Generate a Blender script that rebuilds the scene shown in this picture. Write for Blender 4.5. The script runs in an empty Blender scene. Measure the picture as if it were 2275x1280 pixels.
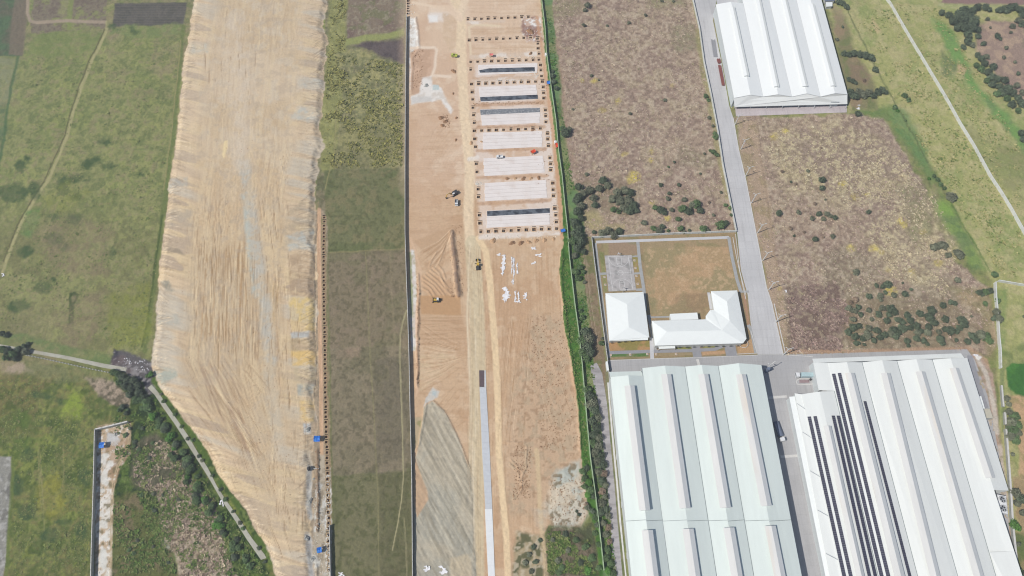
import bpy, bmesh, math, random
import numpy as np
from mathutils import Vector, Matrix

# ------------------------------------------------------------------ camera, sky, sun, exposure
scene = bpy.context.scene
COL = scene.collection
CAM_H = 374.0                       # drone height above the plain, metres
FOCAL = 1518.0                      # focal length in pixels of the 2275 px wide survey frame
TILT = math.radians(64.0)           # below the horizon

cam_data = bpy.data.cameras.new("camera")
cam = bpy.data.objects.new("camera", cam_data)
COL.objects.link(cam)
cam_data.sensor_width = 36.0
cam_data.lens = 36.0 * FOCAL / 2275.0
cam_data.clip_start = 1.0
cam_data.clip_end = 20000.0
cam.location = (0, 0, CAM_H)
cam.rotation_euler = (math.pi / 2 - TILT, 0, 0)
scene.camera = cam

SHX, SHY = 0.75, 0.31               # ground shadow offset per metre of height
world = bpy.data.worlds.new("World")
scene.world = world
world.use_nodes = True
wn = world.node_tree
wn.nodes.clear()
wo = wn.nodes.new("ShaderNodeOutputWorld")
wb = wn.nodes.new("ShaderNodeBackground")
sky = wn.nodes.new("ShaderNodeTexSky")
sky.sky_type = 'NISHITA'
sky.sun_disc = False
sky.sun_elevation = math.atan2(1.0, math.hypot(SHX, SHY))
sky.sun_rotation = math.atan2(-SHX, -SHY)
sky.air_density = 1.0
sky.dust_density = 0.6
sky.ozone_density = 2.0
wb.inputs['Strength'].default_value = 0.075
wn.links.new(sky.outputs[0], wb.inputs['Color'])
wn.links.new(wb.outputs[0], wo.inputs['Surface'])

sun_data = bpy.data.lights.new("sun", 'SUN')
sun_data.energy = 4.3
sun_data.angle = math.radians(0.6)
sun_data.color = (1.0, 0.955, 0.89)
sun = bpy.data.objects.new("sun", sun_data)
COL.objects.link(sun)
sun.rotation_euler = Vector((SHX, SHY, -1.0)).to_track_quat('-Z', 'Y').to_euler()

scene.view_settings.view_transform = 'Standard'
scene.view_settings.look = 'None'
scene.view_settings.gamma = 1.0
scene.view_settings.use_curve_mapping = False
scene.view_settings.exposure = 0.0
scene.render.engine = 'CYCLES'
scene.cycles.filter_width = 1.15
scene.cycles.max_bounces = 4
scene.cycles.diffuse_bounces = 2

# ------------------------------------------------------------------ survey: frame pixel -> point of the plain
sT, cT = math.sin(TILT), math.cos(TILT)

def G(px, py, z=0.0):
    u = (px - 1137.5) / FOCAL
    v = (640.0 - py) / FOCAL
    t = (z - CAM_H) / (-sT + v * cT)
    return Vector((u * t, (cT + v * sT) * t, z))

def GL(pts, z=0.0):
    return [G(p[0], p[1], z) for p in pts]

def ppm(px, py):                    # frame pixels per metre across, at that ground point
    g = G(px, py)
    return FOCAL / (g.y * cT + CAM_H * sT)

R = random.Random(11)

def lin(c):
    c = c / 255.0
    return c / 12.92 if c <= 0.04045 else ((c + 0.055) / 1.055) ** 2.4

def A(r, g, b, k=1.0):              # surface albedo whose sunlit picture value, through the thin haze, is r, g, b
    return tuple(max(.008, min(0.9, (lin(v) - w) / q * k)) for v, w, q in ((r, .027, 1.04), (g, .028, 1.04), (b, .029, 1.04)))

# ------------------------------------------------------------------ object helpers
def tag(o, label=None, cat=None, group=None, kind=None):
    if label: o['label'] = label
    if cat: o['category'] = cat
    if group: o['group'] = group
    if kind: o['kind'] = kind
    return o

def empty(name, loc=(0, 0, 0), rz=0.0, label=None, cat=None, group=None):
    o = bpy.data.objects.new(name, None)
    o.empty_display_size = 0.5
    COL.objects.link(o)
    o.location = loc
    o.rotation_euler = (0, 0, rz)
    return tag(o, label, cat, group)

def link_mesh(name, me, parent=None, loc=None, rot=None, scale=None):
    o = bpy.data.objects.new(name, me)
    COL.objects.link(o)
    if parent: o.parent = parent
    if loc is not None: o.location = loc
    if rot is not None: o.rotation_euler = rot
    if scale is not None: o.scale = scale
    return o

class MB:
    def __init__(s):
        s.v, s.f = [], []
    def add(s, vs, fs):
        n = len(s.v)
        s.v += [tuple(v) for v in vs]
        s.f += [tuple(i + n for i in f) for f in fs]
        return s
    def box(s, x0, x1, y0, y1, z0, z1):
        return s.add([(x0, y0, z0), (x1, y0, z0), (x1, y1, z0), (x0, y1, z0), (x0, y0, z1), (x1, y0, z1), (x1, y1, z1), (x0, y1, z1)],
                     [(0, 3, 2, 1), (4, 5, 6, 7), (0, 1, 5, 4), (1, 2, 6, 5), (2, 3, 7, 6), (3, 0, 4, 7)])
    def prism(s, pts, z0, z1):      # pts xy ring; z0/z1 a number or one per point
        n = len(pts)
        a = z0 if hasattr(z0, '__len__') else [z0] * n
        b = z1 if hasattr(z1, '__len__') else [z1] * n
        vs = [(p[0], p[1], a[i]) for i, p in enumerate(pts)] + [(p[0], p[1], b[i]) for i, p in enumerate(pts)]
        area = sum(pts[i][0] * pts[(i + 1) % n][1] - pts[(i + 1) % n][0] * pts[i][1] for i in range(n))
        fs = [tuple(range(n - 1, -1, -1)), tuple(range(n, 2 * n))] + [(i, (i + 1) % n, n + (i + 1) % n, n + i) for i in range(n)]
        if area < 0: fs = [tuple(reversed(f)) for f in fs]
        return s.add(vs, fs)
    def cyl(s, x, y, z0, z1, r0, r1=None, n=12):
        r1 = r0 if r1 is None else r1
        vs = [(x + r0 * math.cos(2 * math.pi * i / n), y + r0 * math.sin(2 * math.pi * i / n), z0) for i in range(n)]
        vs += [(x + r1 * math.cos(2 * math.pi * i / n), y + r1 * math.sin(2 * math.pi * i / n), z1) for i in range(n)]
        return s.add(vs, [tuple(range(n - 1, -1, -1)), tuple(range(n, 2 * n))] + [(i, (i + 1) % n, n + (i + 1) % n, n + i) for i in range(n)])
    def beam(s, a, b, w, h=None):   # square bar between two points
        a, b = Vector(a), Vector(b)
        h = w if h is None else h
        d = (b - a)
        if d.length < 1e-6: return s
        d.normalize()
        up = Vector((0, 0, 1)) if abs(d.z) < 0.95 else Vector((0, 1, 0))
        sx = d.cross(up).normalized()
        sy = sx.cross(d).normalized()
        vs = []
        for p in (a, b):
            for i, j in ((-1, -1), (1, -1), (1, 1), (-1, 1)):
                vs.append(p + sx * (i * w / 2) + sy * (j * h / 2))
        return s.add(vs, [(0, 3, 2, 1), (4, 5, 6, 7), (0, 1, 5, 4), (1, 2, 6, 5), (2, 3, 7, 6), (3, 0, 4, 7)][::1])
    def band(s, pts, w0, w1, z0, z1):   # wall of constant section along a polyline; offsets w0 (left) .. w1 (right)
        P = [Vector((p[0], p[1], 0)) for p in pts]
        L = []
        for i, p in enumerate(P):
            d = (P[min(i + 1, len(P) - 1)] - P[max(i - 1, 0)]).normalized()
            nrm = Vector((d.y, -d.x, 0))
            L.append((p + nrm * w0, p + nrm * w1))
        vs = []
        for a, b in L:
            vs += [(a.x, a.y, z0), (b.x, b.y, z0), (b.x, b.y, z1), (a.x, a.y, z1)]
        fs = [(0, 3, 2, 1)]
        for i in range(len(P) - 1):
            k = 4 * i
            for a_, b_ in ((0, 1), (1, 2), (2, 3), (3, 0)):
                fs.append((k + a_, k + b_, k + 4 + b_, k + 4 + a_))
        k = 4 * (len(P) - 1)
        fs.append((k, k + 1, k + 2, k + 3))
        return s.add(vs, [tuple(reversed(f)) for f in fs])
    def mesh(s, name, mat=None, smooth=False):
        me = bpy.data.meshes.new(name)
        me.from_pydata(s.v, [], s.f)
        if mat: me.materials.append(mat)
        if smooth: me.polygons.foreach_set('use_smooth', [True] * len(me.polygons))
        me.update()
        return me
    def fixed(s, name, mat=None):   # with normals made consistent
        me = s.mesh(name, mat)
        bm = bmesh.new(); bm.from_mesh(me)
        bmesh.ops.recalc_face_normals(bm, faces=bm.faces)
        bm.to_mesh(me); bm.free()
        return me
    def build(s, name, mat, parent=None, fix=True, **kw):
        return link_mesh(name, s.fixed(name, mat) if fix else s.mesh(name, mat), parent, **kw)

def local(parent, pts):             # world points -> coordinates of a parent that is only translated
    o = parent.location
    return [Vector((p[0] - o.x, p[1] - o.y, (p[2] if len(p) > 2 else 0) - o.z)) for p in pts]

# ------------------------------------------------------------------ materials
def mat(name, base, rough=0.85, var=0.12, scale=1.0, tint=None, attr=False, bump=0.0, fine=None, metallic=0.0,
        stretch=(1, 1, 1), spec=0.3, rand=0.0, coord='Object', emit=None, trans=None, backlit=0.0):
    m = bpy.data.materials.new(name)
    m.use_nodes = True
    nt = m.node_tree
    N, Lk = nt.nodes, nt.links
    bs = N['Principled BSDF']
    bs.inputs['Roughness'].default_value = rough
    bs.inputs['Metallic'].default_value = metallic
    bs.inputs['Specular IOR Level'].default_value = spec
    tc = N.new('ShaderNodeTexCoord')
    mp = N.new('ShaderNodeMapping')
    mp.inputs['Scale'].default_value = stretch
    Lk.new(tc.outputs[coord], mp.inputs['Vector'])
    if attr:
        at = N.new('ShaderNodeAttribute'); at.attribute_name = 'soil'
        src = at.outputs['Color']
    else:
        rg = N.new('ShaderNodeRGB'); rg.outputs[0].default_value = (*base, 1)
        src = rg.outputs[0]
    n1 = N.new('ShaderNodeTexNoise')
    n1.inputs['Scale'].default_value = scale
    n1.inputs['Detail'].default_value = 5
    n1.inputs['Roughness'].default_value = 0.65
    Lk.new(mp.outputs[0], n1.inputs['Vector'])
    mr = N.new('ShaderNodeMapRange')
    mr.inputs['From Min'].default_value = 0.3; mr.inputs['From Max'].default_value = 0.7
    mr.inputs['To Min'].default_value = 1 - var; mr.inputs['To Max'].default_value = 1 + var
    Lk.new(n1.outputs['Fac'], mr.inputs['Value'])
    fac = mr.outputs[0]
    if fine:
        n2 = N.new('ShaderNodeTexNoise')
        n2.inputs['Scale'].default_value = fine[0]; n2.inputs['Detail'].default_value = 3
        Lk.new(mp.outputs[0], n2.inputs['Vector'])
        m2 = N.new('ShaderNodeMapRange')
        m2.inputs['From Min'].default_value = 0.3; m2.inputs['From Max'].default_value = 0.7
        m2.inputs['To Min'].default_value = 1 - fine[1]; m2.inputs['To Max'].default_value = 1 + fine[1]
        Lk.new(n2.outputs['Fac'], m2.inputs['Value'])
        mu = N.new('ShaderNodeMath'); mu.operation = 'MULTIPLY'
        Lk.new(fac, mu.inputs[0]); Lk.new(m2.outputs[0], mu.inputs[1])
        fac = mu.outputs[0]
    if rand:
        oi = N.new('ShaderNodeObjectInfo')
        m3 = N.new('ShaderNodeMapRange')
        m3.inputs['To Min'].default_value = 1 - rand; m3.inputs['To Max'].default_value = 1 + rand
        Lk.new(oi.outputs['Random'], m3.inputs['Value'])
        mu = N.new('ShaderNodeMath'); mu.operation = 'MULTIPLY'
        Lk.new(fac, mu.inputs[0]); Lk.new(m3.outputs[0], mu.inputs[1])
        fac = mu.outputs[0]
    if tint:
        n4 = N.new('ShaderNodeTexNoise'); n4.inputs['Scale'].default_value = tint[1]; n4.inputs['Detail'].default_value = 4
        Lk.new(mp.outputs[0], n4.inputs['Vector'])
        rmp = N.new('ShaderNodeMapRange'); rmp.inputs['From Min'].default_value = tint[2]; rmp.inputs['From Max'].default_value = tint[3]
        rmp.inputs['To Max'].default_value = tint[4] if len(tint) > 4 else 1.0
        Lk.new(n4.outputs['Fac'], rmp.inputs['Value'])
        mx = N.new('ShaderNodeMix'); mx.data_type = 'RGBA'
        Lk.new(rmp.outputs[0], mx.inputs[0]); Lk.new(src, mx.inputs[6]); mx.inputs[7].default_value = (*tint[0], 1)
        src = mx.outputs[2]
    vm = N.new('ShaderNodeVectorMath'); vm.operation = 'SCALE'
    Lk.new(src, vm.inputs[0]); Lk.new(fac, vm.inputs['Scale'])
    Lk.new(vm.outputs[0], bs.inputs['Base Color'])
    if bump:
        bp = N.new('ShaderNodeBump'); bp.inputs['Strength'].default_value = 1.0; bp.inputs['Distance'].default_value = bump
        Lk.new(n1.outputs['Fac'], bp.inputs['Height']); Lk.new(bp.outputs[0], bs.inputs['Normal'])
    if emit: pass
    if backlit:
        tr = N.new('ShaderNodeBsdfTranslucent'); ms = N.new('ShaderNodeMixShader'); ms.inputs[0].default_value = backlit
        Lk.new(vm.outputs[0], tr.inputs['Color'])
        out = N['Material Output']
        Lk.new(bs.outputs[0], ms.inputs[1]); Lk.new(tr.outputs[0], ms.inputs[2]); Lk.new(ms.outputs[0], out.inputs['Surface'])
    return m

M = {}
M['roof_mint'] = mat('mint_white_roof_sheet', (.69, .755, .718), .55, .04, .09, spec=.2, stretch=(1, .12, 1), fine=(.5, .02))
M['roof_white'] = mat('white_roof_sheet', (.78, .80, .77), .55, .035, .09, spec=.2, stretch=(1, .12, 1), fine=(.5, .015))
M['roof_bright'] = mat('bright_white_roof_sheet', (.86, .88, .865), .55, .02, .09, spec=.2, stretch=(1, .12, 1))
M['roof_house'] = mat('white_house_roof', (.83, .86, .84), .6, .02, .3, spec=.2)
M['vent_roof'] = mat('ridge_vent_sheet', (.70, .695, .67), .55, .06, .2, tint=(A(226, 205, 175), .12, .55, .75, .5), stretch=(1, .15, 1))
M['vent_grey'] = mat('ridge_vent_side', (.60, .62, .62), .6, .06, .4, stretch=(1, .2, 1))  # greyer tone; on the east vent slopes it stands in for shade
M['wall_pale'] = mat('painted_block_wall', (.62, .63, .60), .85, .08, .5)
M['wall_grey'] = mat('grey_concrete_wall', A(170, 172, 165), .9, .14, .5, fine=(2, .08))
M['wall_green'] = mat('pale_green_wall', A(176, 196, 160), .9, .15, .4, fine=(2, .1))
M['wall_white'] = mat('whitewashed_wall', (.68, .69, .66), .9, .12, .3, tint=(A(165, 165, 150), .3, .5, .7, .6))
M['dark'] = mat('dark_opening', (.03, .03, .035), .8, .05)
M['door'] = mat('roller_door', (.30, .34, .36), .6, .05)
M['concrete'] = mat('worn_concrete', A(188, 188, 190), .9, .07, .12, tint=(A(170, 168, 166), .05, .42, .62, .7), fine=(1.5, .05), coord='Generated' if False else 'Object')
M['concrete_light'] = mat('pale_concrete_road', A(204, 204, 206), .9, .04, .1, tint=(A(192, 190, 190), .04, .45, .65, .6), fine=(1.2, .04))
M['kerb'] = mat('kerb_concrete', A(214, 212, 208), .9, .12, .4)
M['path_grey'] = mat('grey_path', A(172, 173, 172), .9, .1, .5)
M['path_dark'] = mat('blue_grey_asphalt', A(158, 158, 162), .9, .08, .4)
M['path_lane'] = mat('narrow_lane_concrete', A(182, 180, 166), .9, .12, .3, tint=(A(165, 158, 140), .1, .5, .7, .7), fine=(2, .06))
M['slab'] = mat('new_floor_slab', A(236, 228, 223), .85, .04, .15, tint=(A(222, 208, 199), .12, .5, .7, .7), fine=(2, .03))
M['slab_wet'] = mat('tarred_slab_strip', A(108, 114, 122), .7, .25, .2, tint=(A(70, 74, 82), .25, .45, .6), fine=(1.5, .15))
M['slab_wet_pale'] = mat('half_dry_slab_strip', A(128, 132, 138), .7, .3, .6, tint=(A(175, 175, 175), 1.5, .5, .65), fine=(2.5, .2))
M['lane_new'] = mat('new_road_concrete', A(204, 207, 211), .85, .06, .4, fine=(2.5, .04))
M['lane_white'] = mat('cured_road_concrete', A(234, 236, 236), .85, .04, .4)
M['mesh_dark'] = mat('steel_mesh_bed', A(100, 102, 108), .8, .3, 2.5)
M['white_sheet'] = mat('white_plastic_sheet', (.80, .79, .80), .6, .06, .8)
M['blue_tarp'] = mat('blue_tarpaulin', A(45, 112, 205), .5, .2, .9, tint=(A(90, 165, 225), .8, .5, .7))
M['red_tarp'] = mat('red_tarpaulin', A(225, 88, 62), .55, .2, .9)
M['pink_tarp'] = mat('faded_pink_tarpaulin', A(232, 128, 125), .55, .15, .9)
M['yellow'] = mat('yellow_machine_paint', (.62, .40, .06), .45, .1, 1)
M['paint_white'] = mat('white_paint', (.74, .75, .76), .4, .05, 1)
M['paint_teal'] = mat('pale_blue_container_top', A(186, 208, 212), .5, .06, .4)
M['steel_dark'] = mat('dark_steel', (.05, .05, .052), .6, .2, 1)
M['steel_grey'] = mat('galvanised_steel', (.38, .40, .42), .5, .1, 1)
M['steel_blue'] = mat('blue_grey_bed', A(120, 130, 150), .6, .1, 1)
M['glass'] = mat('cab_glass', (.04, .06, .07), .15, .05, 1, spec=.6)
M['rubber'] = mat('black_rubber', (.025, .025, .025), .8, .1, 1)
M['pole'] = mat('pale_lamp_post', (.62, .62, .60), .6, .05, 1)
M['rust'] = mat('rusty_steel', A(140, 92, 88), .8, .3, 1.2, fine=(4, .2))
M['tan_roof'] = mat('tan_flat_roof', A(200, 195, 178), .85, .06, .4)
M['soil_dark'] = mat('heaped_dark_soil', A(160, 128, 102), .95, .3, 1.2, fine=(4, .2))
M['soil_tan'] = mat('heaped_tan_soil', A(196, 164, 132), .95, .25, 1.2, fine=(4, .15))
M['gravel'] = mat('grey_gravel', A(172, 172, 166), .95, .25, 1.2, fine=(4, .2))
M['rubble'] = mat('pale_rubble', A(222, 218, 208), .9, .2, 1.2)
M['pit'] = mat('pit_soil', A(140, 105, 78), .95, .25, 1.5, fine=(5, .2))
M['pit_rim'] = mat('pit_rim_soil', A(216, 190, 163), .95, .2, 1.2, fine=(5, .12))
M['footing'] = mat('footing_concrete', A(150, 145, 138), .9, .1, 1)
M['court'] = mat('court_slab', A(186, 182, 180), .85, .1, .35, tint=(A(150, 148, 146), .25, .5, .62, .8), fine=(2, .06))
M['court_line'] = mat('court_paint', A(225, 225, 222), .8, .1, 1)
M['bark'] = mat('bark', (.09, .07, .05), .95, .3, 2)
M['leaf_dark'] = mat('dark_foliage', A(114, 126, 104), .8, .35, .35, rand=.22, fine=(1.5, .25), backlit=.15)
M['leaf_olive'] = mat('olive_foliage', A(136, 140, 118), .8, .35, .35, rand=.2, fine=(1.5, .25), backlit=.15)
M['leaf_mid'] = mat('mid_green_foliage', A(116, 138, 98), .8, .32, .35, rand=.2, fine=(1.5, .25), backlit=.15)
M['leaf_bright'] = mat('bright_green_foliage', A(114, 158, 84), .8, .32, .35, rand=.2, fine=(1.5, .25), backlit=.18)
M['leaf_brown'] = mat('dry_brown_foliage', A(158, 140, 122), .85, .3, .5, rand=.2, fine=(1.5, .2), backlit=.1)
M['leaf_yellow'] = mat('yellow_foliage', A(222, 204, 110), .85, .25, .5, rand=.15, fine=(1.5, .2), backlit=.1)
M['solar'] = mat('solar_cells', A(84, 84, 98), .35, .15, .8, spec=.4, rand=.08)
M['solar_frame'] = mat('solar_frame', A(170, 170, 175), .5, .05, 1)
# ------------------------------------------------------------------ noise on numpy arrays
_tabs = {}
def vnoise(x, y, seed=0):
    if seed not in _tabs:
        _tabs[seed] = np.random.RandomState(seed + 77).rand(256, 256).astype(np.float32)
    T = _tabs[seed]
    xi = np.floor(x); yi = np.floor(y)
    fx = (x - xi).astype(np.float32); fy = (y - yi).astype(np.float32)
    xi = xi.astype(np.int64) & 255; yi = yi.astype(np.int64) & 255
    x1 = (xi + 1) & 255; y1 = (yi + 1) & 255
    fx = fx * fx * (3 - 2 * fx); fy = fy * fy * (3 - 2 * fy)
    return (T[xi, yi] * (1 - fx) + T[x1, yi] * fx) * (1 - fy) + (T[xi, y1] * (1 - fx) + T[x1, y1] * fx) * fy

def fbm(x, y, s, o=3, seed=0, g=.55):       # s = size of the largest feature in metres
    r = 0; a = 1; t = 0; f = 1 / s
    for i in range(o):
        r = r + a * vnoise(x * f + 13.7 * i, y * f + 7.3 * i, seed + i)
        t += a; a *= g; f *= 2.1
    return r / t                            # about 0.5 +- 0.2

def sst(x, a, b):
    t = np.clip((x - a) / (b - a), 0, 1)
    return t * t * (3 - 2 * t)

# ------------------------------------------------------------------ ground grid
NR, NC = 720, 1200
yy = np.empty(NR); yy[0] = 4.0
for i in range(1, NR):
    yy[i] = yy[i - 1] + 0.50 + 0.26 * (i / NR)
yy = 4.0 + (yy - 4.0) * (468.0 - 4.0) / (yy[-1] - 4.0)
uu = np.linspace(-1, 1, NC)
half = 288.0 + (yy - 20) * 0.345
X = (uu[None, :] * half[:, None]).ravel()
Y = np.repeat(yy, NC)
dcam = Y * cT + CAM_H * sT
PX = 1137.5 + X / dcam * FOCAL              # survey frame position of every ground point
PY = 640.0 - (Y * sT - CAM_H * cT) / dcam * FOCAL
MPP = dcam / FOCAL                          # metres per frame pixel across
NV = NR * NC
col = np.zeros((NV, 3), np.float32)
hgt = np.zeros(NV, np.float32)
reg = np.zeros(NV, np.int16)
nW1 = fbm(X, Y, 9, 3, 1) - .5
nW2 = fbm(X, Y, 9, 3, 5) - .5
nS1 = fbm(X, Y, 1.6, 2, 9) - .5
nS2 = fbm(X, Y, 1.6, 2, 12) - .5
nA = fbm(X, Y, 26, 4, 20)                   # broad patches
nB = fbm(X, Y, 7, 3, 25)                    # tussocks
nC = fbm(X, Y, 1.9, 2, 30)                  # speckle
nD = fbm(X, Y, 60, 3, 34)
nE = fbm(X, Y, 4.5, 3, 40, .65)                # mottling
nF = fbm(X, Y, 1.0, 1, 45)

def sd_poly(pts, x, y):
    inside = np.zeros(x.shape, bool)
    d2 = np.full(x.shape, 1e18)
    n = len(pts)
    for i in range(n):
        ax, ay = pts[i]; bx, by = pts[(i + 1) % n]
        ex, ey = bx - ax, by - ay
        L = ex * ex + ey * ey + 1e-9
        t = np.clip(((x - ax) * ex + (y - ay) * ey) / L, 0, 1)
        d2 = np.minimum(d2, (x - ax - t * ex) ** 2 + (y - ay - t * ey) ** 2)
        if ay != by:
            c = ((ay > y) != (by > y)) & (x < ex * (y - ay) / (by - ay) + ax)
            inside ^= c
    d = np.sqrt(d2)
    return np.where(inside, d, -d)

def area(pts, soft=2.0, warp=0.0, fine=0.0):    # -> (indices, mask 0..1)
    xs = [p[0] for p in pts]; ys = [p[1] for p in pts]
    m = warp + fine + soft + 3
    idx = np.nonzero((PX > min(xs) - m) & (PX < max(xs) + m) & (PY > min(ys) - m) & (PY < max(ys) + m))[0]
    x = PX[idx] + nW1[idx] * warp * 3 + nS1[idx] * fine * 3
    y = PY[idx] + nW2[idx] * warp * 3 + nS2[idx] * fine * 3
    d = sd_poly(pts, x, y)
    return idx, np.clip(d / soft + .5, 0, 1)

def strip(pts, w, soft=1.5, warp=0.0, fine=0.0):    # band of half-width w px along a polyline
    xs = [p[0] for p in pts]; ys = [p[1] for p in pts]
    m = warp + fine + soft + w + 3
    idx = np.nonzero((PX > min(xs) - m) & (PX < max(xs) + m) & (PY > min(ys) - m) & (PY < max(ys) + m))[0]
    x = PX[idx] + nW1[idx] * warp * 3 + nS1[idx] * fine * 3
    y = PY[idx] + nW2[idx] * warp * 3 + nS2[idx] * fine * 3
    d2 = np.full(x.shape, 1e18)
    for (ax, ay), (bx, by) in zip(pts[:-1], pts[1:]):
        ex, ey = bx - ax, by - ay
        t = np.clip(((x - ax) * ex + (y - ay) * ey) / (ex * ex + ey * ey + 1e-9), 0, 1)
        d2 = np.minimum(d2, (x - ax - t * ex) ** 2 + (y - ay - t * ey) ** 2)
    return idx, np.clip((w - np.sqrt(d2)) / soft + .5, 0, 1)

def paint(im, c, k=1.0, region=None, f=None):
    idx, m = im
    mm = m * k
    if f is not None: mm = mm * f[idx]
    mm = mm[:, None].astype(np.float32)
    c = np.array(c, np.float32)
    cc = c[idx] if c.ndim == 2 else c
    col[idx] = col[idx] * (1 - mm) + cc * mm
    if region is not None:
        reg[idx[m > .5]] = region

def mixc(a, b, t):
    t = np.clip(t, 0, 1)[:, None]
    return (np.array(a) if np.ndim(a) == 1 else a) * (1 - t) + (np.array(b) if np.ndim(b) == 1 else b) * t

def bp(c, p, lo, hi):               # blend c toward p where field between lo..hi
    return lambda base, field: mixc(base, p, sst(field, lo, hi))

# composite ground covers as full arrays -------------------------------------
def cover(layers):
    base = np.tile(np.array(layers[0], np.float32), (NV, 1))
    for c, field, lo, hi, k in layers[1:]:
        base = mixc(base, c, sst(field, lo, hi) * k).astype(np.float32)
    return base

green = cover([A(144, 146, 98), (A(132, 140, 88), nA, .42, .6, .9), (A(146, 136, 106), nD, .46, .60, .8), (A(154, 158, 98), nB, .5, .68, .55), (A(108, 118, 78), nE, .52, .68, .6), (A(148, 136, 108), 1 - nE, .54, .70, .55),
               (A(98, 114, 72), nB * .6 + nC * .4, .33, .44, 0), (A(112, 124, 82), .95 - nC, .5, .70, .45), (A(162, 160, 112), nC, .58, .74, .35)])
green_b = cover([A(122, 127, 80), (A(128, 138, 76), nA, .46, .6, .8), (A(94, 108, 66), nB, .5, .66, .7), (A(122, 114, 78), nD, .46, .58, .8), (A(82, 98, 54), nE, .52, .66, .7), (A(132, 124, 84), 1 - nE, .54, .68, .6),
                 (A(84, 100, 54), .95 - nC, .5, .68, .55), (A(150, 156, 84), nC, .6, .74, .4)])
crop = cover([A(134, 128, 102), (A(122, 126, 92), nA, .44, .6, .8), (A(106, 100, 78), nE, .52, .68, .5), (A(150, 140, 114), 1 - nE, .55, .7, .4), (A(142, 132, 108), nB, .52, .68, .7), (A(98, 100, 76), .97 - nC, .5, .66, .55), (A(160, 150, 122), nC, .6, .74, .4)])
dry = cover([A(173, 153, 134), (A(165, 144, 129), nA, .45, .58, .9), (A(180, 164, 138), nB, .54, .66, .7), (A(142, 136, 110), nD, .58, .68, .5),
             (A(134, 116, 104), .97 - nC, .53, .66, .6), (A(200, 184, 162), nC, .57, .70, .6)])
dry_y = cover([A(178, 163, 138), (A(190, 176, 140), nB, .45, .6, .9), (A(160, 142, 130), nA, .48, .6, .7), (A(140, 126, 102), .97 - nC, .52, .66, .6), (A(212, 200, 156), nC, .56, .70, .8)])
meadow = cover([A(170, 170, 114), (A(150, 160, 104), nA, .48, .62, .8), (A(188, 180, 134), nB, .50, .64, .7), (A(136, 146, 96), nD, .56, .66, .6), (A(144, 152, 98), .97 - nC, .5, .66, .35), (A(182, 172, 128), nE, .54, .68, .5), (A(188, 184, 132), nC, .6, .74, .4)])
sand = cover([A(208, 178, 146), (A(198, 164, 132), nA, .45, .6, .7), (A(220, 194, 164), nB, .52, .66, .5), (A(188, 154, 122), .97 - nC, .56, .70, .3)])
lush = cover([A(86, 122, 64), (A(72, 104, 56), nB, .45, .6, .8), (A(118, 140, 80), nC, .55, .7, .5)])
bushy = cover([A(76, 92, 54), (A(96, 116, 62), nB, .45, .6, .9), (A(58, 72, 46), .97 - nC, .5, .62, .8), (A(122, 134, 84), nC, .6, .72, .5)])

REG = ['grass_field', 'earth_embankment', 'crop_field', 'building_site_ground', 'dry_scrub_field', 'scrub_field', 'meadow', 'grass_verge',
       'thicket_ground', 'ploughed_field', 'dirt_track', 'footpath', 'gravel_fill', 'compound_lawn', 'grass_strip', 'yard_ground', 'burnt_ground']
rid = {n: i for i, n in enumerate(REG)}

W1 = [(903, -60), (904, 38), (902, 200), (901, 360), (901, 520), (904, 620), (907, 700), (910, 800), (912, 900), (914, 980), (916, 1060), (917, 1160), (918, 1300), (918, 1380)]
W2 = [(1200, -60), (1203, 0), (1211, 66), (1214, 120), (1224.5, 199), (1235, 271), (1241, 340), (1248.4, 393), (1255, 462), (1260.3, 510), (1264, 568), (1270, 620),
      (1277, 680), (1284, 730), (1292.5, 807), (1297.5, 865), (1304, 944), (1311, 1019), (1323, 1108), (1329, 1158), (1341, 1268), (1350, 1360)]
EMB_L = [(436, -60), (432, 0), (425, 40), (420, 80), (408, 140), (404, 190), (399, 240), (390, 300), (386, 350), (380, 390), (373, 430), (370, 470), (362, 520), (356, 580),
         (352, 640), (347, 700), (344, 745), (337, 785), (338, 815), (348, 845), (372, 885), (408, 930), (432, 965), (462, 1005), (484, 1050), (510, 1085), (540, 1130), (566, 1172), (592, 1212), (606, 1250), (618, 1300), (640, 1380)]
EMB_R = [(730, -60), (728, 0), (720, 60), (728, 100), (720, 170), (716, 230), (708, 270), (716, 330), (706, 390), (700, 450), (698, 500), (700, 560), (700, 640), (701, 700), (700, 760), (701, 830), (702, 900), (700, 960), (692, 1020), (690, 1100), (692, 1200), (694, 1300), (696, 1380)]

# west fields ---------------------------------------------------------------
col[:] = green
green = mixc(green, A(128, 122, 90), .6 * sst(nA * .5 + nE * .5, .4, .6) * sst(PY, 400, 560)).astype(np.float32)
t = sst(PY, 780, 860)
m = PX < 700
col[m] = (green * (1 - t[:, None]) + green_b * t[:, None])[m]
BRK = (.4 + .6 * sst(nE * .55 + nC * .2 + nB * .25, .42, .58)).astype(np.float32)
def P(pts, c, soft=3, warp=0, fine=0, k=1.0, region=None, f=None):
    if soft >= 5 and k < .95 and np.ndim(c) == 1:
        f = BRK if f is None else BRK * f
    paint(area(pts, soft, warp, fine), c, k, None if region is None else rid[region], f)
def S(pts, w, c, soft=1.5, warp=0, fine=0, k=1.0, region=None, f=None):
    if soft >= 6 and k < .95 and np.ndim(c) == 1:
        f = BRK if f is None else BRK * f
    paint(strip(pts, w, soft, warp, fine), c, k, None if region is None else rid[region], f)
furrow = .5 + .5 * np.sin(Y * 2 * np.pi / 2.6 + nB * 3)
furrow_d = .5 + .5 * np.sin((X * .3 + Y) * 2 * np.pi / 2.8 + nB * 2)
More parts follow.
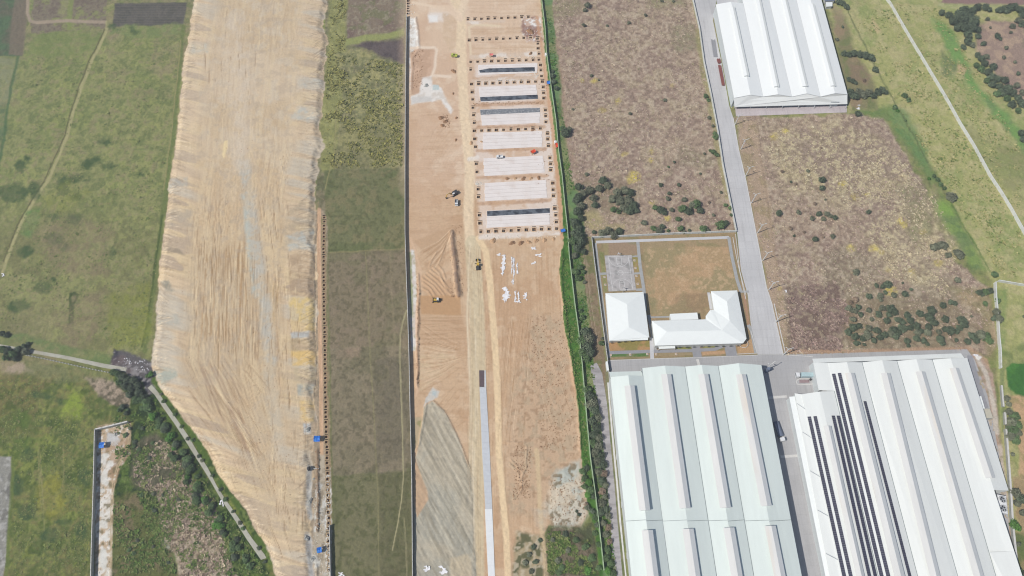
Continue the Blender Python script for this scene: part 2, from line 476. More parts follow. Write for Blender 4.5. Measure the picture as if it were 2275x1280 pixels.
P([(-60, -60), (64, -60), (50, 124), (-60, 128)], cover([A(96, 116, 86), (A(112, 106, 90), nA, .45, .6, .8), (A(80, 98, 74), nC, .5, .7, .5)]), 3, 2, region='ploughed_field')
P([(34, -20), (18, 122), (52, 122), (64, 0), (64, -40)], A(128, 116, 100), 3, 2, k=.8)
P([(-60, 130), (44, 130), (34, 180), (20, 235), (-60, 260)], A(140, 142, 112), 5, 4, k=.8)
P([(-60, 215), (22, 235), (14, 300), (0, 370), (-60, 420)], A(86, 112, 86), 5, 5, k=.8, f=.4 + .6 * nB)
P([(75, 0), (238, -10), (236, 62), (70, 76), (66, 50)], cover([A(134, 124, 106), (A(142, 146, 96), nB, .5, .62, .8), (A(112, 98, 90), nC, .5, .68, .6)]), 3, 2, region='ploughed_field')
P([(150, -60), (168, -60), (160, 68), (150, 66)], A(136, 146, 88), 3, 3, k=.8)
P([(132, 0), (152, 0), (148, 48), (128, 30)], A(150, 150, 104), 6, 5, k=.8)
P([(256, 7), (416, 5), (408, 54), (250, 60)], cover([A(104, 100, 94), (A(92, 90, 84), nB, .45, .6, .8), (A(122, 118, 104), furrow, .6, .95, .45)]), 2.5, 1.5, region='ploughed_field')
P([(250, 60), (410, 54), (408, 72), (320, 84), (244, 78)], A(126, 138, 90), 5, 5, k=.8)
P([(70, 76), (240, 64), (238, 100), (140, 130), (60, 130)], A(124, 136, 84), 6, 6, k=.7)
S([(62, -40), (61, 30), (66, 46), (80, 50), (150, 46), (236, 50)], 3.6, A(168, 152, 132), 2, .5, region='dirt_track')
S([(238, 50), (236, 70), (220, 105), (202, 140), (180, 195), (165, 245), (150, 300), (130, 350), (110, 395), (80, 440), (50, 490), (30, 540), (14, 580), (6, 605)], 3.2, A(170, 164, 120), 2, 1, region='footpath')
S([(232, 65), (214, 105), (196, 140), (174, 195), (159, 245), (144, 300), (122, 350), (102, 395), (74, 440), (44, 490), (24, 540), (8, 580)], 1.2, A(104, 100, 72), 1.5, 1)
S([(40, 125), (22, 210), (10, 300), (-5, 380)], 3, A(84, 110, 74), 3, 2, k=.8)
S([(408, 60), (398, 150), (386, 280), (372, 400), (362, 470), (350, 560), (342, 640), (330, 720), (322, 780)], 5, A(112, 124, 76), 4, 2, k=.8)
S([(402, 90), (394, 170), (378, 310), (364, 420)], 1.3, A(160, 152, 108), 1.5, 1, k=.8)
S([(360, 480), (351, 540), (338, 640), (326, 720), (316, 770)], 2.4, A(84, 98, 60), 2, 1, k=.85)
# dark weedy hollows
for (x, y, rx, ry) in [(232, 318, 18, 9), (215, 355, 10, 6), (195, 362, 16, 12), (240, 368, 14, 7), (45, 370, 14, 14), (60, 352, 8, 7), (150, 402, 26, 10), (175, 392, 14, 6), (195, 402, 10, 5), (30, 430, 34, 22),
                       (78, 425, 16, 22), (140, 420, 14, 16), (168, 488, 22, 12), (120, 485, 16, 8), (172, 440, 14, 9), (120, 530, 22, 12), (140, 545, 16, 10), (118, 622, 7, 8), (250, 560, 8, 12), (310, 388, 10, 5), (55, 560, 20, 14),
                       (250, 60, 12, 5), (300, 68, 12, 5), (90, 880, 30, 8), (140, 892, 18, 9), (110, 1190, 24, 18), (140, 1160, 20, 8), (35, 1080, 16, 26), (60, 1010, 14, 16), (190, 1060, 12, 20), (60, 1140, 20, 20), (180, 1180, 16, 20), (95, 640, 20, 16), (40, 680, 24, 14)]:
    a = [(x + rx * math.cos(k * .524), y + ry * math.sin(k * .524)) for k in range(12)]
    P(a, A(80, 98, 66), 7, 5, 3, k=.96, f=.45 + .55 * BRK)
P([(154, 652), (168, 648), (176, 656), (166, 676), (164, 716), (152, 722), (153, 680)], A(70, 88, 56), 3, 1, 1, k=.9)
P([(158, 660), (168, 656), (168, 664), (161, 674)], A(140, 134, 100), 3, 0, k=.9)
P([(58, 468), (88, 464), (86, 500), (70, 530), (48, 520)], A(108, 142, 82), 8, 4, k=.85)
P([(100, 440), (150, 400), (205, 430), (160, 470), (120, 480)], A(150, 152, 84), 12, 6, k=.45)
P([(230, 660), (330, 620), (335, 760), (250, 780)], A(140, 146, 72), 14, 8, k=.55)
P([(70, 520), (150, 480), (250, 500), (240, 620), (120, 600)], A(146, 132, 106), 20, 8, k=.6)
P([(170, 660), (235, 640), (225, 740), (150, 790), (120, 700)], A(142, 128, 104), 20, 8, k=.6)
P([(20, 700), (110, 660), (130, 790), (20, 780)], A(140, 134, 102), 20, 8, k=.5)
P([(-60, 735), (60, 745), (190, 775), (330, 800), (330, 812), (240, 815), (60, 775), (-60, 762)], A(112, 130, 84), 6, 5, k=.8)
# south-west corner
P([(-60, 1010), (26, 1014), (24, 1120), (6, 1300), (-60, 1300)], cover([A(150, 148, 140), (A(120, 118, 112), nB, .5, .6, .8), (A(180, 178, 172), nC, .52, .66, .8)]), 3, 2, region='ploughed_field')
S([(30, 1020), (20, 1180), (12, 1320)], 4, A(110, 122, 70), 3, 2, k=.8)
P([(80, 1080), (130, 1040), (150, 1130), (110, 1160), (85, 1130)], A(158, 152, 76), 16, 6, k=.6)
P([(150, 860), (190, 880), (180, 930), (130, 930)], A(150, 166, 76), 12, 6, k=.7)
P([(0, 930), (50, 900), (90, 960), (40, 1010)], A(96, 116, 62), 14, 8, k=.7)
S([(84, 985), (90, 1060), (96, 1130), (98, 1180)], .9, A(146, 146, 100), 1.2, .5, k=.6)
# thicket between the small wall and the lane
P([(200, 850), (340, 832), (360, 900), (420, 980), (480, 1090), (560, 1200), (610, 1300), (610, 1380), (245, 1380), (250, 1050), (292, 940), (262, 900)], bushy, 10, 6, region='thicket_ground')
P([(300, 985), (350, 960), (400, 1010), (420, 1090), (350, 1100), (296, 1080), (292, 1030)], cover([A(104, 102, 84), (A(126, 116, 100), nB, .5, .62, .8), (A(76, 80, 60), nC, .5, .66, .7)]), 12, 5)
P([(350, 1075), (420, 1060), (470, 1110), (500, 1200), (530, 1300), (530, 1380), (400, 1380), (395, 1240), (355, 1200)], cover([A(150, 134, 120), (A(172, 156, 132), nB, .5, .6, .9), (A(112, 98, 84), .97 - nC, .5, .62, .85), (A(196, 182, 160), nC, .6, .7, .7)]), 8, 6, 2)
P([(252, 1110), (300, 1090), (350, 1150), (400, 1280), (380, 1380), (248, 1380)], cover([A(108, 112, 72), (A(128, 116, 92), nB, .48, .62, .8), (A(84, 92, 58), .97 - nC, .5, .64, .7)]), 10, 6)
P([(350, 1195), (372, 1200), (380, 1222), (362, 1216)], A(176, 178, 160), 6, 2, 2, k=.8)
P([(186, 838), (250, 846), (292, 880), (290, 905), (262, 900), (222, 882)], cover([A(156, 142, 124), (A(178, 160, 140), nC, .5, .66, .8), (A(104, 98, 80), .97 - nC, .5, .64, .8)]), 6, 5, 2)
P([(0, 808), (50, 804), (75, 828), (40, 832), (5, 828)], A(178, 160, 140), 8, 5, 2, k=.85)
P([(60, 800), (240, 832), (240, 850), (130, 850), (50, 832)], A(136, 136, 100), 10, 5, 2, k=.6)
P([(255, 775), (290, 785), (344, 806), (346, 832), (345, 872), (330, 880), (318, 850), (290, 836), (244, 818), (250, 795)], cover([A(104, 100, 100), (A(72, 72, 80), nB, .5, .6, .9), (A(150, 146, 146), nC, .56, .68, .8), (A(122, 106, 104), nA, .5, .6, .5)]), 5, 4, 2, region='burnt_ground')
S([(344, 846), (372, 890), (408, 938), (440, 985), (475, 1050), (510, 1095), (545, 1145), (585, 1215), (598, 1245)], 8, cover([A(92, 112, 62), (A(70, 86, 52), nB, .5, .62, .8), (A(128, 140, 84), nC, .58, .7, .6)]), 4, 3)
# site strip along the small wall
P([(216, 946), (288, 936), (291, 962), (288, 1010), (266, 1040), (254, 1090), (250, 1180), (247, 1380), (212, 1380), (212, 1100)], cover([A(196, 174, 146), (A(224, 218, 206), nB, .52, .62, .9), (A(164, 132, 104), nA, .5, .62, .7), (A(126, 116, 88), .97 - nC, .53, .66, .8), (A(236, 232, 224), nC, .6, .7, .8)]), 3, 2, 1, region='building_site_ground')
P([(238, 962), (258, 966), (266, 978), (256, 992), (236, 988)], A(206, 206, 204), 4, 2, k=.9)
P([(226, 990), (290, 968), (284, 1010), (250, 1030), (226, 1016)], A(190, 164, 134), 5, 2, k=.6)
for q in [(236, 1012, 8, 5), (245, 1030, 7, 8), (232, 1020, 6, 12), (230, 1060, 9, 16), (236, 1070, 7, 10), (228, 1090, 8, 6), (228, 1165, 12, 10), (232, 1245, 8, 26), (226, 1230, 5, 20), (234, 1195, 8, 6), (226, 1140, 8, 8)]:
    P([(q[0] + q[2] * math.cos(k * .785), q[1] + q[3] * math.sin(k * .785)) for k in range(8)], A(226, 224, 216), 3, 2, 1, k=.8)
for dx in (-1.9, 1.9):
    S([(286 + dx, 964), (286 + dx, 985), (278 + dx, 1008), (262 + dx, 1034), (252 + dx, 1070), (248 + dx, 1120), (246.5 + dx, 1200), (244 + dx, 1380)], 1.0, A(196, 176, 142), .9, 0, k=.9, region='dirt_track')

# middle crop field ----------------------------------------------------------
MID = [(728, -60), (906, -60), (904, 38), (901, 360), (901, 520), (907, 700), (912, 900), (916, 1060), (918, 1380), (734, 1380), (733, 1200), (729, 1050), (726, 900), (722, 750), (722, 600), (718, 480), (700, 440), (712, 330), (705, 260), (720, 170), (722, 60)]
P(MID, crop, 1.5, 0, region='crop_field')
P([(735, -60), (772, -60), (770, 100), (764, 200), (752, 280), (742, 380), (716, 380), (708, 260), (724, 160)], cover([A(148, 148, 98), (A(166, 164, 112), nB, .5, .64, .7), (A(126, 128, 90), .97 - nC, .5, .64, .6)]), 8, 4)
P([(773, -60), (900, -60), (898, 66), (860, 76), (772, 84)], cover([A(138, 124, 108), (A(124, 106, 98), nA, .45, .6, .8), (A(120, 124, 88), nB, .52, .64, .6), (A(162, 152, 130), nC, .58, .7, .6)]), 3, 2)
P([(768, 84), (860, 74), (899, 62), (899, 78), (858, 86), (768, 100)], A(152, 156, 102), 4, 3)
P([(786, 100), (836, 92), (898, 86), (897, 140), (850, 135), (800, 108)], cover([A(108, 98, 96), (A(92, 84, 84), nB, .45, .6, .7)]), 7, 4)
P([(745, 118), (800, 108), (850, 132), (897, 140), (896, 372), (742, 376), (760, 200)], cover([A(140, 139, 102), (A(166, 160, 112), nB, .5, .64, .8), (A(116, 110, 90), .97 - nB, .52, .64, .5), (A(178, 170, 122), nC, .6, .7, .5), (A(112, 116, 82), .97 - nC, .52, .66, .6)]), 9, 6)
P([(750, 280), (896, 270), (896, 372), (742, 376)], cover([A(138, 134, 98), (A(152, 148, 104), nB, .5, .62, .85), (A(108, 110, 80), .97 - nC, .5, .66, .6)]), 12, 6, k=.7)
P([(722, 378), (900, 372), (902, 552), (724, 562)], cover([A(122, 123, 90), (A(108, 115, 80), nA, .45, .6, .7), (A(134, 128, 96), nB, .52, .66, .8), (A(92, 96, 68), .97 - nC, .52, .66, .5)]), 3, 2)
P([(724, 562), (902, 552), (907, 770), (727, 782)], cover([A(137, 126, 104), (A(126, 122, 94), nA, .45, .58, .7), (A(144, 130, 110), nB, .52, .66, .7), (A(100, 96, 74), .97 - nC, .5, .66, .5)]), 3, 2)
P([(728, 775), (910, 768), (913, 1040), (732, 1060)], cover([A(136, 127, 105), (A(122, 117, 93), nA, .45, .58, .7), (A(150, 138, 116), nE, .54, .68, .5), (A(146, 134, 112), nB, .52, .66, .7), (A(96, 92, 74), .97 - nC, .5, .66, .5)]), 4, 3)
P([(829, 800), (908, 792), (912, 1020), (836, 1032)], A(106, 101, 88), 8, 4, k=.5)
P([(732, 1060), (914, 1045), (918, 1380), (736, 1380)], cover([A(124, 121, 93), (A(114, 115, 84), nA, .45, .58, .7), (A(128, 124, 96), nB, .54, .66, .7), (A(86, 92, 62), .97 - nC, .5, .66, .5)]), 4, 3)
P([(840, 1044), (916, 1040), (918, 1380), (842, 1380)], A(98, 96, 74), 5, 3, k=.45)
P([(842, 1028), (900, 1024), (902, 1046), (842, 1050)], A(150, 136, 118), 6, 3, k=.7)
P([(748, 778), (800, 774), (800, 798), (748, 794)], A(160, 140, 120), 8, 4, k=.7)
P([(850, 768), (905, 766), (905, 780), (850, 780)], A(158, 144, 122), 6, 3, k=.6)
S([(812, 560), (822, 780), (832, 950), (840, 1100), (842, 1330)], 1.2, A(148, 142, 106), 1.5, .6, k=.7)
S([(866, 560), (872, 680), (878, 770)], 2, A(150, 138, 112), 3, 1, k=.5)
S([(748, 240), (742, 340), (722, 420)], 1.3, A(158, 150, 108), 1.5, .8, k=.7)
S([(903, 690), (895, 715), (889, 745), (888, 790), (890, 850), (893, 920), (895, 1000), (896, 1060), (892, 1110), (884, 1160), (876, 1200), (872, 1222)], 1.3, A(176, 168, 132), 1.2, .3, k=.9, region='footpath')
S([(897, 1150), (902, 1210), (905, 1300)], 1.0, A(164, 156, 124), 1.2, .3, k=.7)
S([(725, 562), (900, 553)], 1.4, A(152, 144, 104), 2, 1, k=.6)
S([(734, 980), (738, 1100), (740, 1320)], .8, A(88, 84, 66), 1, .2, k=.7)
S([(725, 480), (727, 640), (731, 800), (734, 960), (737, 1100), (741, 1340)], 3.2, A(112, 120, 74), 3, 1, k=.6)
P([(700, 440), (716, 470), (712, 484), (700, 480), (696, 462)], A(130, 118, 96), 5, 3, k=.6)

# strip with the long trench ------------------------------------------------
P([(697, 468), (716, 466), (727, 482), (727, 640), (730, 820), (733, 950), (736, 1060), (739, 1380), (684, 1380), (686, 1050), (696, 930), (697, 700)], cover([A(166, 150, 128), (A(138, 127, 110), nB, .5, .64, .7), (A(182, 164, 140), nC, .55, .68, .6)]), 3, 2, 1, region='grass_strip')
S([(718, 484), (721, 640), (725, 800), (728, 950), (730.5, 1050), (733, 1150), (734, 1380)], 5, cover([A(150, 134, 104), (A(170, 150, 122), nC, .5, .66, .7), (A(122, 124, 88), nB, .5, .62, .7)]), 2, .6, 1)
S([(709, 466), (708, 520), (710, 640), (711, 740), (713, 850), (714, 950), (715, 1000), (715, 1060)], 4.4, A(204, 170, 138), 1.5, .4, region='dirt_track')
S([(710, 520), (712, 640), (713, 740), (715, 850), (716.5, 960)], .8, A(222, 186, 156), .8, .2, k=.8)
P([(704, 1010), (724, 1010), (728, 1380), (690, 1380), (700, 1100)], cover([A(186, 174, 154), (A(206, 204, 196), nB, .5, .6, .85), (A(146, 134, 116), .97 - nC, .54, .66, .7)]), 4, 2, 1)
P([(722, 1040), (734, 1040), (738, 1170), (734, 1380), (724, 1380)], cover([A(176, 168, 150), (A(222, 220, 214), nC, .52, .6, .9), (A(116, 106, 90), .97 - nC, .54, .64, .8)]), 3, 1, 1)

# embankment ------------------------------------------------------------------
yL = np.array([p[1] for p in EMB_L], float); xL = np.array([p[0] for p in EMB_L], float)
yR = np.array([p[1] for p in EMB_R], float); xR = np.array([p[0] for p in EMB_R], float)
Lx = np.interp(PY, yL, xL); Rx = np.interp(PY, yR, xR)
lob = .35 * np.abs(np.sin(Y * math.pi / 5.2 + nA * 12)) ** .6 + .9 * vnoise(Y * .16, Y * 0 + 3.3, 80)
lob2 = .3 * np.abs(np.sin(Y * math.pi / 7.5 + nA * 14 + 1)) ** .6 + .9 * vnoise(Y * .12, Y * 0 + 8.3, 81)
dL = (PX - Lx) * MPP + 1.6 * (lob - .6) + nW1 * 1.5 + nS1 * .5
dR = (Rx - PX) * MPP + 2.2 * (lob2 - .6) + nW2 * 5 + nS2 * 1.0
emb = np.minimum(dL, dR)
on = emb > -0.6
reg[emb > 0] = rid['earth_embankment']
W = np.maximum((Rx - Lx) * MPP, 20)
tt = np.clip((PX - Lx) / (Rx - Lx), 0, 1)
ang = (Y - 150) * .012                       # flow fans apart toward the wide end
acr = tt * 60 + 0 * ang
st1 = vnoise(acr * .9, Y * .035, 51) * .6 + vnoise(acr * 2.1, Y * .06, 52) * .4
st2 = vnoise(acr * 3.6 + nA * 2, Y * .09, 53)
Ybl = Y + dL * .35; Ybr = Y - dR * .22
band_l = vnoise(Ybl * .11, dL * .02, 54) * .6 + vnoise(Ybl * .26, dL * .03 + 5, 55) * .4
band_r = vnoise(Ybr * .10, dR * .02, 56) * .6 + vnoise(Ybr * .22, dR * .03 + 5, 57) * .4
eL = 1 - sst(dL, 8 + 10 * nA, 17 + 14 * nA)
eR = 1 - sst(dR, 8 + 10 * nA, 16 + 14 * nA)
top_w = sst(Y, 190, 330)
c0 = cover([A(214, 191, 156), (A(208, 182, 147), nA, .45, .6, .8), (A(204, 184, 154), nD, .5, .62, .8)])
c0 = mixc(c0, cover([A(216, 196, 168), (A(208, 186, 154), nA, .45, .6, .8), (A(212, 198, 176), nB, .5, .66, .6)]), top_w)
c0 = mixc(c0, A(200, 174, 140), sst(st1, .5, .72) * .5 * (.45 + .55 * (1 - top_w)))
c0 = mixc(c0, A(228, 206, 168), sst(1 - st1, .52, .74) * .35)
# dump loads along both edges
def loads(c0, b, e, fing):
    c1 = np.tile(np.array(A(222, 198, 166)), (NV, 1))
    c1 = mixc(c1, A(200, 196, 184), sst(b, .56, .66) * .8)
    c1 = mixc(c1, A(224, 202, 162), sst(1 - b, .53, .62) * .8)
    c1 = mixc(c1, A(198, 176, 150), sst(b, .50, .54) * (1 - sst(b, .55, .58)) * .8)
    c1 = mixc(c1, A(186, 168, 148), sst(1 - b, .66, .69))
    c1 = mixc(c1, A(168, 146, 118), sst(fing, .58, .74) * .3)
    c1 = mixc(c1, A(236, 214, 178), sst(1 - fing, .58, .74) * .25)
    return mixc(c0, c1, e * (.72 - .18 * top_w))
fin_l = vnoise(Ybl * 1.0 + nA * 6, dL * .06, 58) * .55 + vnoise(Ybl * 1.9 + nB * 2, dL * .1, 59) * .45
fin_r = vnoise(Ybr * .95 + nA * 6, dR * .06, 70) * .55 + vnoise(Ybr * 1.8 + nB * 2, dR * .1, 71) * .45
patch = sst(vnoise(X * .03, Y * .022, 72) * .6 + vnoise(X * .08, Y * .05, 73) * .4, .42, .66)
lines = sst(vnoise(acr * 2.9 + nA, Y * .055, 74) * .65 + vnoise(acr * 5.2, Y * .1, 75) * .35, .56, .74)
c0 = mixc(c0, A(172, 144, 114), lines * patch * .7 * (1 - .65 * top_w))
dgn = (X * .86 + Y * .5); dga = (Y * .86 - X * .5)
ldg = sst(vnoise(dgn * 1.3, dga * .05, 75) * .65 + vnoise(dgn * 2.6, dga * .09, 76) * .35, .56, .72)
pdg = sst(sd_poly([(400, 800), (520, 790), (620, 980), (600, 1080), (520, 1010), (430, 900)], PX, PY), -8, 30)
c0 = mixc(c0, A(172, 146, 122), ldg * pdg * .75)
pstk = sst(sd_poly([(420, 540), (570, 520), (590, 700), (560, 800), (430, 760)], PX, PY), -10, 40)
c0 = mixc(c0, A(172, 140, 104), sst(vnoise(acr * 3.4, Y * .045, 77), .56, .74) * pstk * .7)
pst2 = sst(sd_poly([(600, 640), (650, 600), (660, 900), (630, 900)], PX, PY), -8, 14)
c0 = mixc(c0, A(188, 158, 112), sst(vnoise(acr * 3.0 + .2 * Y * 0, Y * .05, 78), .55, .72) * pst2 * .6)
c0 = mixc(c0, A(186, 170, 150), sst(nE, .52, .68) * .4)
c0 = loads(c0, band_l, eL, fin_l)
c0 = loads(c0, band_r, eR, fin_r)
col[on] = mixc(col, c0, sst(emb, -.3, .3))[on].astype(np.float32)
EMBM = sst(emb, 0, 1)
S([(545, 360), (556, 440), (566, 520), (578, 600), (590, 680), (598, 760), (604, 840), (612, 920), (625, 1000)], 13, A(194, 188, 174), 12, 4, k=.94, f=EMBM)
S([(545, 440), (556, 560), (570, 660)], 5, A(190, 194, 184), 8, 3, k=.85, f=EMBM)
S([(520, 60), (535, 200), (540, 360)], 22, A(220, 204, 182), 30, 6, k=.6, f=EMBM)
P([(570, 820), (640, 800), (690, 900), (680, 1150), (640, 1380), (610, 1300), (560, 1100), (560, 950)], A(206, 186, 156), 26, 8, k=.55, f=EMBM)
P([(636, 470), (700, 440), (700, 520), (632, 556)], A(178, 162, 138), 10, 5, k=.6, f=EMBM)
P([(636, 530), (702, 505), (702, 540), (660, 540)], A(190, 194, 188), 6, 3, k=.8, f=EMBM)
P([(642, 548), (690, 540), (690, 556), (646, 562)], A(186, 192, 186), 5, 3, k=.7, f=EMBM)
P([(645, 572), (700, 568), (700, 662), (648, 662)], A(184, 160, 132), 6, 3, k=.85, f=EMBM)
P([(646, 664), (700, 664), (700, 738), (650, 738)], A(226, 198, 134), 5, 3, k=.85, f=EMBM)
P([(648, 742), (690, 738), (688, 752), (650, 756)], A(186, 190, 188), 4, 2, k=.8, f=EMBM)
P([(648, 756), (702, 752), (700, 780), (648, 784)], A(180, 160, 130), 5, 3, k=.85, f=EMBM)
P([(648, 784), (702, 780), (702, 815), (650, 815)], A(228, 194, 128), 5, 3, k=.85, f=EMBM)
P([(654, 818), (704, 816), (704, 850), (656, 848)], A(200, 184, 152), 5, 3, k=.8, f=EMBM)
P([(664, 855), (704, 852), (704, 880), (666, 880)], A(176, 178, 168), 5, 3, k=.85, f=EMBM)
P([(668, 892), (702, 892), (700, 940), (670, 940)], A(228, 196, 134), 5, 3, k=.8, f=EMBM)
P([(676, 944), (692, 944), (692, 966), (678, 966)], A(186, 192, 194), 4, 1, k=.9, f=EMBM)
P([(362, 640), (398, 646), (404, 664), (392, 662)], A(150, 140, 124), 5, 2, k=.0, f=EMBM)
P([(352, 624), (378, 626), (392, 650), (384, 652), (356, 634)], A(150, 148, 134), 5, 2, k=.85, f=EMBM)
P([(348, 700), (400, 704), (404, 724), (350, 726)], A(188, 184, 170), 6, 3, k=.8, f=EMBM)
P([(340, 820), (392, 822), (400, 836), (366, 860), (344, 842)], A(178, 182, 168), 5, 3, k=.9, f=EMBM)
P([(362, 545), (400, 556), (412, 570), (366, 560)], A(158, 144, 124), 5, 3, k=.8, f=EMBM)
P([(372, 395), (420, 398), (420, 420), (372, 420)], A(182, 180, 170), 6, 3, k=.75, f=EMBM)
P([(366, 465), (430, 470), (430, 510), (362, 505)], A(186, 172, 152), 8, 4, k=.75, f=EMBM)
P([(414, 96), (470, 100), (466, 124), (410, 124)], A(200, 198, 184), 8, 4, k=.7, f=EMBM)
P([(500, 318), (508, 316), (508, 332), (500, 358), (496, 350)], A(236, 214, 168), 2, 0, k=.9, f=EMBM)
P([(660, 240), (712, 244), (705, 275), (650, 268)], A(196, 196, 186), 8, 4, k=.8, f=EMBM)
P([(660, 180), (716, 176), (712, 196), (664, 196)], A(196, 194, 182), 8, 4, k=.7, f=EMBM)
S([(688, 1040), (686, 1100), (690, 1150)], 5, A(196, 198, 194), 4, 2, k=.8)
S([(684, 1190), (690, 1240), (694, 1300)], 6, A(200, 200, 196), 5, 3, k=.8)
# relief
rip_l = np.sin(2 * math.pi * (Ybl * .40 + nA * 1.6) + nB * 3) * (1 - sst(dL, 9, 18)) * sst(dL, .5, 2.5)
rip_r = np.sin(2 * math.pi * (Ybr * .38 + nA * 1.6) + nB * 3) * (1 - sst(dR, 8, 18)) * sst(dR, .5, 2.5)
prof = 1.7 * sst(emb, 0, 4.6) + .5 * sst(emb, 4, 16)
ends = 1 - sst(Y, 440, 460)
ruts = (np.abs(st2 - .5) * 2) ** .7
mid_amp = .35 * sst(nA, .38, .55) * (.45 + .55 * (1 - top_w))
hgt += np.where(emb > -.2, (prof + (.05 * rip_l + .16 * (fin_l - .5)) * eL + (.05 * rip_r + .15 * (fin_r - .5)) * eR - mid_amp * (1 - ruts) * (1 - eL) * (1 - eR) + (nC - .5) * .10) * ends, 0)

# tracks and gullies: many thin strokes, in colour and in depth ---------------------
C3 = col.reshape(NR, NC, 3); HH = hgt.reshape(NR, NC); PX2 = PX.reshape(NR, NC); PY2 = PY.reshape(NR, NC); E2 = emb.reshape(NR, NC)
def stroke(pts, w, c, k=.7, dh=0.0, soft=1.1, mask=None):
    g = GL(pts); pad = 1.5 + w * .35
    j0 = max(0, int(np.searchsorted(yy, min(p.y for p in g) - pad)) - 1); j1 = min(NR, int(np.searchsorted(yy, max(p.y for p in g) + pad)) + 1)
    if j1 <= j0: return
    hw0, hw1 = half[j0], half[j1 - 1]
    cs = [((x / hw + 1) / 2 * (NC - 1)) for x in (min(p.x for p in g) - pad, max(p.x for p in g) + pad) for hw in (hw0, hw1)]
    i0, i1 = max(0, int(min(cs))), min(NC, int(max(cs)) + 2)
    x, y = PX2[j0:j1, i0:i1], PY2[j0:j1, i0:i1]
    d2 = np.full(x.shape, 1e18); L0 = 0; tot = sum(math.hypot(b[0] - a[0], b[1] - a[1]) for a, b in zip(pts[:-1], pts[1:])); tp = np.zeros(x.shape)
    for (ax, ay), (bx, by) in zip(pts[:-1], pts[1:]):
        ex, ey = bx - ax, by - ay; L = ex * ex + ey * ey + 1e-9
        t = np.clip(((x - ax) * ex + (y - ay) * ey) / L, 0, 1)
        d = (x - ax - t * ex) ** 2 + (y - ay - t * ey) ** 2
        s_ = (L0 + t * math.sqrt(L)) / tot; tp = np.where(d < d2, s_, tp); d2 = np.minimum(d2, d); L0 += math.sqrt(L)
    m = np.clip((w - np.sqrt(d2)) / soft + .5, 0, 1) * np.clip(np.minimum(tp, 1 - tp) * 6 + .25, 0, 1)
    if mask is not None: m = m * mask[j0:j1, i0:i1]
    C3[j0:j1, i0:i1] = C3[j0:j1, i0:i1] * (1 - (m * k)[..., None]) + np.array(c, np.float32) * (m * k)[..., None]
    if dh: HH[j0:j1, i0:i1] += m * dh
EM2 = sst(E2, .1, 1.0)
rk = random.Random(31)
def ewave(y, ph): return math.sin(y * .021 + ph) + .7 * math.sin(y * .047 + ph * 2.3) + .5 * math.sin(y * .11 + ph)
y = 4.0
while y < 1275:
    x = float(np.interp(y, yL, xL)); a = .30 * ewave(y, 1.0) + .25 + rk.uniform(-.12, .12); L = rk.uniform(10, 40) * (1 - .25 * (y < 300))
    dk = rk.random() < .62
    c = A(160, 140, 116) if dk else A(240, 220, 188)
    bx, by = x + 3 + L * math.cos(a), y + L * math.sin(a)
    stroke([(x + rk.uniform(0, 3), y), ((x + bx) / 2, (y + by) / 2 + rk.uniform(-2, 2)), (bx, by)], rk.uniform(.35, .8), c, rk.uniform(.35, .75), -.10 if dk else .06, 1.0, EM2)
    y += rk.uniform(1.6, 4.2)
y = 4.0
while y < 1275:
    x = float(np.interp(y, yR, xR)); a = .32 * ewave(y, 2.2) - .25 + rk.uniform(-.12, .12); L = rk.uniform(8, 38)
    dk = rk.random() < .6
    c = A(158, 140, 120) if dk else A(236, 218, 188)
    bx, by = x - 3 - L * math.cos(a), y - L * math.sin(a)
    stroke([(x - rk.uniform(0, 4), y), ((x + bx) / 2, (y + by) / 2 + rk.uniform(-2, 2)), (bx, by)], rk.uniform(.35, .8), c, rk.uniform(.3, .7), -.10 if dk else .06, 1.0, EM2)
    y += rk.uniform(1.6, 4.6)
zones = [((425, 575), (540, 760), 90, 0.0, (30, 90)), ((590, 665), (560, 900), 60, .06, (25, 80)), ((450, 560), (90, 260), 34, 0.02, (18, 60)), ((560, 640), (340, 520), 30, .12, (30, 90)), ((440, 640), (960, 1200), 70, .28, (20, 70)), ((410, 560), (790, 980), 80, .62, (25, 80)),
         ((440, 500), (400, 560), 26, .08, (30, 80)), ((480, 620), (0, 120), 20, 0, (15, 45)), ((600, 690), (900, 1150), 40, -.05, (20, 70))]
for (xa, xb), (ya, yb), n, an, (la, lb) in zones:
    for _ in range(n):
        x = rk.uniform(xa, xb); yy0 = rk.uniform(ya, yb); L = rk.uniform(la, lb); a = an + rk.uniform(-.07, .07)
        dk = rk.random() < .75
        bx, by = x + L * math.sin(a), yy0 + L * math.cos(a)
        if yy0 < 430 and rk.random() < .45: continue
        stroke([(x, yy0), ((x + bx) / 2 + rk.uniform(-1.5, 1.5), (yy0 + by) / 2), (bx, by)], rk.uniform(.35, .75), A(158, 130, 100) if dk else A(236, 214, 176), rk.uniform(.3, .8), -.12 if dk else .05, 1.0, EM2)
